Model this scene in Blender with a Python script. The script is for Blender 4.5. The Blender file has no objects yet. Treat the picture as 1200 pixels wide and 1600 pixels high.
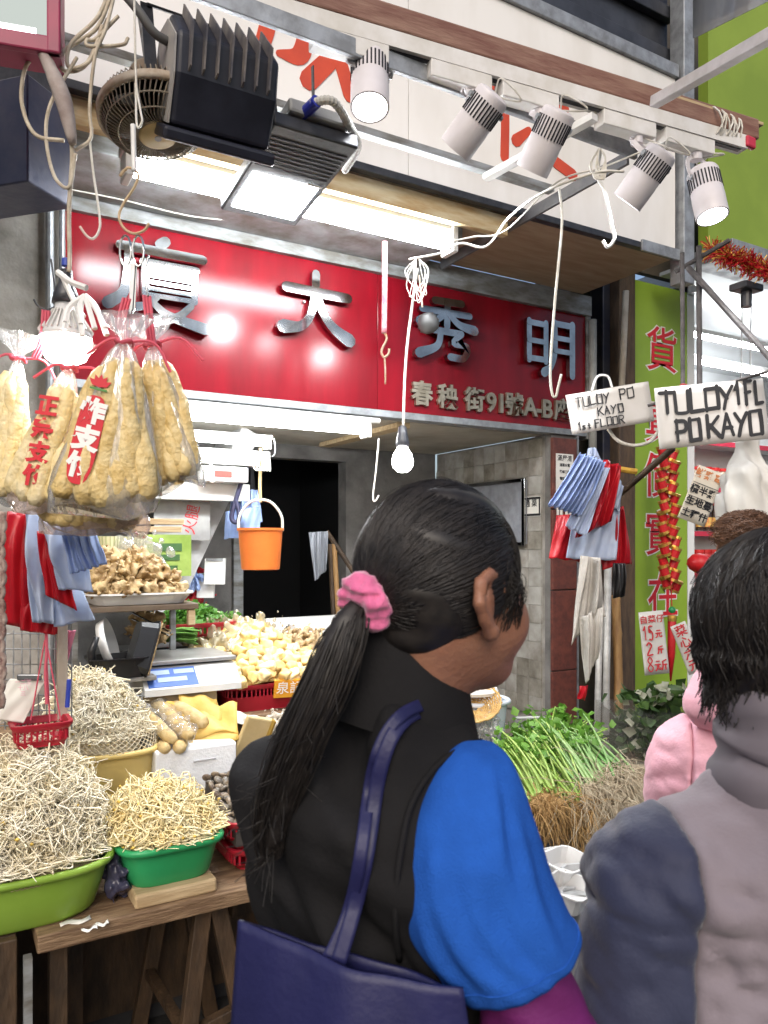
import bpy, bmesh, math, random
import numpy as np
from mathutils import Vector, Matrix
try:
    import openvdb as vdb
except ImportError:
    import pyopenvdb as vdb

random.seed(7)
rng = np.random.default_rng(7)
scene = bpy.context.scene
COL = scene.collection

# ---------------------------------------------------------------- camera
CAM_H = 1.5
YAW = math.radians(30.3)
SN, CS = math.sin(YAW), math.cos(YAW)
FPX, CXP, CYP = 1200.0, 600.0, 850.0
cam_d = bpy.data.cameras.new('camera')
cam = bpy.data.objects.new('camera', cam_d)
COL.objects.link(cam)
scene.camera = cam
cam.location = (0, 0, CAM_H)
cam.rotation_euler = (math.radians(90), 0, -YAW)
cam_d.sensor_fit = 'VERTICAL'
cam_d.sensor_height = 24.0
cam_d.lens = 24.0 * FPX / 1600.0
cam_d.shift_y = 50.0 / 1600.0
cam_d.clip_start = 0.02
cam_d.clip_end = 500
cam_d.dof.use_dof = True
cam_d.dof.focus_distance = 2.9
cam_d.dof.aperture_fstop = 6.5

# ---------------------------------------------------------------- world, sun, exposure
world = bpy.data.worlds.new('World')
scene.world = world
world.use_nodes = True
wn = world.node_tree
bg = wn.nodes['Background']
sky = wn.nodes.new('ShaderNodeTexSky')
sky.sky_type = 'NISHITA'
sky.sun_disc = False
SUN_EL, SUN_AZ = math.radians(38), math.radians(215)   # behind the camera, over the street
sky.sun_elevation = SUN_EL
sky.sun_rotation = SUN_AZ
sky.air_density = 1.0
sky.dust_density = 4.0
wn.links.new(sky.outputs[0], bg.inputs[0])
bg.inputs[1].default_value = 0.09
sun_d = bpy.data.lights.new('sun', 'SUN')
sun_d.energy = 0.7
sun_d.angle = math.radians(40)
sun_d.color = (1.0, 0.97, 0.93)
sun = bpy.data.objects.new('sun', sun_d)
COL.objects.link(sun)
_sd = Vector((math.sin(SUN_AZ) * math.cos(SUN_EL), math.cos(SUN_AZ) * math.cos(SUN_EL), math.sin(SUN_EL)))
sun.rotation_euler = (-_sd).to_track_quat('-Z', 'Y').to_euler()
sun.location = (-3, -5, 8)

vs = scene.view_settings
vs.view_transform = 'Standard'
vs.look = 'None'
vs.exposure = 0.82
vs.gamma = 1.0
vs.use_curve_mapping = False
cy = scene.cycles
cy.use_denoising = True
cy.max_bounces = 7
cy.diffuse_bounces = 3
cy.glossy_bounces = 3
cy.transmission_bounces = 4
cy.transparent_max_bounces = 14
cy.sample_clamp_indirect = 4.0
cy.caustics_reflective = False
cy.caustics_refractive = False

# ---------------------------------------------------------------- pixel -> world (photograph is 1200 x 1600)
def _dir(px, py):
    u, v = (px - CXP) / FPX, (CYP - py) / FPX
    return np.array([SN + u * CS, CS - u * SN, v])
ORG = np.array([0, 0, CAM_H])
def atY(px, py, Y):
    d = _dir(px, py); return ORG + d * (Y / d[1])
def atX(px, py, X):
    d = _dir(px, py); return ORG + d * (X / d[0])
def atZ(px, py, Z):
    d = _dir(px, py); return ORG + d * ((Z - CAM_H) / d[2])
def atD(px, py, D):
    return ORG + _dir(px, py) * D
RIGHT = np.array([CS, -SN, 0.0]); FWD = np.array([SN, CS, 0.0]); UP = np.array([0, 0, 1.0])
def nrm(v):
    v = np.asarray(v, float); return v / (np.linalg.norm(v) + 1e-12)

# ---------------------------------------------------------------- materials
MATS = {}
def M(name, col=(.5, .5, .5), rough=.5, metal=0.0, var=0.0, scale=8.0, col2=None, bump=0.0, bscale=None,
      spec=.5, trans=0.0, alpha=1.0, sheen=0.0, coat=0.0, sss=0.0, stretch=None, det=4.0, lo=.35, hi=.65, rvar=0.0, ior=1.45,
      tl=0.0):
    if name in MATS: return MATS[name]
    m = bpy.data.materials.new(name); m.use_nodes = True
    nt = m.node_tree; b = nt.nodes['Principled BSDF']
    c = (*col, 1)
    b.inputs['Base Color'].default_value = c
    b.inputs['Roughness'].default_value = rough
    b.inputs['Metallic'].default_value = metal
    b.inputs['Specular IOR Level'].default_value = spec
    b.inputs['IOR'].default_value = ior
    b.inputs['Transmission Weight'].default_value = trans
    b.inputs['Alpha'].default_value = alpha
    b.inputs['Sheen Weight'].default_value = sheen
    b.inputs['Coat Weight'].default_value = coat
    if sss:
        b.inputs['Subsurface Weight'].default_value = sss
        b.inputs['Subsurface Radius'].default_value = (.012, .006, .004)
    if var or col2 or bump or rvar:
        tc = nt.nodes.new('ShaderNodeTexCoord')
        oi = nt.nodes.new('ShaderNodeObjectInfo'); mu = nt.nodes.new('ShaderNodeMath'); mu.operation = 'MULTIPLY'; mu.inputs[1].default_value = 37.0
        nt.links.new(oi.outputs['Random'], mu.inputs[0]); va = nt.nodes.new('ShaderNodeVectorMath'); va.operation = 'ADD'
        nt.links.new(tc.outputs['Object'], va.inputs[0]); nt.links.new(mu.outputs[0], va.inputs[1]); src = va.outputs[0]
        if stretch:
            mp = nt.nodes.new('ShaderNodeMapping'); mp.inputs['Scale'].default_value = stretch
            nt.links.new(src, mp.inputs[0]); src = mp.outputs[0]
        n = nt.nodes.new('ShaderNodeTexNoise')
        n.inputs['Scale'].default_value = scale; n.inputs['Detail'].default_value = det; n.inputs['Roughness'].default_value = .6
        nt.links.new(src, n.inputs['Vector'])
        r = nt.nodes.new('ShaderNodeMapRange')
        r.inputs[1].default_value = lo; r.inputs[2].default_value = hi
        nt.links.new(n.outputs['Fac'], r.inputs[0])
        if col2 is None:
            col2 = tuple(max(0, x * (1 - var)) for x in col)
        mx = nt.nodes.new('ShaderNodeMix'); mx.data_type = 'RGBA'
        mx.inputs[6].default_value = c; mx.inputs[7].default_value = (*col2, 1)
        nt.links.new(r.outputs[0], mx.inputs[0]); nt.links.new(mx.outputs[2], b.inputs['Base Color'])
        if rvar:
            mr = nt.nodes.new('ShaderNodeMapRange'); mr.inputs[3].default_value = rough; mr.inputs[4].default_value = min(1, rough + rvar)
            nt.links.new(n.outputs['Fac'], mr.inputs[0]); nt.links.new(mr.outputs[0], b.inputs['Roughness'])
        if bump:
            n2 = nt.nodes.new('ShaderNodeTexNoise'); n2.inputs['Scale'].default_value = bscale or scale * 3
            n2.inputs['Detail'].default_value = 5
            nt.links.new(src, n2.inputs['Vector'])
            bp = nt.nodes.new('ShaderNodeBump'); bp.inputs['Strength'].default_value = bump; bp.inputs['Distance'].default_value = .01
            nt.links.new(n2.outputs['Fac'], bp.inputs['Height']); nt.links.new(bp.outputs[0], b.inputs['Normal'])
    if tl:   # thin translucent film or leaf
        out = nt.nodes['Material Output']
        t = nt.nodes.new('ShaderNodeBsdfTranslucent')
        lnk = b.inputs['Base Color'].links
        if lnk: nt.links.new(lnk[0].from_socket, t.inputs[0])
        else: t.inputs[0].default_value = c
        ms = nt.nodes.new('ShaderNodeMixShader'); ms.inputs[0].default_value = tl
        nt.links.new(b.outputs[0], ms.inputs[1]); nt.links.new(t.outputs[0], ms.inputs[2]); nt.links.new(ms.outputs[0], out.inputs[0])
    MATS[name] = m
    return m
def emit(name, col, s):
    if name in MATS: return MATS[name]
    m = bpy.data.materials.new(name); m.use_nodes = True
    nt = m.node_tree; nt.nodes.clear()
    o = nt.nodes.new('ShaderNodeOutputMaterial'); e = nt.nodes.new('ShaderNodeEmission')
    e.inputs[0].default_value = (*col, 1); e.inputs[1].default_value = s
    nt.links.new(e.outputs[0], o.inputs[0]); MATS[name] = m
    return m
def film(name, tint=(1, 1, 1), gloss=.12, haze=.1, rough=.08, bump=.3, bscale=25.0, hazecol=(.9, .9, .88)):
    """thin clear plastic: mostly see-through, milky and glossy in creases"""
    if name in MATS: return MATS[name]
    m = bpy.data.materials.new(name); m.use_nodes = True
    nt = m.node_tree; nt.nodes.clear()
    o = nt.nodes.new('ShaderNodeOutputMaterial')
    t = nt.nodes.new('ShaderNodeBsdfTransparent'); t.inputs[0].default_value = (*tint, 1)
    d = nt.nodes.new('ShaderNodeBsdfTranslucent'); d.inputs[0].default_value = (*hazecol, 1)
    d2 = nt.nodes.new('ShaderNodeBsdfDiffuse'); d2.inputs[0].default_value = (*hazecol, 1)
    dd = nt.nodes.new('ShaderNodeMixShader'); nt.links.new(d.outputs[0], dd.inputs[1]); nt.links.new(d2.outputs[0], dd.inputs[2])
    g = nt.nodes.new('ShaderNodeBsdfGlossy'); g.inputs['Roughness'].default_value = rough
    tc = nt.nodes.new('ShaderNodeTexCoord')
    mp = nt.nodes.new('ShaderNodeMapping'); mp.inputs['Scale'].default_value = (1, 1, .25)
    nt.links.new(tc.outputs['Object'], mp.inputs[0])
    n = nt.nodes.new('ShaderNodeTexNoise'); n.inputs['Scale'].default_value = bscale; n.inputs['Detail'].default_value = 3
    nt.links.new(mp.outputs[0], n.inputs['Vector'])
    bp = nt.nodes.new('ShaderNodeBump'); bp.inputs['Strength'].default_value = bump; bp.inputs['Distance'].default_value = .02
    nt.links.new(n.outputs['Fac'], bp.inputs['Height']); nt.links.new(bp.outputs[0], g.inputs['Normal'])
    m1 = nt.nodes.new('ShaderNodeMixShader'); m1.inputs[0].default_value = haze
    nt.links.new(t.outputs[0], m1.inputs[1]); nt.links.new(dd.outputs[0], m1.inputs[2])
    lw = nt.nodes.new('ShaderNodeLayerWeight'); lw.inputs[0].default_value = .25
    ma = nt.nodes.new('ShaderNodeMath'); ma.operation = 'MULTIPLY_ADD'; ma.inputs[1].default_value = .5; ma.inputs[2].default_value = gloss
    nt.links.new(lw.outputs['Facing'], ma.inputs[0])
    m2 = nt.nodes.new('ShaderNodeMixShader'); nt.links.new(ma.outputs[0], m2.inputs[0])
    nt.links.new(m1.outputs[0], m2.inputs[1]); nt.links.new(g.outputs[0], m2.inputs[2])
    nt.links.new(m2.outputs[0], o.inputs[0]); MATS[name] = m
    return m

# ---------------------------------------------------------------- objects
def wloc(o):
    v = np.zeros(3)
    while o is not None:
        v += np.array(o.location); o = o.parent
    return v
def tag(o, label=None, cat=None, group=None, kind=None):
    if label: o['label'] = label
    if cat: o['category'] = cat
    if group: o['group'] = group
    if kind: o['kind'] = kind
    return o
def thing(name, label, cat, loc=(0, 0, 0), group=None):
    o = bpy.data.objects.new(name, None); COL.objects.link(o); o.location = tuple(float(x) for x in loc)
    o.empty_display_size = .05
    return tag(o, label, cat, group)
def mesh_obj(name, V, Fc, mat, parent=None, smooth=False, local=False, kind=None):
    V = np.asarray(V, float).reshape(-1, 3)
    me = bpy.data.meshes.new(name)
    if parent is not None:
        off = np.zeros(3) if local else wloc(parent)
        loc = (0, 0, 0)
    else:
        off = np.zeros(3) if local else np.array([(V[:, 0].min() + V[:, 0].max()) / 2, (V[:, 1].min() + V[:, 1].max()) / 2, V[:, 2].min()])
        loc = tuple(off)
    V = V - off
    if isinstance(Fc, np.ndarray):
        n, k = Fc.shape
        me.vertices.add(len(V)); me.vertices.foreach_set('co', V.ravel().astype(np.float32))
        me.loops.add(n * k); me.loops.foreach_set('vertex_index', Fc.ravel().astype(np.int32))
        me.polygons.add(n)
        me.polygons.foreach_set('loop_start', np.arange(0, n * k, k, dtype=np.int32))
        me.polygons.foreach_set('loop_total', np.full(n, k, dtype=np.int32))
        me.update(calc_edges=True); me.validate()
    else:
        me.from_pydata([tuple(v) for v in V], [], Fc); me.validate(); me.update()
    if smooth:
        me.polygons.foreach_set('use_smooth', np.ones(len(me.polygons), bool))
    if mat: me.materials.append(mat)
    o = bpy.data.objects.new(name, me); COL.objects.link(o); o.location = loc
    if parent is not None: o.parent = parent
    if kind: o['kind'] = kind
    return o
def copy_tree(o, parent=None):
    c = o.copy(); COL.objects.link(c); c.parent = parent
    for ch in list(o.children): copy_tree(ch, c)
    return c

def frame_of(d):
    d = nrm(d); a = np.array([0, 0, 1.0]) if abs(d[2]) < .9 else np.array([1.0, 0, 0])
    s = nrm(np.cross(d, a)); return s, np.cross(s, d)
def smooth_path(pts, n=8):
    """Catmull-Rom through the points"""
    P = np.asarray(pts, float); out = []
    Q = np.vstack([2 * P[0] - P[1], P, 2 * P[-1] - P[-2]])
    for i in range(len(P) - 1):
        p0, p1, p2, p3 = Q[i:i + 4]
        for t in np.linspace(0, 1, n, endpoint=False):
            out.append(.5 * (2 * p1 + (p2 - p0) * t + (2 * p0 - 5 * p1 + 4 * p2 - p3) * t * t + (3 * p1 - p0 - 3 * p2 + p3) * t ** 3))
    out.append(P[-1]); return np.array(out)

class MB:
    def __init__(s): s.v = []; s.f = []
    def add(s, V, F):
        o = len(s.v); s.v += [tuple(map(float, x)) for x in V]; s.f += [tuple(int(i) + o for i in f) for f in F]; return s
    def box(s, c, d, ax=None, bev=0.0):
        c = np.asarray(c, float); h = np.asarray(d, float) / 2
        A = np.eye(3) if ax is None else np.array([nrm(a) for a in ax])
        if bev <= 0:
            V = [c + A.T @ (h * np.array(q)) for q in [(-1,-1,-1),(1,-1,-1),(1,1,-1),(-1,1,-1),(-1,-1,1),(1,-1,1),(1,1,1),(-1,1,1)]]
            return s.add(V, [(0,3,2,1),(4,5,6,7),(0,1,5,4),(1,2,6,5),(2,3,7,6),(3,0,4,7)])
        b = min(bev, min(h) * .95); bm = bmesh.new()
        bmesh.ops.create_cube(bm, size=1)
        for v in bm.verts: v.co = Vector((v.co.x * 2 * h[0], v.co.y * 2 * h[1], v.co.z * 2 * h[2]))
        bmesh.ops.bevel(bm, geom=list(bm.edges), offset=b, segments=2, affect='EDGES', profile=.5)
        bm.verts.index_update()
        V = [c + A.T @ np.array(v.co) for v in bm.verts]; F = [[v.index for v in f.verts] for f in bm.faces]; bm.free()
        return s.add(V, F)
    def bx(s, x0, x1, y0, y1, z0, z1, bev=0.0):
        return s.box(((x0+x1)/2, (y0+y1)/2, (z0+z1)/2), (abs(x1-x0), abs(y1-y0), abs(z1-z0)), None, bev)
    def beam(s, a, b, w, h, up=(0, 0, 1), bev=0.0):
        a = np.asarray(a, float); b = np.asarray(b, float); d = nrm(b - a); sd = nrm(np.cross(d, up)); u2 = np.cross(sd, d)
        return s.box((a + b) / 2, (np.linalg.norm(b - a), w, h), (d, sd, u2), bev)
    def tube(s, path, r, n=8, cap=True, closed=False):
        P = np.asarray(path, float); k = len(P); R = np.full(k, r) if np.isscalar(r) else np.asarray(r, float)
        T = np.gradient(P, axis=0) if not closed else np.roll(P, -1, 0) - np.roll(P, 1, 0)
        sd, up = frame_of(T[0]); V = []; F = []
        for i in range(k):
            t = nrm(T[i]); sd = nrm(sd - t * np.dot(sd, t)); up = np.cross(sd, t)
            for j in range(n):
                a = 2 * math.pi * j / n; V.append(P[i] + R[i] * (math.cos(a) * sd + math.sin(a) * up))
        for i in range(k if closed else k - 1):
            i2 = (i + 1) % k
            for j in range(n):
                j2 = (j + 1) % n; F.append((i*n+j, i*n+j2, i2*n+j2, i2*n+j))
        if cap and not closed: F.append(tuple(range(n-1, -1, -1))); F.append(tuple((k-1)*n + j for j in range(n)))
        return s.add(V, F)
    def rod(s, a, b, r, n=8, r2=None):
        return s.tube([a, b], [r, r if r2 is None else r2], n)
    def lathe(s, c, prof, n=24, axis=(0, 0, 1), sx=1.0, closed=False):
        ax = nrm(axis); e1, e2 = frame_of(ax); c = np.asarray(c, float); V = []; F = []
        for (r, z) in prof:
            for j in range(n):
                a = 2*math.pi*j/n; V.append(c + ax*z + r*(math.cos(a)*e1*sx + math.sin(a)*e2))
        k = len(prof)
        for i in range(k-1):
            for j in range(n):
                j2 = (j+1) % n; F.append((i*n+j, i*n+j2, (i+1)*n+j2, (i+1)*n+j))
        if prof[0][0] > 1e-6: F.append(tuple(range(n-1, -1, -1)))
        if prof[-1][0] > 1e-6: F.append(tuple((k-1)*n+j for j in range(n)))
        return s.add(V, F)
    def loft(s, rings, cap=True, closed=True):
        R = [np.asarray(r, float) for r in rings]; n = len(R[0]); V = np.vstack(R); F = []
        for i in range(len(R)-1):
            for j in range(n if closed else n-1):
                j2 = (j+1) % n; F.append((i*n+j, i*n+j2, (i+1)*n+j2, (i+1)*n+j))
        if cap and closed: F.append(tuple(range(n-1, -1, -1))); F.append(tuple((len(R)-1)*n+j for j in range(n)))
        return s.add(V, F)
    def prism(s, poly, o, ex, ey, ez, d0, d1):
        """polygon in the (ex, ey) plane at o, from d0 to d1 along ez"""
        n = len(poly); o = np.asarray(o, float); V = []
        for d in (d0, d1):
            for (x, y) in poly: V.append(o + np.asarray(ex)*x + np.asarray(ey)*y + np.asarray(ez)*d)
        F = [tuple(range(n-1, -1, -1)), tuple(range(n, 2*n))] + [(i, (i+1) % n, n+(i+1) % n, n+i) for i in range(n)]
        return s.add(V, F)
    def brush(s, pts, w, o, ex, ey, ez, d0, d1, n=5):
        """a thick pen stroke with round ends: quads, extruded"""
        pts = np.asarray(pts, float); k0 = len(pts)
        w = np.full(k0, w) if np.isscalar(w) else np.asarray(w, float)
        P = smooth_path(np.column_stack([pts, w]), n) if k0 > 2 else np.column_stack([pts, w])
        T = np.gradient(P[:, :2], axis=0); T /= np.linalg.norm(T, axis=1)[:, None] + 1e-9
        N = np.column_stack([-T[:, 1], T[:, 0]]); W = P[:, 2] / 2
        L = P[:, :2] + N * W[:, None]; Rr = P[:, :2] - N * W[:, None]
        c0 = [P[0, :2] + (math.cos(a)*N[0] - math.sin(a)*T[0]) * W[0] for a in np.linspace(0, math.pi, 5)[1:-1]]
        c1 = [P[-1, :2] + (-math.cos(a)*N[-1] + math.sin(a)*T[-1]) * W[-1] for a in np.linspace(0, math.pi, 5)[1:-1]]
        poly = list(L[::-1]) + c0 + list(Rr) + c1
        return s.prism(poly, o, ex, ey, ez, d0, d1)
    def sheet(s, G):
        """grid of points [n][m]"""
        G = np.asarray(G, float); n, m = G.shape[:2]
        return s.add(G.reshape(-1, 3), [(i*m+j, i*m+j+1, (i+1)*m+j+1, (i+1)*m+j) for i in range(n-1) for j in range(m-1)])
    def build(s, name, mat, parent=None, smooth=False, local=False, kind=None):
        return mesh_obj(name, s.v, s.f, mat, parent, smooth, local, kind)

def auto_smooth(o, deg=40):
    me = o.data
    me.polygons.foreach_set('use_smooth', np.ones(len(me.polygons), bool))
    try: me.set_sharp_from_angle(angle=math.radians(deg))
    except Exception: pass
    return o

def strands(name, P, R, mat, parent=None, sides=3, kind=None):
    """many thin tubes at once. P [n,k,3], R [n,k] or [n]"""
    P = np.asarray(P, float); n, k = P.shape[:2]
    R = np.asarray(R, float)
    if R.ndim == 1: R = np.repeat(R[:, None], k, 1)
    T = np.gradient(P, axis=1); T /= np.linalg.norm(T, axis=2, keepdims=True) + 1e-9
    ref = np.zeros_like(T); ref[..., 2] = 1
    sw = np.abs(T[:, :, 2]).mean(1) > .85
    ref[sw] = (1, 0, 0)
    S = np.cross(T, ref); S /= np.linalg.norm(S, axis=2, keepdims=True) + 1e-9
    U = np.cross(S, T)
    V = np.stack([P + R[..., None] * (math.cos(2*math.pi*j/sides) * S + math.sin(2*math.pi*j/sides) * U) for j in range(sides)], 2)
    idx = np.arange(n*k*sides).reshape(n, k, sides)
    nx = np.roll(idx, -1, 2)
    F = np.stack([idx[:, :-1], nx[:, :-1], nx[:, 1:], idx[:, 1:]], -1).reshape(-1, 4)
    return mesh_obj(name, V.reshape(-1, 3), F, mat, parent, True, kind=kind)

def text_verts(body, size, extrude=.002, offset=0.0, align='CENTER', spacing=1.0, res=3):
    c = bpy.data.curves.new('lettering', 'FONT'); c.body = body; c.size = size; c.extrude = extrude; c.offset = offset
    c.align_x = align; c.align_y = 'CENTER'; c.space_character = spacing; c.resolution_u = res
    o = bpy.data.objects.new('lettering', c); COL.objects.link(o)
    me = bpy.data.meshes.new_from_object(o.evaluated_get(bpy.context.evaluated_depsgraph_get()))
    V = np.array([v.co[:] for v in me.vertices]).reshape(-1, 3); F = [tuple(p.vertices) for p in me.polygons]
    bpy.data.objects.remove(o); bpy.data.curves.remove(c); bpy.data.meshes.remove(me)
    return V, F
def text_obj(name, body, size, o, ex, ey, mat, parent, extrude=.0015, offset=0.0, lift=.003, **k):
    V, F = text_verts(body, size, extrude, offset, **k)
    ex = nrm(ex); ey = nrm(ey); ez = np.cross(ex, ey)
    W = np.asarray(o) + V[:, :1]*ex + V[:, 1:2]*ey + (V[:, 2:3] + lift)*ez
    return mesh_obj(name, W, F, mat, parent)

# pen-written capitals, unit box
PEN = {'T': [[(0,1),(1,.98)], [(.5,1),(.48,0)]], 'U': [[(0,1),(.03,.3),(.05,.05),(.5,.0),(.95,.05),(.97,.3),(1,1)]],
 'L': [[(.05,1),(.02,.02)], [(0,.02),(.95,.05)]], 'O': [[(.1,1),(.06,.5),(.08,0)], [(.06,0),(.95,.03)], [(.95,0),(.97,.5),(.93,1)], [(.95,1),(.05,.97)]],
 'Y': [[(0,1),(.5,.5)], [(1,1),(.5,.5),(.25,0)]], 'P': [[(.05,1),(.05,0)], [(.05,1),(.8,.98),(.98,.78),(.8,.52),(.05,.48)]],
 'K': [[(.05,1),(.05,0)], [(.95,1),(.08,.45)], [(.25,.55),(1,0)]], 'A': [[(.5,1),(0,0)], [(.5,1),(.95,0)], [(.2,.38),(.82,.38)]],
 '1': [[(.1,.75),(.5,1)], [(.5,1),(.5,0)]], 'F': [[(.1,1),(.08,0)], [(.1,1),(.95,1)], [(.1,.52),(.8,.54)]],
 's': [[(.8,.5),(.3,.55),(.25,.35),(.75,.2),(.6,.0),(.15,.05)]], 't': [[(.5,.8),(.5,.05),(.8,.05)], [(.2,.5),(.85,.5)]],
 'R': [[(.05,1),(.05,0)], [(.05,1),(.8,.98),(.95,.78),(.75,.55),(.05,.5)], [(.4,.5),(1,0)]],
 '5': [[(.9,1),(.2,1),(.15,.55),(.7,.6),(.9,.3),(.65,.0),(.1,.05)]], '2': [[(.1,.8),(.5,1),(.9,.75),(.5,.4),(.1,.0),(.95,.03)]],
 '8': [[(.5,.52),(.15,.75),(.5,1),(.85,.75),(.5,.52),(.1,.25),(.5,0),(.9,.25),(.5,.52)]],
 '元': [[(.2,.95),(.8,.95)], [(0,.6),(1,.6)], [(.4,.6),(.3,.2),(.0,0)], [(.65,.6),(.65,.1),(1,.05),(1,.2)]],
 '斤': [[(.9,1),(.2,.85)], [(.2,.85),(.2,.4),(0,0)], [(.2,.55),(1,.55)], [(.7,.55),(.7,0)]]}
def pen_text(name, rows, o, ex, ey, mat, parent, w, lift=.002):
    """rows: (text, x0, y0, x1, height, slant) in metres on the sheet"""
    mb = MB(); ez = np.cross(ex, ey); k = 0
    for (txt, x0, y0, x1, h, gap) in rows:
        n = len(txt); adv = (x1 - x0) / n
        for i, ch in enumerate(txt):
            for st in PEN.get(ch, []):
                jx, jy = random.uniform(-.04, .04), random.uniform(-.05, .05)
                pts = [(x0 + adv*(i + (a+jx)*(1-gap)), y0 + (b+jy)*h) for a, b in st]
                mb.brush(pts, w * random.uniform(.8, 1.15), o, ex, ey, ez, lift, lift + .0006 + .00012 * (k % 9), 3); k += 1
    return mb.build(name, mat, parent)

# ---------------------------------------------------------------- implicit surfaces
class SDF:
    def __init__(s, lo, hi, vox, band=.06):
        s.lo = np.asarray(lo, float); s.vox = vox; s.n = np.ceil((np.asarray(hi) - s.lo) / vox).astype(int) + 1
        s.g = np.full(tuple(s.n), band, np.float32); s.band = band
    def _sub(s, mn, mx, pad):
        a = np.clip(np.floor((np.asarray(mn) - pad - s.lo) / s.vox).astype(int), 0, s.n); b = np.clip(np.ceil((np.asarray(mx) + pad - s.lo) / s.vox).astype(int) + 1, 0, s.n)
        if np.any(b <= a): return None, None
        ax = [(s.lo[i] + s.vox * np.arange(a[i], b[i])).astype(np.float32) for i in range(3)]
        X, Y, Z = np.meshgrid(*ax, indexing='ij', sparse=True)
        return tuple(slice(a[i], b[i]) for i in range(3)), (X, Y, Z)
    def _join(s, sl, d, k, op):
        g = s.g[sl]
        if op == 'sub':
            d = -d; h = np.clip(.5 - .5*(d - g)/k, 0, 1) if k > 0 else None
            s.g[sl] = (g + (d - g)*(1-h) + k*h*(1-h)) if k > 0 else np.maximum(g, d); return
        if k > 0:
            h = np.clip(.5 + .5*(g - d)/k, 0, 1); s.g[sl] = g + (d - g)*h - k*h*(1-h)
        else: s.g[sl] = np.minimum(g, d)
    def ell(s, c, r, ax=None, k=.02, op='add'):
        c = np.asarray(c, float); r = np.asarray(r, float); m = r.max()
        sl, P = s._sub(c - m, c + m, s.band)
        if sl is None: return s
        D = [P[i] - c[i] for i in range(3)]
        if ax is not None:
            A = [nrm(a) for a in ax]; D = [D[0]*A[i][0] + D[1]*A[i][1] + D[2]*A[i][2] for i in range(3)]
        q = [D[i] / r[i] for i in range(3)]
        k0 = np.sqrt(q[0]**2 + q[1]**2 + q[2]**2); k1 = np.sqrt((q[0]/r[0])**2 + (q[1]/r[1])**2 + (q[2]/r[2])**2) + 1e-6
        s._join(sl, k0*(k0-1)/k1, k, op); return s
    def cone(s, a, b, ra, rb, k=.02, op='add', flat=None):
        """tapered capsule; flat=(axis, factor) squeezes across an axis"""
        a = np.asarray(a, float); b = np.asarray(b, float); m = max(ra, rb) * (max(1, 1/flat[1]) if flat else 1)
        sl, P = s._sub(np.minimum(a, b) - m, np.maximum(a, b) + m, s.band)
        if sl is None: return s
        ab = b - a; L2 = float(ab @ ab) + 1e-9
        D = [P[i] - a[i] for i in range(3)]
        t = np.clip((D[0]*ab[0] + D[1]*ab[1] + D[2]*ab[2]) / L2, 0, 1)
        E = [D[i] - t*ab[i] for i in range(3)]
        if flat:
            f = nrm(flat[0]); q = (E[0]*f[0] + E[1]*f[1] + E[2]*f[2]) * (1/flat[1] - 1)
            E = [E[i] + q*f[i] for i in range(3)]
        d = np.sqrt(E[0]**2 + E[1]**2 + E[2]**2) - (ra + t*(rb - ra))
        if flat: d = d * flat[1] if flat[1] < 1 else d
        s._join(sl, d, k, op); return s
    def chain(s, pts, rad, k=.02, **kw):
        for i in range(len(pts)-1): s.cone(pts[i], pts[i+1], rad[i], rad[i+1], k, **kw)
        return s
    def cut(s, p, n, k=.0):
        """keep the side n points away from"""
        p = np.asarray(p, float); n = nrm(n)
        ax = [(s.lo[i] + s.vox * np.arange(s.n[i])).astype(np.float32) for i in range(3)]
        X, Y, Z = np.meshgrid(*ax, indexing='ij', sparse=True)
        d = (X-p[0])*n[0] + (Y-p[1])*n[1] + (Z-p[2])*n[2]
        s.g = np.maximum(s.g, d.astype(np.float32)); return s
    def rough(s, fn):
        ax = [(s.lo[i] + s.vox * np.arange(s.n[i])).astype(np.float32) for i in range(3)]
        X, Y, Z = np.meshgrid(*ax, indexing='ij', sparse=True)
        s.g = s.g + fn(X, Y, Z).astype(np.float32); return s
    def build(s, name, mat, parent=None, smooth=True, xf=None, kind=None):
        s.g[0], s.g[-1], s.g[:, 0], s.g[:, -1], s.g[:, :, 0], s.g[:, :, -1] = (np.maximum(q, s.vox*.5) for q in (s.g[0], s.g[-1], s.g[:, 0], s.g[:, -1], s.g[:, :, 0], s.g[:, :, -1]))
        gr = vdb.FloatGrid(float(s.band)); gr.copyFromArray(np.ascontiguousarray(s.g, dtype=np.float32))
        V, T, Q = gr.convertToPolygons(isovalue=0.0, adaptivity=0.0)
        V = s.lo + V * s.vox
        if xf is not None: V = xf(V)
        F = [tuple(map(int, t[::-1])) for t in T] + [tuple(map(int, q[::-1])) for q in Q] if len(T) else Q[:, ::-1].astype(np.int32)
        return mesh_obj(name, V, F, mat, parent, smooth, kind=kind)
def waves(seed, n, lam, amp, dirs=None):
    r = np.random.default_rng(seed); W = []
    for i in range(n):
        d = nrm(r.normal(size=3)) if dirs is None else nrm(np.asarray(dirs[i % len(dirs)]) + r.normal(size=3)*.25)
        l = lam * r.uniform(.6, 1.6); W.append((d*2*math.pi/l, r.uniform(0, 6.28), amp*r.uniform(.5, 1)))
    def fn(X, Y, Z):
        o = 0
        for d, p, a in W: o = o + a*np.sin(d[0]*X + d[1]*Y + d[2]*Z + p + .8*np.sin(.6*d[1]*X - .5*d[0]*Y + .4*d[2]*Z + 2*p))
        return o
    return fn

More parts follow.
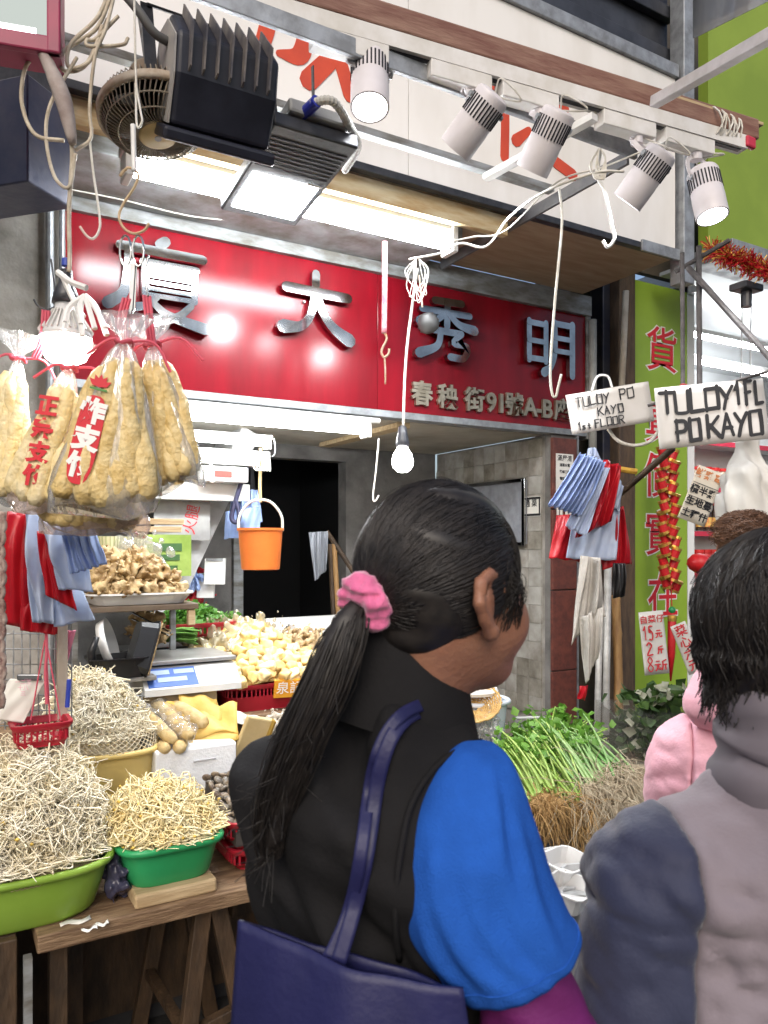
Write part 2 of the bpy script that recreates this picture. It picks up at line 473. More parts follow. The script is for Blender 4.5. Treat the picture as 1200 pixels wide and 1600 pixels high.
def creases(seed, n, lam, amp, dirs):
    """narrow inward fold lines, wandering and fading"""
    r = np.random.default_rng(seed); W = []
    for i in range(n):
        d = nrm(np.asarray(dirs[i % len(dirs)]) + r.normal(size=3)*.3); l = lam*r.uniform(.7, 1.5); m = nrm(r.normal(size=3))*2*math.pi/(lam*r.uniform(1.2, 2.6))
        W.append((d*math.pi/l, r.uniform(0, 6.28), amp*r.uniform(.5, 1.1), m, r.uniform(0, 6.28)))
    def fn(X, Y, Z):
        o = 0
        for d, p, a, m, q in W:
            k = d[0]*X + d[1]*Y + d[2]*Z + p + .9*np.sin(.7*d[1]*X - .6*d[0]*Z + .4*d[2]*Y + 2*p)
            o = o + a*((1 - np.abs(np.sin(k)))**3 - .2)*np.clip(.3 + np.sin(m[0]*X + m[1]*Y + m[2]*Z + q), 0, 1)
        return o
    return fn
# ================================================================ materials used widely
galv = M('galvanised steel', (.42, .44, .46), .45, .7, col2=(.25, .26, .27), scale=14, bump=.15, rvar=.25)
galv_dirty = M('dirty galvanised', (.34, .36, .37), .6, .35, col2=(.16, .15, .13), scale=7, bump=.25, stretch=(1, 1, 3))
white_paint = M('white painted metal', (.72, .71, .70), .4, col2=(.58, .56, .52), scale=9, rvar=.2)
black_metal = M('black painted metal', (.02, .022, .028), .35, col2=(.045, .045, .05), scale=20, bump=.1)
navy_metal = M('navy painted metal', (.03, .035, .075), .3, .3, col2=(.06, .06, .09), scale=10, bump=.1)
concrete = M('stained concrete', (.36, .34, .31), .85, col2=(.17, .155, .135), scale=5, bump=.6, bscale=30, det=8)
concrete_d = M('dark concrete', (.22, .21, .20), .9, col2=(.10, .095, .09), scale=4, bump=.5, bscale=24, det=8)
ply = M('brown plywood', (.30, .21, .14), .6, col2=(.38, .29, .20), scale=5, stretch=(1, 6, 6), bump=.15)
wood = M('worn timber', (.30, .20, .115), .38, col2=(.13, .075, .04), scale=6, stretch=(1.2, 9, 9), bump=.5, bscale=22, det=8, rvar=.45)
wood_d = M('dark brown timber', (.085, .050, .026), .6, col2=(.028, .018, .011), scale=6, stretch=(3, 3, 1), bump=.5, det=7)  # deep brown with darker random mottling
wood_pale = M('pale timber', (.52, .40, .24), .7, col2=(.36, .25, .13), scale=6, stretch=(1, 8, 8), bump=.3)
white_plastic = M('white plastic', (.78, .78, .77), .35, col2=(.66, .65, .62), scale=6)
cream_plastic = M('cream plastic', (.74, .70, .60), .4, col2=(.6, .55, .44), scale=6)
rope_m = M('beige cable', (.56, .50, .40), .6, col2=(.36, .30, .22), scale=30)
white_cable = M('white cable', (.70, .69, .65), .5, col2=(.5, .47, .4), scale=25)
steel = M('polished steel', (.46, .47, .47), .09, 1.0, col2=(.28, .29, .30), scale=9, bump=.05, bscale=9)
rust_steel = M('rusty steel', (.30, .24, .20), .6, .6, col2=(.24, .12, .06), scale=25, bump=.3)
paper_w = M('white paper', (.80, .79, .75), .8, col2=(.7, .68, .62), scale=4)
ink_k = M('black ink', (.015, .015, .018), .6)
ink_r = M('red ink', (.55, .03, .04), .6)
LED = emit('cold lamp light', (.93, .97, 1.0), 65)
TUBE = emit('tube light', (.93, .97, 1.0), 38)
TUBE2 = emit('second tube light', (.95, .98, 1.0), 36)
BULB = emit('bulb light', (1.0, .98, .94), 30)
SPOT = emit('spotlight glass', (.97, .98, 1.0), 12)

# ================================================================ ground
g_m = M('wet asphalt', (.05, .048, .046), .45, col2=(.025, .024, .023), scale=3, bump=.4, bscale=60, rvar=.3)
tag(MB().add([(-60, -60, 0), (60, -60, 0), (60, 60, 0), (-60, 60, 0)], [(0, 1, 2, 3)]).build('ground', g_m), kind='structure')

# ================================================================ the shop the stall belongs to
SY = 3.0                       # plane of the shop front
shop = thing('shop_unit', 'open shop unit with dark rear doorway under the red signboard', 'building', (1.6, 3.5, 0))
MB().bx(-1.2, .40, 2.93, 3.4, 0, 3.6).build('pillar', concrete, shop)
MB().bx(.40, 3.02, 2.975, 3.12, 2.715, 2.818).build('lintel', galv_dirty, shop)
ceil_m = M('grimy ceiling paint', (.50, .47, .40), .8, col2=(.34, .30, .24), scale=3, bump=.2)
MB().bx(.40, 2.75, 3.055, 4.30, 2.07, 2.12).build('ceiling', ceil_m, shop)
bw = MB()
bw.bx(.0, 1.45, 4.06, 4.16, 0, 2.07); bw.bx(2.11, 2.75, 4.06, 4.16, 0, 2.07); bw.bx(1.45, 2.11, 4.06, 4.16, 1.99, 2.07)
bw.build('back_wall', concrete_d, shop)
dk = M('unlit darkness', (.03, .03, .032), .9)  # near-black colour stands in for the missing light
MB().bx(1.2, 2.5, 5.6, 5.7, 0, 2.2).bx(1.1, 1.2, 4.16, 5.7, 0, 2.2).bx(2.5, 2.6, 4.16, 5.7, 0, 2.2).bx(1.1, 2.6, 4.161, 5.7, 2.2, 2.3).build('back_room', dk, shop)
df = MB(); df.bx(1.405, 1.462, 4.03, 4.058, 0, 2.0, .004); df.build('door_frame', galv_dirty, shop)
MB().bx(.30, .40, 3.4, 4.06, 0, 2.9).build('side_partition', concrete, shop)
# right-hand side wall with small square tiles, some lost
sw = MB().bx(2.765, 2.93, 3.05, 4.06, 0, 2.07).build('side_wall', concrete, shop)
tile_ms = [M('grey wall tile', (.40, .385, .355), .6, col2=(.22, .20, .17), scale=9, bump=.35, det=7),
           M('stained wall tile', (.34, .32, .275), .7, col2=(.14, .125, .10), scale=8, bump=.5, det=7),
           M('pale wall tile', (.44, .43, .405), .55, col2=(.26, .245, .215), scale=7, bump=.3, det=7)]
tb = [MB().box((0, 0, 0), (.014, .0965, .0965), None, .0012).build('tile', t, sw, local=True) for t in tile_ms]
TW = .098; first = [True]*3
for r in range(6, 21):
    for c in range(10):
        if random.random() < .05: continue
        y = 3.075 + TW*(c+.5); z = TW*(r+.5)
        if y > 4.04 or z > 2.05: continue
        k = random.choices((0, 1, 2), (.5, .22, .28))[0]
        if first[k]: t = tb[k]; first[k] = False
        else: t = tb[k].copy(); COL.objects.link(t); t.parent = sw
        t.location = Vector((2.7605 + random.uniform(-.0015, .0015), y, z)) - Vector(wloc(sw))
# reddish granite slabs on the wall end
gran = M('brown red granite', (.17, .055, .04), .3, col2=(.10, .035, .03), scale=30, det=8, rvar=.2)
slabp = MB().bx(2.76, 2.93, 3.006, 3.05, 0, 2.07).build('wall_end', concrete_d, shop)
zz = 0
for i, h in enumerate((.42, .42, .42, .42, .375)):
    MB().box((2.84, 2.996, zz + h/2), (.168, .02, h - .006), None, .003).build('slab', gran, slabp); zz += h
MB().bx(2.927, 2.937, 2.985, 3.05, 0, 2.07).build('edge_strip', galv, shop)
# slanting stair underside at the back left
st = MB(); st.beam((1.36, 3.72, 2.06), (.94, 3.72, 1.18), .5, .05, up=(0, 1, 0)); 
st = MB(); dv = nrm((.42, 0, .88)); nv = nrm((-.88, 0, .42))
st.box((1.13, 3.78, 1.60), (1.02, .34, .10), (dv, (0, 1, 0), nv), .004)
stair = tag(st.build('stair_stringer', M('grey painted stair', (.50, .50, .50), .6, col2=(.34, .33, .32), scale=6, bump=.25)), 'slanting grey painted stair underside at the back of the stall', 'stairs')
# front trim under ceiling opening
MB().bx(1.86, 1.93, 3.06, 3.9, 2.045, 2.068).build('ceiling_batten', wood_pale, shop)

# ================================================================ red signboard
sgn = thing('signboard', 'long red signboard with raised polished steel Chinese characters above the stall', 'sign', (1.7, SY, 2.08))
red_m = M('red sign enamel', (.24, .006, .014), .13, col2=(.155, .005, .010), scale=3, stretch=(2.2, 1, .5), det=6, rvar=.10, bump=.02, bscale=5, spec=.35)
MB().bx(.405, 1.718, SY, SY+.035, 2.105, 2.715, .002).build('panel', red_m, sgn)
MB().bx(1.721, 3.0, SY+.002, SY+.035, 2.105, 2.715, .002).build('panel', red_m, sgn)
MB().bx(.405, 3.0, SY-.012, SY+.05, 2.072, 2.104, .003).build('bottom_trim', galv, sgn)
MB().bx(.405, 3.0, SY-.008, SY+.04, 2.716, 2.73, .002).build('top_trim', galv, sgn)
MB().bx(3.001, 3.03, SY-.01, SY+.05, 2.06, 2.80, .003).build('end_trim', galv_dirty, sgn)
GLY = {
 '廈': [([(.10,.84),(1.0,.84)],.12), ([(.52,.93),(.58,.98)],.13), ([(.19,.84),(.18,.55),(.13,.28),(-.03,.12)],[.11,.11,.12,.15]),
       ([(.33,.69),(.93,.69)],.085), ([(.37,.60),(.90,.60)],.07), ([(.37,.53),(.90,.53)],.05), ([(.37,.45),(.90,.45)],.05), ([(.37,.37),(.90,.37)],.05), ([(.37,.29),(.90,.29)],.06),
       ([(.36,.66),(.36,.28)],.08), ([(.90,.66),(.90,.28)],.08), ([(.60,.69),(.60,.60)],.08),
       ([(.48,.27),(.38,.16),(.2,.1)],[.08,.09,.12]), ([(.44,.19),(.62,.06),(1.02,-.04)],[.08,.11,.15]), ([(.86,.22),(.70,.06),(.42,-.04)],[.08,.1,.13])],
 '大': [([(.06,.72),(.95,.70)],.145), ([(.48,.98),(.47,.66)],.125), ([(.47,.68),(.40,.36),(.26,.18),(.02,.14)],[.12,.12,.14,.2]), ([(.49,.66),(.60,.38),(.76,.20),(.97,.07)],[.12,.13,.16,.21])],
 '秀': [([(.30,.93),(.78,.95)],.12), ([(.08,.76),(.92,.77)],.11), ([(.52,.93),(.51,.54)],.12), ([(.50,.76),(.32,.62),(.04,.56)],[.1,.11,.16]), ([(.53,.76),(.72,.60),(1.0,.54)],[.1,.12,.17]),
       ([(.22,.45),(.76,.45)],.11), ([(.40,.45),(.33,.20),(.03,.05)],[.11,.12,.17]), ([(.76,.45),(.62,.28),(.86,.25),(.80,.06),(.56,.05)],[.11,.1,.11,.12,.12])],
 '明': [([(.06,.90),(.06,.22)],.11), ([(.40,.90),(.40,.22)],.11), ([(.05,.87),(.40,.87)],.10), ([(.05,.56),(.40,.56)],.09), ([(.05,.25),(.40,.25)],.10),
       ([(.58,.94),(.58,.42),(.50,.16),(.36,.03)],[.11,.11,.12,.17]), ([(.95,.95),(.95,.03)],.13), ([(.57,.92),(.95,.92)],.11), ([(.58,.67),(.95,.67)],.09), ([(.58,.44),(.95,.44)],.09)]}
for ch, xc in (('廈', .735), ('大', 1.405), ('秀', 2.072), ('明', 2.722)):
    mb = MB(); S = .31 if ch == '廈' else .29
    for i, (p, w) in enumerate(GLY[ch]):
        mb.brush([((x-.5)*1.12, y-.5) for x, y in p], w, (xc, SY-.001, 2.51), np.array([S, 0, 0]), np.array([0, 0, S]), (0, -1, 0), .012, .034 + .0007*i, 6)
    o = mb.build('character', steel, sgn); o['label'] = 'raised polished steel character ' + ch
    po = MB()
    for q in ((-.05, .02), (.06, -.02)): po.rod((xc+q[0], SY+.001, 2.51+q[1]), (xc+q[0], SY-.013, 2.51+q[1]), .006)
    po.build('standoff', galv, sgn)
brass = M('dull brass letters', (.52, .46, .36), .4, .8, col2=(.36, .31, .23), scale=20)
for ch, px in zip('春秧街91號A-B座', (657, 697, 739, 765, 781, 801, 826, 839, 852, 876)):
    text_obj('small_letter', ch, .118 if ord(ch) > 200 else .128, (atY(px, 620, SY)[0], SY-.001, 2.19), (1, 0, 0), (0, 0, 1), brass, sgn, extrude=.008, offset=.0034, lift=.008)

# ================================================================ awning box with the white fascia
aw = thing('awning_box', 'white fascia awning box with orange characters above the red signboard', 'awning', (1.4, 2.4, 2.8))
fas = M('white fascia sheet', (.80, .79, .77), .5, col2=(.68, .66, .62), scale=2, stretch=(1.6, 1, .6), bump=.04, lo=.45, hi=.75)
MB().bx(-1.5, 1.49, 2.376, 2.40, 2.845, 3.64).build('fascia_panel', fas, aw)
MB().bx(1.493, 2.94, 2.376, 2.40, 2.845, 3.64).build('fascia_panel', fas, aw)
MB().bx(-1.5, 2.95, 2.36, 2.41, 3.642, 3.70, .003).build('top_trim', galv, aw)
MB().bx(-1.5, 2.95, 2.367, 2.40, 2.815, 2.842, .002).build('bottom_trim', black_metal, aw)
MB().bx(2.70, 2.95, 2.355, 2.366, 2.80, 2.85, .002).build('corner_bracket', galv, aw)
MB().bx(1.90, 2.95, 2.402, 2.972, 2.82, 2.835).build('soffit', ply, aw)
MB().bx(-1.5, 1.897, 2.402, 2.972, 2.82, 2.835).build('soffit', M('lamplit pale soffit', (.66, .58, .44), .6, col2=(.46, .34, .2), scale=4, stretch=(1, 4, 4), bump=.2), aw)  # pale cream paints the lamp light on this half of the soffit
MB().bx(2.935, 2.955, 2.41, 2.97, 2.836, 3.64).build('end_panel', fas, aw)
MB().bx(2.957, 3.03, 2.34, 2.42, 2.70, 4.3, .004).build('corner_post', galv, aw)
MB().bx(.1, 1.9, 2.60, 2.972, 2.762, 2.8185, .003).build('steel_channel', galv_dirty, aw)
yb = M('yellowed board', (.62, .54, .36), .6, col2=(.42, .26, .10), scale=4, stretch=(1, 5, 5), bump=.2)
MB().bx(.2, 1.98, 2.405, 2.44, 2.735, 2.812, .002).build('edge_board', yb, aw)
org = M('orange red paint', (.60, .075, .03), .5, col2=(.5, .06, .03), scale=8)
def fpt(px, py):
    p = atY(px, py, 2.376); return (p[0], p[2])
mbs = MB()
strk = [([(340,-46),(420,-14),(478,8)],.062), ([(477,8),(477,60),(466,88),(436,84)],[.062,.062,.06,.025]), ([(424,0),(418,40),(404,88)],[.06,.056,.05]),
        ([(536,48),(522,85),(482,126)],[.055,.062,.068]), ([(508,62),(530,95),(546,150)],[.05,.054,.05]), ([(512,44),(600,66)],.04)]
for i, (p, w) in enumerate(strk):
    mbs.brush([fpt(*q) for q in p], w, (0, 2.376, 0), (1, 0, 0), (0, 0, 1), (0, -1, 0), .001, .0022 + .0003*i)
mbs.build('fascia_character', org, aw)
mbs = MB()
strk = [([(788,130),(789,190),(788,246)],.042), ([(770,140),(790,150)],.045), ([(826,204),(806,220)],[.03,.05]), ([(835,165),(884,184)],.02), ([(884,158),(882,192)],[.03,.03]),
        ([(868,254),(895,274)],[.05,.05]), ([(872,164),(880,168)],.06)]
for i, (p, w) in enumerate(strk):
    mbs.brush([fpt(*q) for q in p], w, (0, 2.376, 0), (1, 0, 0), (0, 0, 1), (0, -1, 0), .001, .0022 + .0003*i)
mbs.build('fascia_character', org, aw)
# dark shutter housing above the fascia
hs = thing('shutter_housing', 'dark ribbed metal shutter housing above the white fascia', 'shutter', (1.5, 2.6, 3.7))
hm = M('dark blue grey metal', (.07, .075, .09), .45, .5, col2=(.035, .037, .045), scale=6, bump=.2)
MB().bx(-1.5, 3.0, 2.47, 2.9, 3.705, 4.6).build('housing_sheet', hm, hs)
for i in range(4): MB().bx(-1.5, 3.0, 2.43 - .0*i, 2.468, 3.76 + .2*i, 3.82 + .2*i, .004).build('rib', hm, hs)

# ================================================================ steel bracket frame and light beam in front of the fascia
fr = thing('bracket_frame', 'grey steel bars bracketed out in front of the white fascia', 'bracket', (1.2, 2.0, 2.8))
MB().bx(.1, 2.10, 1.852, 1.868, 2.835, 2.885, .002).build('front_bar', galv, fr)
MB().bx(.1, 2.03, 2.19, 2.225, 2.838, 2.862, .002).build('rear_bar', galv_dirty, fr)
MB().beam((2.06, 1.86, 2.83), (2.02, 2.93, 2.79), .012, .045).build('strut', M('dark grey steel', (.13, .135, .15), .4, .5, col2=(.2, .2, .2), scale=12), fr)
MB().beam((1.78, 1.74, 2.835), (1.70, 2.19, 2.81), .03, .022).build('strut', white_paint, fr)
for xx in (.95, 1.05): MB().bx(xx-.006, xx+.006, 2.2, 2.376, 2.845, 2.855).build('tie', galv, fr)
def trackY(X): return 1.905 - (X - .74) * .11
bp0, bp1 = np.array([-.4, trackY(-.4), 2.965]), np.array([2.53, trackY(2.53), 2.965])
beam_m = M('red brown beam', (.17, .075, .055), .6, col2=(.26, .15, .11), scale=5, stretch=(1, 8, 8), bump=.3)
bm_t = thing('wooden_beam', 'red brown wooden beam carrying the white spotlight track', 'beam', bp0)
MB().beam(bp0 + UP*.008, bp1 + UP*.008, .055, .072, bev=.006).build('beam', beam_m, bm_t)
MB().beam(bp1 - np.array([.42, -.046, -.031]), bp1 + np.array([.02, -.002, .031]), .055, .012, bev=.002).build('cap_strip', wood_pale, bm_t)
wr = MB()
for i in range(9):
    a = bp1 + np.array([-.10 - .014*i + .003*math.sin(5*i), .011, .0]); tilt = .02*math.sin(i*2.1)
    wr.tube([a + np.array([tilt*math.sin(q), .037*math.cos(q), .05*math.sin(q) - .012]) for q in np.linspace(0, 2*math.pi, 13)[:-1]], .0035, 5, closed=True)
wr.build('rope_lashing', white_cable, bm_t)
MB().box(bp1 + np.array([-.05, -.02, -.05]), (.05, .02, .04), None, .006).build('red_tag', M('red tape', (.5, .03, .06), .5), bm_t)
tk = thing('light_track', 'white lighting track fixed under the red brown beam', 'track', (1, 1.88, 2.9))
tdir = nrm(bp1 - bp0)
MB().beam(bp0 + np.array([.02, 0, -.0515]), bp1 + np.array([-.06, 0, -.0515]), .046, .046).build('rail', white_paint, tk)
MB().beam(bp0 + np.array([.02, 0, -.0757]), bp1 + np.array([-.08, 0, -.0757]), .016, .003).build('slot', black_metal, tk)
side = np.array([tdir[1], -tdir[0], 0])
spots = [((578, 128), (-.16, -.28, -1), 1, (490, 600), 'first'), ((742, 190), None, 2, (672, 760), 'second'), ((853, 220), None, 3, (785, 865), 'third'),
         ((1008, 276), None, 4, (945, 1018), 'fourth'), ((1105, 302), (-.02, -.25, -1), 5, (1045, 1112), 'last')]
AX = {2: RIGHT*-.58 + FWD*.48 - UP*.64, 3: RIGHT*-.37 + FWD*.50 - UP*.76, 4: RIGHT*-.50 + FWD*.46 - UP*.70}
lamp_white = M('white spotlight enamel', (.66, .63, .66), .35, col2=(.56, .53, .54), scale=6)
slot_m = M('vent slot', (.02, .02, .025), .8)
SL = ['spotlight nearest the black floodlight, lens glowing downward', 'spotlight second along the track, tilted left toward the red sign', 'spotlight third along the track, tilted toward the red sign',
      'spotlight fourth along the track, tilted left with cable behind', 'spotlight at the rope lashed end of the beam, lens glowing downward']
for (px, axv, k, (xa, xb), nm), lab in zip(spots, SL):
    Xg = atY(px[0], px[1], 1.8)[0]; Yt = trackY(Xg)
    c = atY(px[0], px[1], Yt + .0); a = nrm(axv if axv is not None else AX[k])
    s = thing('spotlight', 'white ' + lab, 'spotlight', c, 'white spotlights on the track')
    e1 = nrm(np.cross(a, np.cross(tdir, a)))        # across, along the track
    e2 = np.cross(a, e1)
    R_, L_ = .054, .185
    hb = MB(); hb.lathe(c, [(0, -.5*L_), (R_*.62, -.5*L_), (R_*.9, -.47*L_), (R_*.985, -.42*L_), (R_*.985, .08*L_), (R_, .09*L_), (R_, .5*L_), (R_*.9, .5*L_), (R_*.88, .46*L_)], 32, a)
    auto_smooth(hb.build('housing', lamp_white, s), 35)
    MB().lathe(c + a*.497*L_, [(0, 0), (R_*.885, 0)], 28, a).build('lens', SPOT, s)
    sl = MB()
    for q in range(30):
        th = 2*math.pi*q/30; rd = math.cos(th)*e1 + math.sin(th)*e2; tg = np.cross(a, rd)
        sl.box(c + rd*R_*.985 - a*.19*L_, (.0035, .0045, .30*L_), (rd, tg, a))
    sl.build('vents', slot_m, s)
    # mounting adapter under the rail and U bracket
    m0 = np.array([atY(xa, px[1]-70, Yt)[0], 0, 0])[0]; m1 = np.array([atY(xb, px[1]-70, Yt)[0], 0, 0])[0]
    za = 2.965 - .028 - .071
    A0 = np.array([m0, trackY(m0), za]); A1 = np.array([m1, trackY(m1), za])
    MB().beam(A0, A1, .050, .050, bev=.003).build('adapter', white_paint, s)
    ctr = c - a*.05; top = A0 + (A1-A0)*.72 - np.array([0, 0, .030])
    yk = MB(); L1 = ctr + e1*(R_+.006); L2 = ctr - e1*(R_+.006)
    yk.lathe(top + np.array([0, 0, -.006]), [(.02, -.012), (.02, .012)], 16)
    t1 = top + np.array([0, 0, -.014]) + e1*(R_*.55) ; t2 = top + np.array([0, 0, -.014]) - e1*(R_*.55)
    path = smooth_path([L1, L1*.45 + t1*.55 + e1*.012, t1, t2, L2*.45 + t2*.55 - e1*.012, L2], 5)
    for i in range(len(path)-1): yk.beam(path[i], path[i+1], .016, .0045, up=e2)
    yk.build('bracket', lamp_white, s)
    MB().rod(L1, L1 + e1*.008, .009, 12).build('pivot_screw', galv, s); MB().rod(L2, L2 - e1*.008, .009, 12).build('pivot_screw', galv, s)
    ld_ = bpy.data.lights.new('spot_beam', 'SPOT'); ld_.energy = 26; ld_.spot_size = math.radians(84); ld_.spot_blend = .6; ld_.shadow_soft_size = .04; ld_.color = (.96, .98, 1)
    lo_ = bpy.data.objects.new('spot_beam', ld_); COL.objects.link(lo_); lo_.parent = s; lo_.location = Vector(a*.53*L_); lo_.rotation_euler = Vector(a).to_track_quat('-Z', 'Y').to_euler()
    cb = smooth_path([A0*.2 + A1*.8 + np.array([0, 0, -.02]), c - a*.12 + e2*.06 + e1*.05, c - a*.13 - e1*.01, c - a*.5*L_], 6)
    MB().tube(cb, .0028, 6).build('lead', white_cable, s)
tag(MB().beam(atD(1022, 160, 2.38), atD(1300, 0, 1.75), .032, .032, bev=.003).build('square_tube', M('white grey tube', (.55, .52, .53), .45, col2=(.42, .39, .38), scale=12)), 'pale square steel tube reaching out over the street from the beam', 'tube')

# ================================================================ tube lamp fixtures
def tube_fixture(name, label, xa, xb, Y, Z, m, back_z=.03, tr=.014):
    f = thing(name, label, 'tube lamp', ((xa+xb)/2, Y, Z))
    MB().bx(xa-.03, xb+.03, Y-.012-tr*.5, Y+.032+tr*.5, Z+.002+tr, Z+.002+tr+back_z, .003).build('batten', white_plastic, f)
    MB().rod((xa, Y, Z), (xb, Y, Z), tr, 20).build('tube', m, f)
    for e in (xa-.012, xb+.012): MB().box((e, Y+.004, Z+.003), (.024, .022 + tr*2, .036 + tr*2), None, .004).build('end_holder', white_plastic, f)
    return f
tube_fixture('tube_lamp', 'long white fluorescent tube lamp under the awning edge', .53, 1.735, 2.475, 2.685, TUBE, .03, .033)
tube_fixture('tube_lamp', 'lit tube lamp below the bottom edge of the red signboard', .62, 1.66, 3.02, 2.015, TUBE2, .015, .024)
pf = MB(); pf.rod((.5, 2.985, 2.052), (1.72, 2.985, 2.052), .012, 10)
tag(pf.build('conduit_pipe', white_plastic), 'white plastic conduit pipe along the bottom of the red signboard', 'pipe')
tube_fixture('tube_lamp', 'short lit tube lamp deeper inside the stall above the stairs', .80, 1.30, 3.30, 1.96, TUBE2, .02)
f2 = thing('cable_trunking', 'white plastic cable trunking and switch boxes inside the stall', 'trunking', (1.1, 3.4, 1.9))
MB().bx(.5, 1.35, 3.36, 3.42, 1.86, 1.93, .004).build('trunking', white_plastic, f2)
MB().bx(1.02, 1.24, 3.35, 3.43, 1.78, 1.85, .008).build('switch_box', white_plastic, f2)
MB().bx(1.08, 1.16, 3.346, 3.351, 1.80, 1.83, .002).build('switch', M('red switch', (.5, .05, .04), .4), f2)
MB().bx(.6, 1.28, 3.44, 3.5, 1.70, 1.78, .004).build('trunking', white_plastic, f2)
# ================================================================ upper left: light box, navy housing, fan, floodlights
lb = thing('light_box', 'lit sign box with magenta frame in the upper left corner', 'light box', atD(60, 40, 1.62))
ex = nrm(RIGHT*.97 - UP*.0 + FWD*.28); ez = UP; ey = np.cross(ez, ex)
cn = atD(95, 85, 1.65)
mag = M('magenta red frame', (.30, .02, .07), .4, col2=(.22, .02, .06), scale=10)
W_, H_ = .75, .55
o = cn - ex*W_/2 + ez*H_/2 + ey*.04
MB().box(o + ey*.01, (W_-.004, .07, H_-.004), (ex, ey, ez)).build('case', mag, lb)
MB().box(o + ez*(-H_/2+.018) - ey*.032, (W_, .02, .036), (ex, ey, ez), .004).build('frame_bar', mag, lb)
MB().box(o + ex*(W_/2-.014) - ey*.0335, (.028, .02, H_), (ex, ey, ez), .004).build('frame_bar', mag, lb)
MB().box(o - ey*.028, (W_-.05, .006, H_-.07), (ex, ey, ez)).build('lit_panel', emit('sign box glow', (.92, 1.0, .93), .38), lb)
MB().rod(o - ex*W_*.5 + ez*(-H_/2+.044) - ey*.034, o + ex*(W_/2-.05) + ez*(-H_/2+.044) - ey*.034, .006, 8).build('edge_tube', emit('edge glow', (1, 1, 1), 3.0), lb)
nb = thing('metal_housing', 'navy painted metal housing fixed to the pillar at upper left', 'housing', (.2, 2.3, 2.45))
d1 = nrm((.115, .106, 0)); d2 = nrm((-.106, .115, 0))
A = np.array([.207, 2.184, 2.44])
MB().box(A + d1*.085 + d2*.25 + np.array([0, 0, .14]), (.17, .5, .28), (d1, d2, UP), .004).build('case', navy_metal, nb)
MB().box(A + d1*.085 + d2*.25 + np.array([0, 0, .34]), (.15, .46, .118), (d1, d2, UP), .004).build('top_case', black_metal, nb)
pp = MB()
pp.rod((.345, 2.90, 0), (.345, 2.90, 2.9), .014, 10); pp.rod((.385, 2.905, 0), (.385, 2.905, 2.9), .01, 10)
tag(pp.build('wall_pipes', galv, kind='stuff'), 'thin grey pipes running down the edge of the concrete pillar', 'pipes')

# cage fan
fc = atD(243, 183, 1.95); fa = nrm(-UP*.98 - FWD*.17 + RIGHT*.16)
fan = thing('cage_fan', 'dusty cage fan with yellow hub hanging under the awning', 'fan', fc)
R_ = .138
e1, e2 = frame_of(fa)
wm = M('dusty fan wire', (.24, .21, .18), .6, .4, col2=(.28, .24, .18), scale=30)
cg = MB()
for i in range(64):
    th = 2*math.pi*i/64; rd = math.cos(th)*e1 + math.sin(th)*e2; tw = np.cross(fa, rd)
    cg.tube([fc + rd*.045 + fa*.055, fc + rd*.08 + tw*.012 + fa*.054, fc + rd*.118 + tw*.012 + fa*.035, fc + rd*R_ + fa*0, fc + rd*.125 - fa*.04, fc + rd*.05 - fa*.06], .0017, 4)
for rr, h in ((R_, 0), (.095, .05), (.122, .03)):
    cg.tube([fc + rr*(math.cos(t)*e1 + math.sin(t)*e2) + fa*h for t in np.linspace(0, 2*math.pi, 40)[:-1]], .003 if rr == R_ else .002, 5, closed=True)
cg.build('cage', wm, fan)
MB().lathe(fc, [(R_+.004, -.014), (R_+.004, .006), (R_-.006, .008), (R_-.006, -.014), (R_+.004, -.014)], 40, fa).build('rim', M('grimy cream rim', (.45, .40, .33), .6, col2=(.25, .18, .12), scale=20), fan, True)
MB().lathe(fc + fa*.056, [(.0, .006), (.04, .005), (.047, 0), (.047, -.006), (0, -.006)], 30, fa).build('hub', M('yellowed hub', (.50, .40, .20), .5, col2=(.40, .30, .13), scale=9), fan, True)
MB().lathe(fc + fa*.0625, [(0, .001), (.009, .001), (.009, -.001)], 16, fa).build('hub_dot', M('grey dot', (.25, .25, .25), .5), fan)
bl = MB()
for i in range(4):
    th = 2*math.pi*i/4 + .4; G = []
    for r in np.linspace(.03, .11, 5):
        G.append([fc + r*(math.cos(th+q)*e1 + math.sin(th+q)*e2) + fa*(.018*q*2) for q in np.linspace(-.45, .45, 5)])
    bl.sheet(G)
bl.build('blades', M('dark fan blade', (.06, .055, .05), .5), fan, True)
MB().lathe(fc, [(.05, -.13), (.055, -.12), (.055, -.03), (.03, -.02)], 20, fa).build('motor', M('cream motor', (.42, .36, .28), .6, col2=(.22, .17, .12), scale=12), fan, True)
MB().rod(fc - fa*.12, fc - fa*.12 + np.array([0, .10, .22]), .012).build('stalk', galv_dirty, fan)

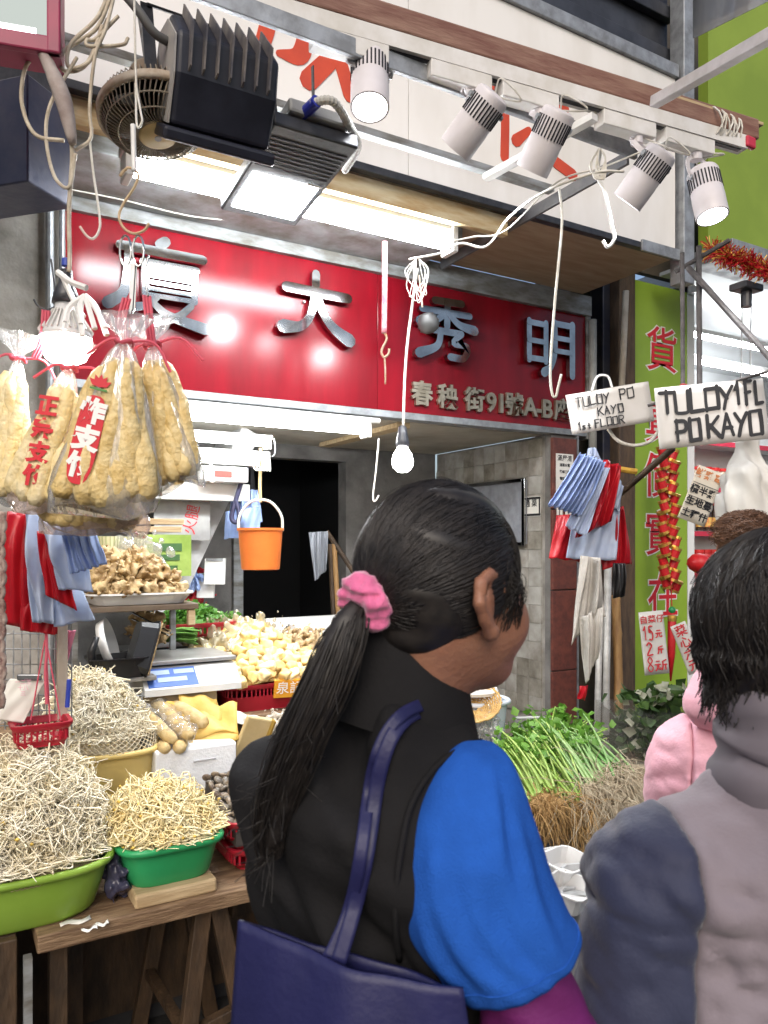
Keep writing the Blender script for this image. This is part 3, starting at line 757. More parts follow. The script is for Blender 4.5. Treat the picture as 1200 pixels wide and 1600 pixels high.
# black halogen floodlight seen from below
fl = thing('floodlight', 'bulky black finned floodlight with yoke beside the cage fan', 'floodlight', (.63, 1.9, 2.6))
dark_gl = M('black floodlight enamel', (.008, .009, .016), .42, col2=(.02, .022, .035), scale=8, bump=.05, bscale=40)
x0, x1 = .492, .748; yc = 1.90
prof = [(-.075, .0), (-.075, .115), (-.045, .20), (.05, .235), (.12, .20), (.13, .0)]
bd = MB(); bd.prism(prof, (x0, yc, 2.615), (0, 1, 0), (0, 0, 1), (1, 0, 0), 0, x1-x0)
b = bd.build('housing', dark_gl, fl)
bev = b.modifiers.new('bevel', 'BEVEL'); bev.width = .012; bev.segments = 3; bev.limit_method = 'ANGLE'
MB().bx(x0-.016, x1+.014, yc-.095, yc+.15, 2.582, 2.613, .008).build('front_rim', dark_gl, fl)
fn = MB()
for i in range(7):
    xx = x0 + .03 + i*(x1-x0-.06)/6
    fn.prism([(-.070, .118), (-.085, .135), (-.06, .225), (.05, .26), (.05, .236), (-.042, .203)], (xx, yc, 2.615), (0, 1, 0), (0, 0, 1), (1, 0, 0), -.002, .002)
fn.build('fins', M('dusty fins', (.06, .06, .075), .55, col2=(.18, .16, .15), scale=15), fl)
MB().prism([(-.072, .003), (-.072, .112), (-.045, .19), (.05, .22), (.12, .19), (.125, .003)], (x0-.0045, yc, 2.615), (0, 1, 0), (0, 0, 1), (1, 0, 0), 0, .004).build('side_plate', M('grey side plate', (.25, .25, .26), .6, col2=(.38, .36, .33), scale=10), fl)  # left end plate, a lighter grey than the housing
yk = MB(); yk.beam((x0-.03, yc+.03, 2.70), (x0-.03, yc+.19, 2.86), .006, .03, up=(1, 0, 0)); yk.beam((x1+.028, yc+.03, 2.70), (x1+.028, yc+.19, 2.86), .006, .03, up=(1, 0, 0))
yk.beam((x0-.03, yc+.19, 2.86), (x1+.028, yc+.19, 2.86), .03, .006)
yk.build('yoke', black_metal, fl)
kn = MB()
for xx in (x0-.026, x1+.02): kn.rod((xx-.008, yc+.03, 2.70), (xx+.012, yc+.03, 2.70), .02, 14)
kn.build('pivot_knob', black_metal, fl)
fl.rotation_euler = (math.radians(30), 0, 0); fl.location = (.625, 1.93, 2.535)
# LED floodlight
le = thing('floodlight', 'slim black floodlight with bright white panel above the red sign', 'floodlight', (.88, 2.08, 2.55))
P0 = np.array([.76, 1.865, 2.588]); ex = np.array([1.0, 0, 0]); ey = nrm((0, .435, -.062)); ez = np.cross(ex, ey)
LW, LL = .25, .44
def lp(a, b, c): return P0 + ex*a + ey*b + ez*c
MB().box(lp(LW/2, LL/2, .024), (LW, LL, .04), (ex, ey, ez), .006).build('body', black_metal, le)
MB().box(lp(LW/2, LL*.70, .0025), (LW*.82, LL*.42, .003), (ex, ey, ez)).build('lit_panel', LED, le)
fb = MB()
for i in range(8): fb.box(lp(LW/2, .05 + i*.018, .0015), (LW*.9, .005, .002), (ex, ey, ez))
fb.build('ribs', M('rib grey', (.05, .055, .07), .4), le)
MB().box(lp(LW*.84, LL*.465, .001), (.05, .009, .002), (ex, ey, ez)).build('nameplate', white_paint, le)
MB().box(lp(LW*.52, .06, .065), (LW*.72, .15, .04), (ex, ey, ez), .008).build('driver_box', M('grey driver box', (.24, .25, .25), .5, col2=(.17, .17, .17), scale=9), le)
MB().beam(lp(LW*.7, .12, .08), lp(LW*.7, .10, .30), .012, .004, up=ex).build('bracket', black_metal, le)
gl = lp(LW*.35, -.012, .06)
MB().rod(gl + ey*.02, gl - ey*.045 + ex*.012, .016, 14).build('cable_gland', M('blue gland', (.02, .03, .30), .4), le)
cpth = smooth_path([gl - ey*.03, gl - ey*.06 + ex*.05 + UP*.0, gl + ex*.13 + UP*-.005 + ey*.0, gl + ex*.22 + UP*.03 + ey*.12, gl + ex*.26 + UP*.06 + ey*.28], 14)
tag(MB().tube(cpth, [.0105 + .0018*(i % 2) for i in range(len(cpth))], 10).build('corrugated_conduit', M('grey conduit', (.42, .41, .38), .6)), 'grey corrugated conduit curling from the blue gland to the fascia', 'conduit')

# ---------------------------------------------------------------- loose cables at upper left
def cable(name, label, pts, r, m, cat='cable', group=None, n=8):
    P = smooth_path(pts, n)
    return tag(MB().tube(P, r, 7).build(name, m, smooth=True), label, cat, group)
D = lambda px, py, d: atD(px, py, d)
CG = 'loose beige cables at upper left'
cl = 'loose beige cable looping beside the navy housing'
cable('cable', 'beige cable dropping in a long loop beside the light box', [D(170, -10, 1.75), D(150, 30, 1.72), D(110, 70, 1.7), D(108, 105, 1.7), D(140, 95, 1.7), D(160, 40, 1.72)], .0045, rope_m, group=CG)
cable('cable', 'beige cable looped twice at the top of the cable tangle', [D(175, -10, 1.75), D(150, 45, 1.72), D(100, 80, 1.7), D(100, 110, 1.7), D(135, 100, 1.72), D(168, 30, 1.74)], .0045, rope_m, group=CG)
cable('cable', 'beige cable arcing out in front of the navy housing', [D(60, 85, 1.68), D(40, 105, 1.68), D(34, 160, 1.68), D(55, 210, 1.68), D(100, 220, 1.68)], .0045, rope_m, group=CG)
cable('cable', 'beige cable hanging lowest beside the navy housing', [D(120, 90, 1.7), D(80, 160, 1.68), D(72, 215, 1.68), D(85, 275, 1.68), D(108, 292, 1.68), D(118, 240, 1.68)], .004, rope_m, group=CG)
cable('cable', 'beige cable folded in a tight loop near the top', [D(185, 25, 1.72), D(150, 60, 1.71), D(136, 62, 1.7), D(140, 72, 1.7), D(190, 70, 1.72), D(200, 60, 1.74)], .004, rope_m, group=CG)
cable('cable', 'beige cable running straight down to the taped bundle', [D(178, -5, 1.74), D(165, 45, 1.7), D(148, 90, 1.7), D(140, 170, 1.7), D(142, 215, 1.7), D(118, 235, 1.69)], .004, rope_m, group=CG)
cable('power_cord', 'beige cord dropping from the cable knot down to the lit lamp', [D(62, 70, 1.66), D(80, 125, 1.66), D(105, 190, 1.67), D(113, 240, 1.68), D(108, 330, 1.69), D(109, 400, 1.7), D(108, 425, 1.7)], .005, rope_m)
tp = MB(); tp.tube(smooth_path([D(60, 70, 1.655), D(80, 110, 1.655), D(100, 160, 1.66), D(114, 225, 1.67)], 5), [.011, .011, .012, .013, .014, .014, .016, .017, .018, .018, .018, .017, .016, .014, .012, .008], 8)
tag(tp.build('tape_wrapped_bundle', M('old tape', (.42, .37, .34), .7, col2=(.28, .22, .2), scale=18, bump=.3), smooth=True), 'tape wrapped bundle of old cables beside the navy housing', 'cables')
cable('conduit_hose', 'dark ribbed hose running from the top beside the floodlight', [D(185, -20, 1.8), D(215, 15, 1.8), D(240, 50, 1.82), D(262, 65, 1.85)], .011, M('dark hose', (.10, .10, .10), .6))
cable('wire', 'thin pale wire strung across the grey lintel', [atY(105, 295, 2.9), atY(190, 312, 2.9), atY(300, 338, 2.9), atY(400, 348, 2.9), atY(520, 370, 2.9), atY(600, 385, 2.9)], .003, white_cable)

# ---------------------------------------------------------------- hooks
def hook(label, pts, r, m, group=None):
    return cable('hook', label, pts, r, m, 'hook', group, 7)
hook('thin white steel hook dangling left of the tofu bags hook', [D(140, 215, 1.7), D(146, 270, 1.7), D(156, 340, 1.7), D(154, 362, 1.7), D(145, 373, 1.7), D(135, 368, 1.7), D(125, 354, 1.7)], .0028, white_cable)
hook('rusty S hook carrying the steel scissors above the tofu bags', [D(198, 264, 1.68), D(192, 268, 1.68), D(188, 275, 1.68), D(200, 262, 1.68), D(216, 272, 1.68), D(210, 292, 1.68), D(192, 320, 1.68), D(186, 340, 1.68), D(195, 358, 1.68), D(210, 365, 1.68), D(225, 360, 1.68), D(233, 349, 1.68)], .003, M('tan rusty wire', (.45, .33, .2), .5, .3))
cable('white_string', 'thin white doubled cord hanging in front of the cage fan', [D(210, -10, 1.7), D(211, 60, 1.7), D(213, 130, 1.7), D(220, 175, 1.7), D(222, 190, 1.7), D(214, 196, 1.7), D(212, 130, 1.7)], .0026, white_cable, 'cord')
cable('plastic_strip', 'flat white strip hanging in front of the lit tube', [D(208, 195, 1.68), D(209, 235, 1.68), D(210, 268, 1.68)], .006, white_plastic, 'cord')
hook('long white steel hook hanging before the last sign character', [D(874, 295, 2.55), D(878, 350, 2.55), D(867, 470, 2.55), D(860, 570, 2.55), D(862, 612, 2.55), D(868, 620, 2.55), D(872, 605, 2.55), D(877, 585, 2.55)], .0045, white_cable)
hook('short white hook hanging below the steel strut', [D(938, 235, 2.6), D(934, 275, 2.6), D(945, 300, 2.6), D(955, 350, 2.6), D(960, 372, 2.6), D(950, 386, 2.6), D(942, 376, 2.6)], .006, white_plastic)
hook('thin white hook hanging inside the shop above the woman', [D(592, 685, 3.4), D(588, 730, 3.4), D(583, 775, 3.4), D(586, 783, 3.4), D(592, 774, 3.4)], .004, white_cable)
hook('small rusty hook on the pink cord before the signboard', [D(600, 518, 3.0), D(604, 530, 3.0), D(596, 548, 3.0), D(600, 558, 3.0), D(607, 553, 3.0), D(608, 545, 3.0)], .005, rust_steel)
cable('pink_rope', 'pink braided cord hanging in front of the red signboard', [D(601, 378, 3.0), D(601, 450, 3.0), D(600, 520, 3.0)], [.011]*17, M('pink cord', (.45, .13, .17), .8, col2=(.55, .3, .3), scale=60), 'cord')
cable('rusty_wire', 'short rusty wire below the small hook on the signboard', [D(601, 560, 3.0), D(602, 580, 3.0), D(602, 600, 3.0)], .004, rust_steel, 'wire')
for i, (a, b_, c_) in enumerate([(690, 400, 640), (700, 382, 740), (640, 410, 668)]):
    pass
cable('white_cable', 'white cable sagging from the tube lamp end to the steel strut', [D(640, 405, 2.9), D(690, 395, 2.75), D(720, 380, 2.65), D(760, 385, 2.6), D(795, 340, 2.55), D(850, 300, 2.5), D(930, 270, 2.45), D(975, 268, 2.45)], .0042, white_cable)
cable('white_cable', 'thin white cable looped along the dark steel strut', [D(700, 378, 2.7), D(740, 370, 2.65), D(790, 360, 2.6), D(870, 285, 2.55), D(940, 262, 2.5), D(1000, 238, 2.4)], .0028, white_cable)
kn = MB()
for i in range(7):
    a = random.uniform(-.25, .25)
    kn.tube(smooth_path([D(650, 405, 2.95), D(640+30*a+random.uniform(-8, 8), 425+4*i, 2.95), D(652+random.uniform(-12, 14), 455+3*i, 2.94), D(664+random.uniform(-8, 8), 425, 2.95), D(655, 405, 2.95)], 5), .0018, 5)
tag(kn.build('cable_knot', white_cable, kind=None), 'tangle of thin white wire above the hanging bulb', 'wire')
kn = MB()
for i in range(5): kn.tube(smooth_path([D(936, 232, 2.45), D(930+random.uniform(-10, 10), 250+4*i, 2.45), D(938+random.uniform(-8, 8), 280, 2.45), D(946, 250, 2.45), D(938, 232, 2.45)], 5), .003, 5)
tag(kn.build('wire_tangle', white_cable), 'tangle of white wire tied to the end of the grey bar', 'wire')

# scissors on the hook
sc_ = thing('scissors', 'steel scissors hanging by their handles from the rusty hook', 'scissors', D(210, 420, 1.68))
for s_ in (-1, 1):
    a = D(210 + s_*5, 372, 1.68); hnd = MB()
    hnd.tube([D(206 + s_*10 + 9*math.cos(t), 392 + 24*math.sin(t), 1.68) for t in np.linspace(0, 2*math.pi, 18)[:-1]], .0025, 6, closed=True)
    hnd.build('handle', steel, sc_)
bld = MB(); bld.prism([(0, 0), (.012, 0), (.006, -.10), (0, -.11)], D(203, 412, 1.68), RIGHT, UP, -FWD, 0, .003); bld.build('blade', steel, sc_)
bld = MB(); bld.prism([(0, 0), (.012, 0), (.008, -.10), (.002, -.11)], D(206, 412, 1.685), RIGHT, UP, -FWD, 0, .003); bld.build('blade', steel, sc_)

# ---------------------------------------------------------------- hanging bulbs
hb = thing('hanging_bulb', 'lit white bulb hanging on a cord below the red signboard', 'bulb', D(629, 740, 3.05))
MB().tube(smooth_path([D(652, 420, 2.98), D(645, 470, 3.0), D(636, 540, 3.02), D(632, 600, 3.04), D(630, 670, 3.05)], 6), .0055, 7).build('cord', white_cable, hb, True)
bc = D(629, 718, 3.05)
MB().lathe(bc, [(.008, .135), (.016, .13), (.02, .10), (.026, .075), (.028, .06), (.022, .05)], 18).build('socket', black_metal, hb, True)
MB().lathe(bc, [(.0, -.052), (.022, -.048), (.039, -.030), (.0425, -.006), (.037, .02), (.024, .04), (.018, .052)], 24).build('bulb', BULB, hb, True)
lm = thing('lamp', 'lit reflector lamp hanging among the bags of fried tofu sticks', 'lamp', D(104, 530, 1.66))
lc = D(103, 480, 1.72)
MB().lathe(lc, [(.007, .085), (.014, .082), (.016, .055), (.026, .03), (.030, .008)], 18).build('socket', black_metal, lm, True)
MB().lathe(lc, [(.0235, .006), (.024, -.012), (.052, -.055), (.056, -.062), (.056, -.07), (.0, -.069)], 28).build('fin_body', M('grey white lamp body', (.55, .55, .55), .4), lm, True)
fn = MB()
for i in range(28):
    th = 2*math.pi*i/28; rd = np.array([math.cos(th), math.sin(th), 0])
    fn.beam(lc + rd*.027 + UP*-.010, lc + rd*.0565 + UP*-.056, .0022, .006, up=rd)
fn.build('fins', white_paint, lm)
MB().lathe(lc + UP*-.0705, [(.0555, 0), (.055, -.02), (.042, -.046), (.02, -.058), (0, -.06)], 28).build('bulb_glass', emit('lamp glass', (1, .99, .95), 40), lm, True)
MB().lathe(lc + UP*.09, [(.004, 0), (.009, .002), (.009, .018), (.005, .02)], 12).build('blue_clip', M('blue clip', (.03, .06, .35), .4), lm)
# shade bulb, seen before the third character
cf = thing('metal_cone_lamp', 'small grey ribbed metal lampshade before the third sign character', 'lampshade', D(665, 500, 3.3))
MB().lathe(D(668, 500, 3.28), [(.012, .03), (.03, .025)] + [(.045 + .004*(i % 2) - .0009*(i-4)**2, .02 - i*.009) for i in range(8)] + [(.02, -.055), (0, -.058)], 20, nrm(UP - RIGHT*.25 - FWD*.4)).build('shade', M('grey ribbed shade', (.12, .12, .12), .5, .5), cf, True)
MB().tube([D(655, 430, 3.25), D(660, 480, 3.27)], .004, 6).build('cord', rope_m, cf)
# ================================================================ hanging film and cloth
def cloth(name, quad, d, mat, parent, rip=5, amp=.012, bulge=.02, nu=40, nv=26, ph=0., gather=1.0, thick=.003, jit=1., fold=0.0):
    """quad: TL TR BR BL (px, py[, depth]) ; a rippled sheet with thickness, curved out towards the viewer"""
    Q = [atD(q[0], q[1], q[2] if len(q) > 2 else d) for q in quad]
    U = np.linspace(0, 1, nu); Vv = np.linspace(0, 1, nv); G = np.zeros((nv, nu, 3))
    r1, r2, r3 = np.random.default_rng(int(abs(quad[0][0]*7 + quad[2][1]*3 + ph*11))).uniform(0, 6.28, 3)
    for i, v in enumerate(Vv):
        for j, u in enumerate(U):
            p = Q[0]*(1-u)*(1-v) + Q[1]*u*(1-v) + Q[2]*u*v + Q[3]*(1-u)*v
            a = amp * (1 - .45*v*(2-gather))
            w = math.sin(rip*2*math.pi*u + r1 + .9*math.sin(2.3*v + r2) + .6*math.sin(3.1*u*2 + r3)) * a
            w += .4*a*math.sin(rip*4.7*u*math.pi + 5*v*jit + r3)
            w += .35*a*math.sin(9*v*jit + 4*u + r2) * v
            b = bulge*math.sin(math.pi*u)*math.sin(math.pi*min(1, .15+v*.85))
            sag = fold*math.sin(rip*2*math.pi*u + r2)*v
            G[i, j] = p - FWD*(w + b) + UP*(sag + .25*w*(1 if v > .9 else 0))
    mb = MB(); mb.sheet(G)
    o = mb.build(name, mat, parent, True)
    if thick:
        s = o.modifiers.new('thickness', 'SOLIDIFY'); s.thickness = thick; s.offset = 1
    return o
bag_red = M('red carrier bag film', (.48, .012, .022), .32, col2=(.38, .01, .02), scale=9, tl=.25, bump=.5, bscale=16, det=3)
bag_blue = M('pale blue carrier bag film', (.36, .47, .75), .35, col2=(.27, .38, .68), scale=12, tl=.25, bump=.5, bscale=16, det=3)
bag_white = M('pale grey blue bag film', (.52, .60, .75), .35, col2=(.42, .50, .68), scale=10, tl=.3, bump=.5, bscale=16, det=3)

# ================================================================ right side: gap with pipes and posts
gap = thing('service_gap', 'dark recess with rusty back sheet between the shop and the green panel', 'recess', (3.15, 3.2, 0))
MB().bx(2.94, 3.40, 3.28, 3.33, 0, 3.6).build('back_sheet', M('dark backing sheet', (.05, .045, .04), .8, col2=(.10, .08, .06), scale=6, bump=.3), gap)  # dark panel colour gives the recess its darkness
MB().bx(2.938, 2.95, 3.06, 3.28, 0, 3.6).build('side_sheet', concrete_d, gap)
MB().bx(2.94, 4.3, 3.10, 3.14, 3.08, 5.2).build('added_backing', MATS['dark backing sheet'], gap)  # added dark backing, hides the strip of sky beside the corner post
pst = lambda px0, px1, Y: (atY(px0, 800, Y)[0], atY(px1, 800, Y)[0])
a, b = pst(966, 991, 3.0)
tag(MB().bx(a, b, 2.99, 3.14, 0, 3.2, .006).build('timber_post', M('black brown post', (.06, .042, .032), .7, col2=(.12, .08, .05), scale=8, stretch=(4, 4, 1), bump=.4)), 'dark brown post at the left edge of the green panel', 'post')
a, b = pst(938, 962, 3.08)
tag(MB().bx(a, b, 3.06, 3.16, 1.9, 3.3, .006).build('steel_post', M('blue black steel', (.03, .035, .06), .4, .3, col2=(.06, .06, .07), scale=12)), 'blue black steel post right of the red signboard', 'post')
def vpipe(label, p0, p1, Y, r, m, name='pipe'):
    return tag(MB().rod(atY(*p0, Y), atY(*p1, Y), r, 12).build(name, m, smooth=True), label, 'pipe')
vpipe('thin grey pipe against the post beside the steel red sign end', (926, 500), (926, 720), 2.98, .022, M('grey pvc', (.45, .46, .44), .5, col2=(.3, .3, .28), scale=12))
vpipe('beige pipe slanting up to the awning beside the green panel', (978, 455), (970, 640), 2.9, .017, M('beige pvc', (.55, .51, .44), .5, col2=(.4, .35, .28), scale=12))
ppm = M('pale grey pole', (.55, .55, .53), .45, .2, col2=(.36, .35, .33), scale=14)
vpipe('pale grey pole below the towel, the one nearer the granite', (938, 950), (930, 1250), 2.82, .017, ppm, 'pole')
vpipe('pale grey pole below the red bags, the one nearer the bamboo', (950, 880), (944, 1290), 2.80, .019, ppm, 'pole')
MB_ = MB().rod(atY(925, 1152, 2.79), atY(950, 1150, 2.79), .006, 8)
bam = M('bamboo pole', (.42, .25, .10), .5, col2=(.28, .15, .06), scale=10, stretch=(4, 4, 1))
bp = smooth_path([atY(962, 930, 2.84), atY(966, 1050, 2.8), atY(972, 1320, 2.7)], 12)
tag(MB().tube(bp, [.023 + (.004 if i % 7 == 0 else 0) for i in range(len(bp))], 12).build('bamboo_pole', bam, smooth=True), 'bamboo pole leaning in the dark gap beside the green panel', 'pole')
tag(MB().rod(D(968, 772, 3.1), D(1052, 700, 2.9), .013, 10).build('wooden_stick', wood_d, smooth=True), 'dark wooden stick slanting up behind the cardboard signs', 'stick')
kn = MB(); kn.tube(smooth_path([D(958+6*math.sin(i*1.3), 734+3*math.cos(i*2.1), 3.06) for i in range(8)] + [D(995, 737, 3.05)], 4), .012, 7)
tag(kn.build('yellow_rope', M('yellow rope', (.55, .33, .04), .7, col2=(.4, .22, .03), scale=50)), 'short yellow rope knot on the dark post', 'rope')

# bundles of carrier bags at the right
rb = thing('carrier_bags', 'bundle of red and blue carrier bags hanging beside the tear off posters', 'bags', D(925, 890, 3.05))
cloth('red_bag', [(872, 805), (955, 800), (962, 884), (858, 872)], 3.08, bag_red, rb, 4, .02, .03)
cloth('red_bag', [(948, 800), (975, 790), (990, 880), (942, 890)], 3.06, bag_red, rb, 2, .02, .03)
cloth('pale_bag', [(905, 760), (972, 756), (962, 876), (884, 872)], 3.03, bag_white, rb, 2, .012, .03)
cloth('red_bag', [(925, 715), (968, 728), (955, 815), (898, 842)], 2.98, bag_red, rb, 2, .03, .05, ph=2)
cloth('pale_bag', [(925, 728), (952, 732), (915, 838), (884, 822)], 2.93, bag_white, rb, 2, .016, .03)
cloth('pale_bag', [(962, 742), (975, 760), (968, 800), (950, 790)], 3.0, bag_white, rb, 1, .01, .02)
cloth('blue_bag_fan', [(905, 708), (945, 722), (908, 806), (856, 790)], 2.90, bag_blue, rb, 7, .022, .03, nu=70, ph=1)
cloth('bag_neck', [(920, 700), (932, 700), (942, 725), (914, 722)], 2.97, bag_white, rb, 2, .012, .02)
tag(cloth('towel', [(906, 868), (940, 872), (948, 962), (890, 1008)], 2.96, M('grey rag cloth', (.42, .40, .37), .9, col2=(.33, .31, .28), scale=12, bump=.4, bscale=80), None, 1.6, .03, .03, ph=3, fold=.01), 'grey rag hanging under the bundle of red bags', 'rag')
tag(cloth('rag', [(905, 965), (944, 945), (940, 1012), (916, 1068)], 2.93, MATS['grey rag cloth'], None, 2, .02, .03, ph=5), 'lower corner of a second grey rag on the poles', 'rag')
tag(cloth('dark_cloth', [(955, 880), (975, 880), (976, 932), (957, 935)], 3.0, M('black plastic', (.02, .02, .022), .35), None, 2, .02, .03), 'black plastic bag tied to the bamboo pole', 'bag')
tag(cloth('red_scrap', [(906, 1072), (918, 1070), (915, 1095), (903, 1092)], 3.0, bag_red, None, 1, .01, .02), 'small red plastic scrap hanging low in the dark gap', 'bag')

# papers stuck on the wall and wall end
def sheet(name, label, o, ex, ey, w, h, mat, cat='poster', t=.002):
    ex = nrm(ex); ey = nrm(ey); th = thing(name, label, cat, o)
    n = np.cross(ex, ey)
    MB().box(np.asarray(o) + n*t/2, (w, h, t), (ex, ey, n)).build('paper', mat, th)
    return th
WX = np.array([0, -1.0, 0])
po = np.array([2.835, 2.985, 1.87])
t = sheet('tear_off_poster', 'white tear off notice on the brown granite slabs', po, (1, 0, 0), UP, .12, .20, paper_w)
for i, tx in enumerate(('滿屋清', '通渠水電', '裝修工程', '電話查詢')):
    text_obj('print', tx, .034 if i == 0 else .018, po + np.array([0, 0, .075 - .035*i]), (1, 0, 0), UP, ink_k, t, lift=.0024, extrude=.0002, offset=.0005)
for i in range(6):
    if i == 2: continue
    MB().box(po + np.array([-.05 + i*.02, -.004 - .004*(i % 3), -.16]), (.016, .002, .12)).build('strip', paper_w, t)
po = np.array([2.7525, 3.15, 1.70])
t = sheet('notice', 'small bordered notice taped on the tiled wall', po, WX, UP, .15, .105, paper_w)
for s_ in (-1, 1):
    MB().box(po + np.array([-.0022, 0, s_*.044]), (.002, .15, .012)).build('border', ink_k, t); MB().box(po + np.array([-.0022, s_*.068, 0]), (.0016, .010, .076)).build('border', ink_k, t)
text_obj('print', '通 渠', .042, po + np.array([0, 0, .015]), WX, UP, ink_k, t, lift=.0024, extrude=.0002, offset=.0008)
fb_ = thing('framed_notice', 'narrow metal framed glass notice case on the tiled wall', 'notice board', (2.74, 3.42, 1.4))
yA = atX(735, 800, 2.745)[1]; yB = atX(822, 800, 2.745)[1]
zt = atX(822, 750, 2.745)[2]; zb = atX(822, 850, 2.745)[2]
MB().bx(2.735, 2.7525, yB, yA, zb, zt).build('board', M('blue grey print', (.30, .32, .36), .55, col2=(.22, .23, .26), scale=20), fb_)
for y_ in (yA, yB): MB().bx(2.722, 2.7345, y_-.012, y_+.012, zb-.01, zt+.01, .002).build('frame_bar', steel, fb_)
for z_ in (zt, zb): MB().bx(2.724, 2.7345, yB+.013, yA-.013, z_-.01, z_+.01, .002).build('frame_bar', steel, fb_)

# ================================================================ green panel of the next shop
gp = thing('upright_sign', 'bright green upright panel with red Chinese characters', 'sign', (3.6, 3.0, .5))
gx0, gx1 = atY(991, 800, 3.0)[0], atY(1074, 800, 3.0)[0]
green = M('lime green panel', (.28, .43, .05), .4, col2=(.24, .38, .035), scale=4)
MB().bx(gx0, gx1, 3.0, 3.04, .35, 2.98, .003).build('panel', green, gp)
wtx = M('white outline print', (.8, .8, .76), .5); rtx = M('red print', (.60, .02, .035), .5)
for ch, px, py, s in (('貨', 1034, 552, .27), ('真', 1032, 665, .27), ('價', 1030, 748, .27), ('實', 1032, 838, .27), ('在', 1036, 935, .27)):
    c = atY(px, py, 3.0)
    text_obj('outline', ch, s, c, (1, 0, 0), UP, wtx, gp, extrude=.0004, offset=.009, lift=.001)
    text_obj('character', ch, s, c, (1, 0, 0), UP, rtx, gp, extrude=.0006, offset=.0015, lift=.003)
# firecracker string
fcs = thing('firecracker_string', 'string of red and gold firecracker ornaments on the green panel', 'ornament', D(1045, 925, 4.2))
redf = M('red foil', (.5, .015, .02), .4); gold = M('gold foil', (.75, .45, .10), .3, .8)
mbr, mbg = MB(), MB()
for i in range(13):
    for s_ in (-1, 1):
        px = 1043 + s_*8 + 2*math.sin(i*1.7) + i*.3; py = 706 + i*17 + (6 if s_ > 0 else 0)
        c = D(px, py, 4.15 - .03*(i % 2)); ax = nrm(UP + RIGHT*.35*s_ + FWD*random.uniform(-.3, .1))
        MB().lathe(c, [(.022, -.028), (.024, -.026), (.024, .026), (.022, .028)], 10, ax).build('cracker', redf, fcs)
        MB().lathe(c, [(.0265, -.034), (.0265, -.02), (.019, -.018)], 10, ax).lathe(c, [(.019, .018), (.0265, .02), (.0265, .034)], 10, ax).build('gold_band', gold, fcs)
pd = thing('pendant', 'long red pendant with green bead hanging on the green panel', 'ornament', D(1050, 1060, 4.1))
MB().lathe(D(1050, 953, 4.1), [(0, .02), (.016, .012), (.02, 0), (.016, -.012), (0, -.02)], 14).build('bead', M('green bead', (.02, .25, .08), .3), pd, True)
MB().tube([D(1050, 962, 4.1), D(1050, 968, 4.1), D(1049, 1020, 4.1), D(1048, 1064, 4.1)], [.012, .022, .02, .004], 10).build('body', redf, pd, True)
MB().lathe(D(1050, 966, 4.1), [(.023, -.015), (.024, -.005), (.024, .005), (.023, .015)], 12).build('band', gold, pd)
MB().tube([D(1048, 900, 4.1), D(1050, 950, 4.1)], .003, 5).build('string', redf, pd)
# price cards
def card(name, label, q, d, mat, cat='sign', t=.006):
    TL, TR, BR, BL = [atD(p[0], p[1], p[2] if len(p) > 2 else d) for p in q]
    ex = nrm((TR-TL) + (BR-BL)); ey0 = (TL-BL) + (TR-BR); ey = nrm(ey0 - ex*np.dot(ex, ey0)); n = np.cross(ex, ey)
    c = (TL+TR+BR+BL)/4; w = (np.linalg.norm(TR-TL)+np.linalg.norm(BR-BL))/2; h = (np.linalg.norm(TL-BL)+np.linalg.norm(TR-BR))/2
    th = thing(name, label, cat, c - UP*h/2)
    nx, ny = 12, 8; rs = np.random.default_rng(int(q[0][0])); ph = rs.uniform(0, 6.28, 3)
    G = [[c + ex*w*(u-.5) + ey*h*(v-.5) + n*.004*math.sin(3*u+2*v+ph[0]) for u in np.linspace(0, 1, nx)] for v in np.linspace(0, 1, ny)]
    o = MB().sheet(G).build('card', mat, th, True); s = o.modifiers.new('thickness', 'SOLIDIFY'); s.thickness = t; s.offset = -1
    return th, c, ex, ey, n, w, h
wcard = M('laminated white card', (.66, .65, .62), .3, col2=(.55, .53, .49), scale=3)
th, c, ex, ey, n, w, h = card('price_card', 'white price card reading 15 and 8 on the green panel', [(1001, 957), (1038, 953), (1043, 1052), (1005, 1056)], 3.7, wcard)
text_obj('print', '自菜仔', .040, c + ey*h*.37, ex, ey, ink_r, th, lift=.0055, extrude=.0002, offset=.0006)
pen_text('print', [('15', -.048, -.0 + h*.06, .006, .065, .25), ('元', .012, h*.08, .045, .035, .2), ('2', -.04, -h*.19, -.005, .06, .2), ('斤', .012, -h*.17, .045, .035, .2), ('8', -.045, -h*.45, -.008, .07, .2), ('元斤', -.005, -h*.43, .055, .045, .2)], c + n*.003, ex, ey, ink_r, th, .0065)
th, c, ex, ey, n, w, h = card('price_card', 'white price card with red writing behind the pendant', [(1055, 977), (1080, 968), (1092, 1048), (1070, 1058)], 3.8, wcard)
text_obj('print', '菜\n心\n六\n元', .06, c, ex, ey, ink_r, th, lift=.0055, extrude=.0002, offset=.001)

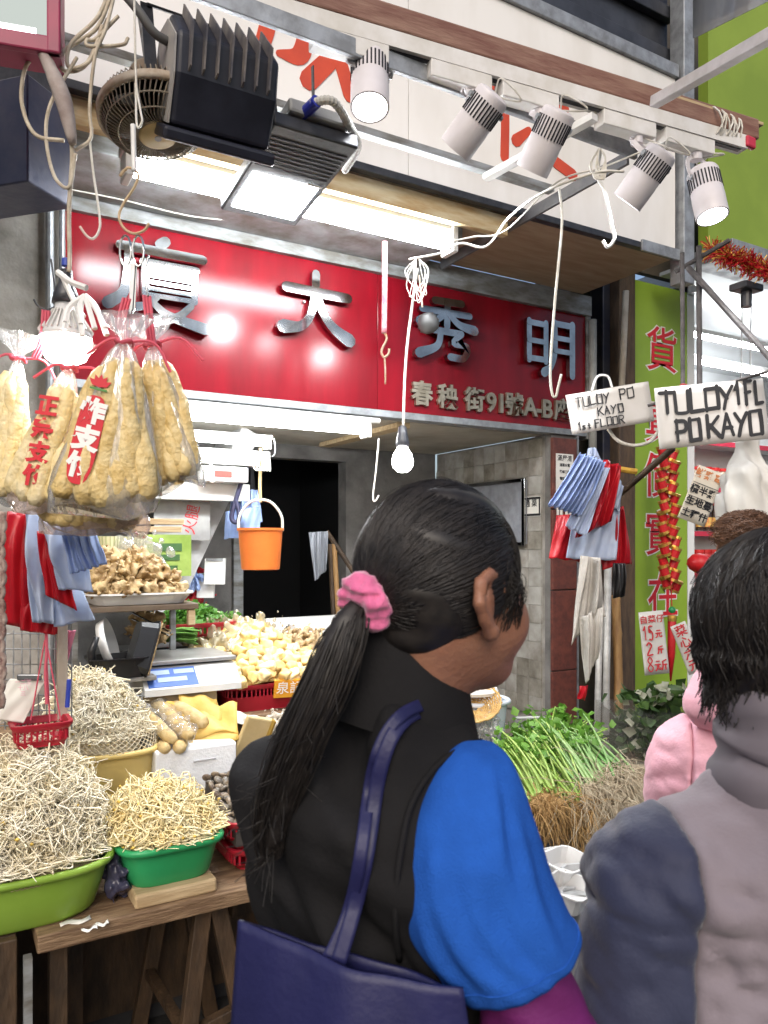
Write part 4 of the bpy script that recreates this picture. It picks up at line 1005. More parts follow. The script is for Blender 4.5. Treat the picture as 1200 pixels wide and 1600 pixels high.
# cardboard hand-lettered signs
cbd = M('dirty white card', (.60, .58, .56), .5, col2=(.50, .48, .45), scale=4)
th, c, ex, ey, n, w, h = card('card_sign', 'smaller hand lettered white sign reading TULOY PO KAYO 1st FLOOR', [(886, 616), (1013, 597), (1022, 657), (893, 680)], 3.0, cbd)
pen_text('lettering', [('TULOY', -w*.40, h*.14, w*.02, h*.24, .2), ('PO', w*.13, h*.17, w*.32, h*.25, .2), ('KAYO', -w*.16, -h*.14, w*.17, h*.2, .25), ('1', -w*.42, -h*.42, -w*.37, h*.18, .2), ('st', -w*.375, -h*.42, -w*.25, h*.15, .3), ('FLOOR', -w*.22, -h*.43, w*.15, h*.2, .2)],
         c + n*.003, ex, ey, ink_k, th, .0048)
MB().tube(smooth_path([c + ey*h*.5 + ex*-.06, c + ey*(h*.5+.05) - ex*.03, c + ey*(h*.5+.045) + ex*.01, c + ey*h*.5 + ex*.02], 5), .005, 6).build('tie', white_plastic, th)
th, c, ex, ey, n, w, h = card('card_sign', 'larger bold lettered sign reading TULOY 1FL PO KAYO', [(1029, 611), (1197, 586), (1197, 690), (1025, 698)], 2.75, cbd)
pen_text('lettering', [('TULOY', -w*.46, h*.06, w*.22, h*.36, .12), ('1FL', w*.22, h*.10, w*.50, h*.36, .34), ('PO', -w*.34, -h*.40, -w*.10, h*.34, .18), ('KAYO', -w*.06, -h*.40, w*.46, h*.36, .14)],
         c + n*.003, ex, ey, ink_k, th, .0125)
rods = thing('rod_frame', 'dark steel rod frame from which the cardboard signs hang', 'frame', D(1080, 600, 2.8))
rm_ = M('dark taped rod', (.05, .045, .045), .6, col2=(.10, .09, .09), scale=25, bump=.3)
for (p, q, r) in [((1066, 395, 2.8), (1067, 606, 2.8), .008), ((1092, 385, 2.85), (1093, 600, 2.8), .010), ((1075, 418, 2.85), (1215, 572, 2.6), .011), ((1012, 634, 2.86), (1230, 572, 2.7), .006), ((1055, 425, 2.9), (1140, 375, 2.8), .009)]:
    MB().rod(D(*p), D(*q), r, 8).build('rod', rm_, rods)
MB().box(D(1068, 606, 2.79), (.025, .02, .03), None, .005).build('tape', M('red tape dark', (.25, .03, .03), .6), rods)
cable('white_cable', 'white cable sagging below the smaller lettered sign', [D(950, 670, 3.05), D(965, 688, 3.05), D(990, 696, 3.05), D(1015, 690, 3.05), D(1030, 672, 3.05)], .007, white_cable)

# ================================================================ the next shop: ceiling, wall, shelves, lamps
ns = thing('neighbour_shop', 'brightly lit grocery shop with green fascia beside the stall', 'building', (4.8, 3.6, 0))
shopw = M('white shop wall', (.78, .79, .80), .5)
MB().bx(3.9, 9.0, 4.35, 4.45, 0, 3.2).build('back_wall', shopw, ns)
MB().bx(3.9, 3.96, 3.06, 4.35, 0, 3.2).build('side_wall', shopw, ns)
MB().bx(3.9, 9.0, 2.9, 4.45, 3.0, 3.06).build('ceiling', shopw, ns)
gf = MB(); gf.bx(3.50, 9.0, 2.62, 2.68, 3.05, 4.6); gf.build('fascia', M('lime green fascia', (.24, .34, .04), .5, col2=(.19, .28, .03), scale=2), ns)
MB().bx(3.46, 9.0, 2.45, 2.70, 2.96, 3.04, .004).build('eave', galv, ns)
MB().bx(3.46, 9, 2.69, 2.9, 2.98, 3.0).build('eave_lining', M('blue grey lining', (.35, .38, .42), .4), ns)
for i, zz in enumerate((1.30, 1.60, 1.94, 2.30)):
    MB().bx(4.3, 7.5, 3.84, 4.1, zz-.025, zz-.003).build('shelf', shopw, ns)
    MB().bx(4.3, 7.5, 3.828, 3.838, zz-.04, zz-.003).build('shelf_edge', M('red shelf edge', (.45, .03, .06), .4), ns)
MB().bx(4.3, 7.5, 4.105, 4.12, .9, 2.6).build('shelf_back', shopw, ns)
tube_fixture('tube_lamp', 'bright tube lamp inside the grocery above the green panel', 3.98, 5.2, 3.25, 2.84, emit('grocery tube', (.93, .98, 1), 60))
tube_fixture('tube_lamp', 'bright tube lamp over the grocery shelves at the right edge', 4.6, 5.8, 3.55, 2.78, MATS['grocery tube'])
bt_glass = [M('dark soy bottle', (.03, .015, .01), .2), M('clear jar', (.55, .52, .45), .15, col2=(.4, .3, .2), scale=9), M('red jar', (.42, .03, .03), .3)]
caps = [M('yellow cap', (.6, .42, .05), .4), M('red cap', (.5, .02, .02), .4)]
labs = [M('red bottle label', (.5, .05, .06), .5, col2=(.8, .7, .6), scale=40), M('yellow bottle label', (.65, .5, .12), .5, col2=(.5, .1, .05), scale=40)]
protos = []
for kind in range(3):
    p = thing('sauce_bottle' if kind == 0 else 'jar', 'x', 'bottle' if kind == 0 else 'jar', (0, 0, 0))
    if kind == 0:
        MB().lathe((0, 0, 0), [(.031, 0), (.033, .01), (.033, .13), (.014, .17), (.013, .20)], 14).build('body', bt_glass[0], p, True, True)
        MB().lathe((0, 0, .2), [(.016, 0), (.016, .025), (0, .026)], 12).build('cap', caps[1], p, False, True)
        MB().lathe((0, 0, .03), [(.0338, 0), (.0338, .075)], 14).build('label_band', labs[1], p, False, True)
    else:
        MB().lathe((0, 0, 0), [(.04, 0), (.044, .01), (.044, .11), (.035, .13)], 14).build('body', bt_glass[kind], p, True, True)
        MB().lathe((0, 0, .13), [(.04, 0), (.04, .025), (0, .026)], 14).build('cap', caps[1], p, False, True)
        MB().lathe((0, 0, .02), [(.0448, 0), (.0448, .07)], 14).build('label_band', labs[0], p, False, True)
    protos.append(p)
used = [False]*3
rows = [(1.942, 1, 'clear jars with red lids on the upper grocery shelf'), (1.602, 0, 'dark sauce bottles on the middle grocery shelf'), (1.302, 2, 'red jars on the lower grocery shelf')]
LB = {0: 'dark sauce bottle standing in the row on the middle grocery shelf', 1: 'clear jar with red lid standing on the upper grocery shelf', 2: 'red jar standing in the row on the lower grocery shelf'}
for z, kind, grp in rows:
    x = 4.66
    while x < 5.95:
        o = protos[kind] if not used[kind] else copy_tree(protos[kind])
        used[kind] = True; o.location = (x, 3.90 + random.uniform(-.02, .03), z); tag(o, LB[kind], None, grp)
        x += .088 if kind == 0 else .104
# price sheets hung in front of the grocery
th, c, ex, ey, n, w, h = card('price_sheet', 'white and orange price sheet hung before the grocery shelves', [(1075, 722), (1118, 740), (1114, 826), (1076, 812)], 3.35, M('cream price sheet', (.72, .66, .55), .5, col2=(.66, .6, .5), scale=4), t=.002)
text_obj('print', '鮮雞蛋', .042, c + ey*h*.36, ex, ey, M('orange print', (.6, .22, .08), .6), th, lift=.005, extrude=.0002, offset=.0012)
for i, tx in enumerate(('欖半雞', '生地蔓', '土種什')):
    MB().box(c + ey*h*(.19 - .25*i) + n*.006, (w*.96, .002, .001), (ex, ey, n)).build('ruled_line', ink_k, th)
    text_obj('print', tx, .040, c + ey*h*(.07 - .22*i), ex, ey, ink_k, th, lift=.005, extrude=.0002, offset=.0012)
# white carrier bag hung at the right
wb = SDF(np.array(D(1172, 760, 2.95)) - np.array([.24, .2, .30]), np.array(D(1172, 760, 2.95)) + np.array([.24, .2, .26]), .007)
c0 = np.array(D(1172, 760, 2.95))
wb.cone(D(1170, 690, 2.95), D(1168, 712, 2.95), .03, .02, .02).cone(D(1168, 712, 2.95), D(1165, 745, 2.95), .025, .07, .03).cone(D(1165, 745, 2.95), D(1170, 830, 2.95), .075, .10, .03).cone(D(1185, 745, 2.95), D(1205, 820, 2.95), .05, .08, .03)
wb.ell(D(1165, 690, 2.95), (.04, .03, .02), None, .02)
wb.rough(waves(5, 10, .07, .006, [(1, 0, .1), (0, 1, .1), (.7, .7, 0)]))
tag(wb.build('white_bag', M('white carrier bag', (.80, .79, .75), .4, tl=.35, col2=(.72, .70, .66), scale=8)), 'knotted white carrier bag hanging before the grocery shelves', 'bag')
# red tassel ornament
ts = thing('tassel', 'round red tassel ornament before the grocery', 'ornament', D(1092, 910, 3.9))
MB().lathe(D(1092, 880, 3.9), [(0, .05), (.03, .045), (.055, .02), (.06, -.005), (.045, -.03), (.015, -.05)], 16).build('ball', redf, ts, True)
pth = [[D(1092, 892, 3.9), np.array(D(1092, 905, 3.9)) + rng.normal(0, .008, 3), np.array(D(1092, 918, 3.9)) + rng.normal(0, .014, 3)] for _ in range(60)]
strands('fringe', pth, np.full(60, .002), redf, ts)
# tinsel garland at the top right
gpth = smooth_path([D(1110, 390, 3.3), D(1150, 405, 3.2), D(1190, 420, 3.15), D(1230, 430, 3.1)], 30)
sp = []
for i in range(900):
    c = gpth[rng.integers(len(gpth))]; d_ = nrm(rng.normal(size=3)); sp.append([c, c + d_*.03, c + d_*.055 + rng.normal(0, .006, 3)])
tn = thing('tinsel_garland', 'red and gold tinsel garland under the green fascia', 'garland', gpth[0])
strands('red_tinsel', sp[:600], np.full(600, .0022), redf, tn); strands('gold_tinsel', sp[600:], np.full(300, .0022), gold, tn)
ek = thing('eave_lamp', 'grey lamp bracket with hooks under the neighbouring eave', 'lamp', D(1165, 450, 3.2))
MB().box(D(1166, 450, 3.2), (.12, .08, .03), None, .006).build('bracket', black_metal, ek)
MB().rod(D(1166, 455, 3.2), D(1166, 480, 3.2), .022, 12).build('stem', black_metal, ek)
for q in (1160, 1174): MB().tube([D(q, 480, 3.2), D(q-1, 520, 3.2), D(q-2, 590, 3.2)], .003, 5).build('hanging_wire', galv, ek)
# translucent sheet overhead at the top right
oh = MB(); oh.sheet([[D(1085 + 40*u, -30 + 90*v - 20*u*v, 3.2 - .5*u) for u in np.linspace(0, 4, 9)] for v in np.linspace(0, 1, 5)])
o = oh.build('awning_sheet', M('grey awning sheet', (.30, .33, .38), .4, tl=.3, col2=(.45, .46, .47), scale=2, bump=.3, bscale=8), None, True)
o.modifiers.new('thickness', 'SOLIDIFY').thickness = .006
tag(o, 'grey translucent awning sheet in the upper right corner', 'awning')
# ================================================================ the stall: shelves, bench, trestle
plank_z = .585
bench = thing('plank_bench', 'wet wooden plank bench carrying the front row of tubs', 'bench', (.9, 2.2, 0))
MB().bx(.205, 1.62, 1.95, 2.20, plank_z-.042, plank_z, .004).build('plank', wood, bench)
MB().bx(.235, 1.62, 2.205, 2.42, plank_z-.042, plank_z-.003, .004).build('plank', wood, bench)
tr = thing('trestle', 'dark wooden trestle legs under the plank bench', 'trestle', (.6, 2.15, 0))
def leg(a, b, w=.045, h=.03): MB().beam(a, b, w, h, up=(0, 1, 0), bev=.003).build('leg', wood_d, tr)
leg((.62, 2.02, .54), (.545, 2.0, 0)); leg((.655, 2.02, .54), (.765, 2.0, 0)); leg((.62, 2.36, .54), (.53, 2.40, 0)); leg((.655, 2.36, .54), (.76, 2.40, 0))
MB().beam((.575, 2.012, .2), (.73, 2.012, .235), .03, .03, up=(0, 1, 0), bev=.003).build('rail', wood_d, tr)
MB().beam((.575, 2.02, .2), (.56, 2.38, .2), .025, .025).build('rail', wood_d, tr)
leg((1.35, 2.02, .54), (1.27, 2.0, 0)); leg((1.38, 2.02, .54), (1.48, 2.0, 0))
cab = thing('wooden_crate_stand', 'dark timber stand under the light green tub', 'stand', (.05, 2.1, 0))
MB().bx(-.35, .165, 1.975, 2.0, .02, plank_z-.004, .004).build('front_board', wood_d, cab)
MB().bx(-.35, .165, 2.0, 2.42, plank_z-.04, plank_z-.004, .004).build('top_board', wood_d, cab)
MB().bx(.14, .165, 2.003, 2.42, .02, plank_z-.045, .004).build('side_board', wood_d, cab)
MB().bx(.178, .196, 1.96, 1.985, 0, plank_z-.05).build('edge_rod', galv_dirty, cab)
und = thing('timber_box', 'dark box and timber stored in the shade under the bench', 'box', (.8, 2.5, 0))
MB().bx(.25, 1.7, 2.47, 2.50, .0, .56).build('back_panel', dk, und)  # near-black panel paints the darkness under the bench
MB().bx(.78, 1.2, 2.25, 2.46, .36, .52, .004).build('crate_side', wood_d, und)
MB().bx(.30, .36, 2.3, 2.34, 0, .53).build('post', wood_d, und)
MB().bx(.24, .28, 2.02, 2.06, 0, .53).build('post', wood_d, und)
rack = thing('stepped_rack', 'stepped wooden display rack carrying the rear rows of food', 'rack', (.9, 2.7, 0))
MB().bx(.0, 1.7, 2.37, 2.62, .69, .72, .003).build('step', wood, rack)
MB().bx(.0, 1.7, 2.46, 2.62, .05, .688).build('riser', wood_d, rack)
MB().bx(.0, 1.7, 2.622, 3.35, .86, .885, .003).build('step', wood, rack)
MB().bx(.0, 1.7, 2.63, 2.66, .05, .858).build('riser', wood_d, rack)
MB().bx(.86, 2.0, 3.18, 3.7, 1.085, 1.10, .003).build('step', white_plastic, rack)
MB().bx(.86, 2.0, 3.36, 3.40, .05, 1.084).build('riser', wood_d, rack)
sh = thing('side_shelf', 'dark metal shelf carrying the tray of fried oysters', 'shelf', (.55, 2.8, 1.2))
MB().bx(.40, .80, 2.66, 2.95, 1.272, 1.292, .003).build('shelf_board', M('dark brown shelf', (.10, .07, .05), .5, col2=(.16, .12, .08), scale=10), sh)
for x_ in (.42, .77): MB().bx(x_, x_+.02, 2.92, 2.94, .89, 1.27).build('upright', galv_dirty, sh)
MB().bx(.765, .79, 2.665, 2.69, 1.215, 1.27, .003).build('batten', wood_pale, sh)
MB().bx(.40, .64, 2.60, 2.78, 1.045, 1.06, .003).build('shelf_board', M('dull tray metal', (.30, .29, .27), .5, .5), sh)
sl = thing('slat_stack', 'stack of pale wooden slats behind the tofu bags', 'wood', atY(250, 825, 2.95))
for i in range(2): MB().box(atY(240 - 4*i, 815 + 12*i, 2.95), (.22, .05, .022), None, .002).build('slat', wood_pale, sl)

# ---------------------------------------------------------------- tubs
def ring(c, rx, ry, z, n=44, p=2.8, wob=0, ph=0):
    out = []
    for i in range(n):
        a = 2*math.pi*i/n; ca, sa = math.cos(a), math.sin(a)
        k = (abs(ca)**p + abs(sa)**p) ** (-1/p)
        out.append((c[0] + rx*k*ca, c[1] + ry*k*sa, z + wob*math.sin(2*a+ph)))
    return out
def tub(name, label, c, z0, z1, rx, ry, mat, taper=.80, p=2.8, lip=.012, cat='tub', group=None):
    t = thing(name, label, cat, (c[0], c[1], z0), group)
    k = taper; b = MB()
    R = [ring(c, rx*k*.93, ry*k*.93, z0+.0, p=p), ring(c, rx*k, ry*k, z0+.012, p=p), ring(c, rx*(k+(1-k)*.6), ry*(k+(1-k)*.6), z0+(z1-z0)*.55, p=p), ring(c, rx, ry, z1-.012, p=p),
         ring(c, rx-.004, ry-.004, z1-.010, p=p), ring(c, rx*k-.002, ry*k-.002, z0+.02, p=p)]
    b.loft(R); auto_smooth(b.build('wall', mat, t), 45)
    l = MB(); l.loft([ring(c, rx+.001, ry+.001, z1-.020, p=p), ring(c, rx+lip, ry+lip, z1-.016, p=p), ring(c, rx+lip+.002, ry+lip+.002, z1-.006, p=p), ring(c, rx+lip-.002, ry+lip-.002, z1, p=p), ring(c, rx+.002, ry+.002, z1, p=p), ring(c, rx-.004, ry-.004, z1-.008, p=p)], cap=False)
    l.build('rim', mat, t, True)
    return t
lime = M('lime plastic tub', (.30, .48, .07), .35, col2=(.24, .40, .05), scale=5, tl=.1)
tub('plastic_tub', 'light green plastic tub heaped with bean sprouts', (.185, 2.14), plank_z+.001, plank_z+.138, .205, .18, lime, .84, 3.4)
emer = M('emerald plastic tub', (.03, .36, .13), .35, col2=(.03, .30, .10), scale=5, tl=.1)
tub('plastic_tub', 'emerald green plastic tub heaped with soybean sprouts', (.535, 2.085), plank_z+.038, plank_z+.146, .128, .118, emer, .84, 4.2)
tag(MB().bx(.430, .640, 1.965, 2.20, plank_z+.001, plank_z+.037, .006).build('wooden_block', wood_pale), 'pale wooden block propping up the emerald tub', 'block')
yel = M('butter yellow tub', (.80, .62, .24), .4, col2=(.74, .55, .19), scale=5, tl=.15)
tub('plastic_tub', 'butter yellow plastic tub with sprouts and netting behind the lime tub', (.470, 2.505), .721, .875, .135, .12, yel, .88)

# ---------------------------------------------------------------- sprout heaps
sprout_m = M('bean sprout stalk', (.96, .90, .74), .35, col2=(.90, .80, .56), scale=14, sss=.0, tl=.12)
sprout_y = M('soybean sprout stalk', (.93, .84, .56), .4, col2=(.88, .72, .36), scale=14, tl=.12)
head_m = M('sprout bean head', (.72, .50, .10), .5, col2=(.60, .40, .08), scale=20)
mound_m = M('sprout shade mound', (.92, .84, .62), .8, col2=(.80, .68, .46), scale=40, bump=.8, bscale=60)
def blobs(name, C, r, mat, parent, kind=None):
    C = np.asarray(C); n = len(C)
    base = np.array([(1, 0, 0), (-1, 0, 0), (0, 1, 0), (0, -1, 0), (0, 0, 1), (0, 0, -1)], float)
    f = np.array([(0, 2, 4), (2, 1, 4), (1, 3, 4), (3, 0, 4), (2, 0, 5), (1, 2, 5), (3, 1, 5), (0, 3, 5)])
    V = C[:, None, :] + base[None]*np.asarray(r).reshape(n, 1, -1)*rng.uniform(.7, 1.3, (n, 6, 1))
    F = (np.arange(n)[:, None, None]*6 + f[None]).reshape(-1, 3)
    return mesh_obj(name, V.reshape(-1, 3), F, mat, parent, True, kind=kind)
def heap(name, label, c, rx, ry, z0, hgt, n, L, r, mat, heads=0, peak=(0, 0), seed=1, shag=.02, flat=.8, clampz=.055):
    R = np.random.default_rng(seed)
    t = thing(name, label, 'sprouts', (c[0], c[1], z0))
    def surf(a, q):      # q 0 top .. 1 rim
        k = np.sin(q*math.pi/2)**flat
        x = c[0] + peak[0]*(1-q) + rx*k*np.cos(a); y = c[1] + peak[1]*(1-q) + ry*k*np.sin(a); z = z0 + hgt*np.cos(q*math.pi/2)**.9
        return np.stack([x, y, z], -1)
    md = MB(); rings = []
    for q in np.linspace(1, .05, 9): rings.append(surf(np.linspace(0, 2*math.pi, 29)[:-1], np.full(28, q)) - np.array([0, 0, .016]) + R.normal(0, .004, (28, 3)))
    md.loft(rings); md.build('mound', mound_m, t, True)
    a = R.uniform(0, 2*math.pi, n); q = R.uniform(.0, 1, n)**.6
    P0 = surf(a, q); k = 7
    eps = .03
    tang = surf(a, np.minimum(q+eps, 1.02)) - surf(a, q-eps); tang /= np.linalg.norm(tang, axis=1, keepdims=True)+1e-9
    side = surf(a+.05, q) - surf(a-.05, q); side /= np.linalg.norm(side, axis=1, keepdims=True)+1e-9
    nr = np.cross(side, tang); nr *= np.sign(nr[:, 2:3]+1e-9)
    ang = R.uniform(0, 2*math.pi, n); dirv = np.cos(ang)[:, None]*tang*1.0 + np.sin(ang)[:, None]*side + nr*R.normal(.08, .22, (n, 1))
    Ls = L*R.uniform(.5, 1.15, n)
    bend = (R.normal(0, .8, (n, 3)) - nr*.35 - np.array([0, 0, .35]))
    s = np.linspace(-.5, .5, k)
    P = P0[:, None, :] + nr[:, None, :]*R.uniform(-.012, shag, (n, 1, 1)) + dirv[:, None, :]*(s[None, :, None]*Ls[:, None, None]) + bend[:, None, :]*((s**2 - .12)[None, :, None]*Ls[:, None, None]*1.9) + R.normal(0, 1, (n, 1, 3))*((s**3 - .15*s)[None, :, None]*Ls[:, None, None]*2.2)
    fl_ = z0 + clampz + R.uniform(0, .02, (n, 1)); P[..., 2] = np.maximum(P[..., 2], fl_)
    Rr = r*R.uniform(.7, 1.2, n)[:, None]*np.linspace(1.15, .45, k)[None]
    strands('stalks', P, Rr, mat, t, 4, kind='stuff')
    if heads:
        blobs('bean_heads', P[:heads, 0], np.tile([.0058, .0046, .0048], (heads, 1)), head_m, t, 'stuff')
    return t
heap('bean_sprouts', 'tall heap of pale bean sprouts in the light green tub', (.175, 2.15), .195, .165, plank_z+.085, .285, 4600, .10, .0022, sprout_m, 260, (.01, .02), 3, .03, .95)
heap('soybean_sprouts', 'heap of yellow soybean sprouts in the emerald tub', (.537, 2.095), .135, .118, plank_z+.112, .125, 1900, .085, .0025, sprout_y, 420, (-.03, .03), 4, .02, .9, .03)
heap('bean_sprouts', 'tall heap of bean sprouts in the butter yellow tub', (.440, 2.525), .13, .11, .85, .215, 2600, .09, .0022, sprout_m, 120, (-.025, .03), 5, .025, 1.0)
# netting
def netting(name, label, G, mat, nu, nv, r=.0012):
    """diagonal net over a grid function G(u,v)"""
    P = []
    for i in range(-nv, nu):
        for sgn in (1, -1):
            pts = []
            for s in np.linspace(0, 1, 12):
                u = (i + s*nv)/nu
                if sgn < 0: u = 1 - u
                if 0 <= u <= 1: pts.append(G(u, s))
            if len(pts) > 2: P.append(smooth_path(pts, 1) if False else np.array(pts))
    mb = MB()
    for p in P: mb.tube(p, r, 4)
    return tag(mb.build(name, mat), label, 'net')
net_m = M('cream netting', (.66, .58, .42), .6)
def g1(u, v):
    a = math.pi*(1.08 + .85*u); rr = 1.02 - .35*(1-v)**1.5
    return np.array([.470 + .145*rr*math.cos(a), 2.505 + .13*rr*math.sin(a), .872 + .10*(1-v) + .008*math.sin(7*u)])
netting('netting', 'cream plastic netting over the yellow tub rim', g1, net_m, 18, 7)
def g2(u, v):
    a = math.pi*(1.1 + .7*u); rr = 1.04 - .10*(1-v)
    return np.array([.185 + .20*rr*math.cos(a), 2.14 + .172*rr*math.sin(a), plank_z+.112 + .055*(1-v)])
netting('netting', 'brown netting round the foot of the big sprout heap', g2, M('brown netting', (.40, .30, .18), .6), 40, 12, .0009)

# red baskets with clams
redp = M('red plastic basket', (.46, .02, .04), .35, col2=(.38, .015, .03), scale=6, tl=.12)
def basket(name, label, x0, x1, y0, y1, z0, z1, mat, taper=.03, bars=16, cat='basket', slots=True):
    t = thing(name, label, cat, ((x0+x1)/2, (y0+y1)/2, z0)); c = ((x0+x1)/2, (y0+y1)/2); rx, ry = (x1-x0)/2, (y1-y0)/2
    MB().loft([ring(c, rx-taper, ry-taper, z0, p=7), ring(c, rx-taper, ry-taper, z0+.006, p=7)]).build('bottom', mat, t)
    zs = z1 - .03
    b = MB(); b.loft([ring(c, rx-taper, ry-taper, z0+.004, p=7), ring(c, rx-.006, ry-.006, zs-.014, p=7), ring(c, rx-.009, ry-.009, zs-.014, p=7), ring(c, rx-taper-.003, ry-taper-.003, z0+.004, p=7)], cap=False)
    auto_smooth(b.build('wall', mat, t), 50)
    br = MB()
    R1 = ring(c, rx-.0065, ry-.0065, 0, n=bars*4, p=7)
    for i in range(bars*4):
        p = R1[i]; br.box((p[0], p[1], zs), (.005, .005, .03))
    br.build('slot_bars', mat, t)
    l = MB(); l.loft([ring(c, rx-.010, ry-.010, zs+.012, p=7), ring(c, rx-.002, ry-.002, zs+.012, p=7), ring(c, rx+.006, ry+.006, z1-.006, p=7), ring(c, rx+.006, ry+.006, z1, p=7), ring(c, rx-.004, ry-.004, z1, p=7), ring(c, rx-.010, ry-.010, zs+.014, p=7)], cap=False)
    auto_smooth(l.build('rim', mat, t), 50)
    return t
basket('plastic_basket', 'lower of two stacked red baskets on the plank bench', .705, 1.05, 2.02, 2.25, plank_z+.001, plank_z+.07, redp)
basket('plastic_basket', 'upper of two stacked red baskets, full of clams', .695, 1.05, 2.02, 2.27, plank_z+.061, plank_z+.145, redp)
clam_m = [M('grey clam', (.20, .17, .13), .35, col2=(.09, .08, .07), scale=60, bump=.3), M('brown clam', (.28, .22, .15), .35, col2=(.13, .10, .08), scale=60, bump=.3)]
cb = []
for k in range(2):
    q = MB(); q.lathe((0, 0, 0), [(0, -.007), (.008, -.006), (.0125, -.002), (.0135, 0), (.0125, .003), (.008, .0065), (0, .008)], 10, (0, 0, 1), 1.25)
    o = q.build('clam', clam_m[k], None, True, True); cb.append(tag(o, 'small grey brown clam heaped in the upper red basket', 'clam', 'clams in the red basket'))
for k, (xx, yy) in enumerate([(xx, yy) for xx in np.arange(.715, 1.035, .0235) for yy in np.arange(2.045, 2.30, .022)]):
    lay = 2 if yy > 2.12 else 1
    for L in range(1):
        o = cb[k % 2] if k < 2 else cb[k % 2].copy()
        if k >= 2: COL.objects.link(o)
        o.location = (xx + random.uniform(-.005, .005), yy + random.uniform(-.005, .005), plank_z + .132 + .32*max(0, yy - 2.06) + random.uniform(-.004, .006))
        o.rotation_euler = (random.uniform(-.9, .9), random.uniform(-.9, .9), random.uniform(0, 6.28))
tag(MB().prism([(2.03, plank_z+.08), (2.03, plank_z+.118), (2.31, plank_z+.205), (2.31, plank_z+.08)], (0, 0, 0), (0, 1, 0), (0, 0, 1), (1, 0, 0), .715, 1.035).build('clam_bed', M('dark clam filler', (.06, .055, .05), .5), None), 'dark wet mass of clams under the top layer', 'clams', None, 'stuff')  # dark solid filling the basket below the clam layer
# dark bag between the tubs
def lump(name, label, c, r, mat, cat, seed, amp=.006, lam=.05, extra=None, vox=.005):
    c = np.asarray(c, float); r = np.asarray(r, float); S = SDF(c - r*1.5 - .02, c + r*1.5 + .02, vox)
    S.ell(c, r)
    if extra: extra(S)
    S.rough(waves(seed, 10, lam, amp)); return tag(S.build(name, mat), label, cat)
lump('dark_bag', 'crumpled dark blue plastic bag wedged between the two front tubs', (.408, 2.06, plank_z+.055), (.030, .04, .055), M('dark blue bag film', (.03, .03, .06), .15, col2=(.06, .06, .10), scale=20), 'bag', 3, .006, .03, lambda S: S.cone((.408, 2.06, plank_z+.09), (.404, 2.08, plank_z+.14), .022, .012, .02))

# ---------------------------------------------------------------- foam box with tofu rolls and sheets
foam = M('white foam', (.80, .82, .84), .7, col2=(.74, .76, .78), scale=10, bump=.2, bscale=120)
fx = thing('foam_box', 'white foam box in the middle of the stall', 'box', (.71, 2.5, .721))
MB().bx(.582, .842, 2.385, 2.62, .721, .862, .008).build('box', foam, fx)
MB().bx(.70, .772, 2.381, 2.384, .815, .820, .001).build('hand_slot', M('foam slot shade', (.45, .46, .48), .8), fx)
roll_m = M('dried tofu roll', (.66, .52, .28), .6, col2=(.52, .36, .14), scale=18, bump=.5, tl=.08)
rolls = [(D(212, 1108, 2.60), D(272, 1154, 2.38), .023), (D(240, 1100, 2.62), D(298, 1148, 2.40), .024), (D(250, 1168, 2.52), D(258, 1166, 2.36), .022), (D(286, 1166, 2.52), D(280, 1164, 2.37), .022), (D(268, 1104, 2.62), D(322, 1128, 2.52), .025)]
lb_ = ['left tofu roll lying on the foam box', 'long tofu roll in the middle on the foam box', 'stub of a tofu roll at the foam box corner', 'short tofu roll at the front of the foam box', 'rearmost tofu roll leaning against the carton']
for (a, b, r), l in zip(rolls, lb_):
    a, b = np.array(a), np.array(b); n = 12
    P = np.array([a + (b-a)*t + np.array([0, 0, .006*math.sin(5*t)]) for t in np.linspace(0, 1, n)])
    rr = [r*(.55 if i in (0, n-1) else .9 + .12*random.random()) for i in range(n)]
    tag(MB().tube(P, rr, 12).build('tofu_roll', roll_m, smooth=True), 'yellow ' + l, 'tofu roll', 'rolls of dried tofu on the foam box')
sheet_m = M('yellow tofu sheet', (.72, .50, .14), .5, col2=(.62, .38, .08), scale=9, bump=.3, tl=.12)
for i, (x, y, z, w, l_, rz) in enumerate([(.755, 2.50, .872, .15, .11, .1), (.79, 2.48, .884, .16, .10, -.15), (.745, 2.53, .897, .15, .12, .25), (.81, 2.50, .908, .14, .10, -.3), (.73, 2.56, .925, .14, .1, .35), (.775, 2.56, .938, .13, .1, -.1)]):
    G = []; cz, sz = math.cos(rz), math.sin(rz); ph = i*1.3
    for u in np.linspace(-.5, .5, 12):
        G.append([(x + w*u*cz - l_*v*sz, y + w*u*sz + l_*v*cz, z + .010*math.sin(9*u + ph)*(v+.5) + .012*math.sin(6*v + 5*u + ph) + v*.07) for v in np.linspace(-.5, .5, 10)])
    o = MB().sheet(G).build('tofu_sheet', sheet_m, None, True); m_ = o.modifiers.new('thickness', 'SOLIDIFY'); m_.thickness = .006
    tag(o, ('lowest', 'second lowest', 'third', 'fourth', 'second highest', 'topmost')[i] + ' folded yellow tofu sheet stacked on the foam box', 'tofu sheet', 'folded tofu sheets')
clear = film('clear bag film', gloss=.05, haze=.16, bump=.15)
bgf = SDF((.45, 2.26, .82), (.80, 2.72, 1.06), .006); bgf.chain([D(212, 1108, 2.60), D(268, 1150, 2.42)], [.034, .030]).cone(D(240, 1100, 2.62), D(292, 1144, 2.43), .034, .030, .02); bgf.rough(waves(8, 8, .04, .004))
tag(bgf.build('clear_bag', clear), 'clear plastic bag wrapped round the tofu rolls', 'bag')
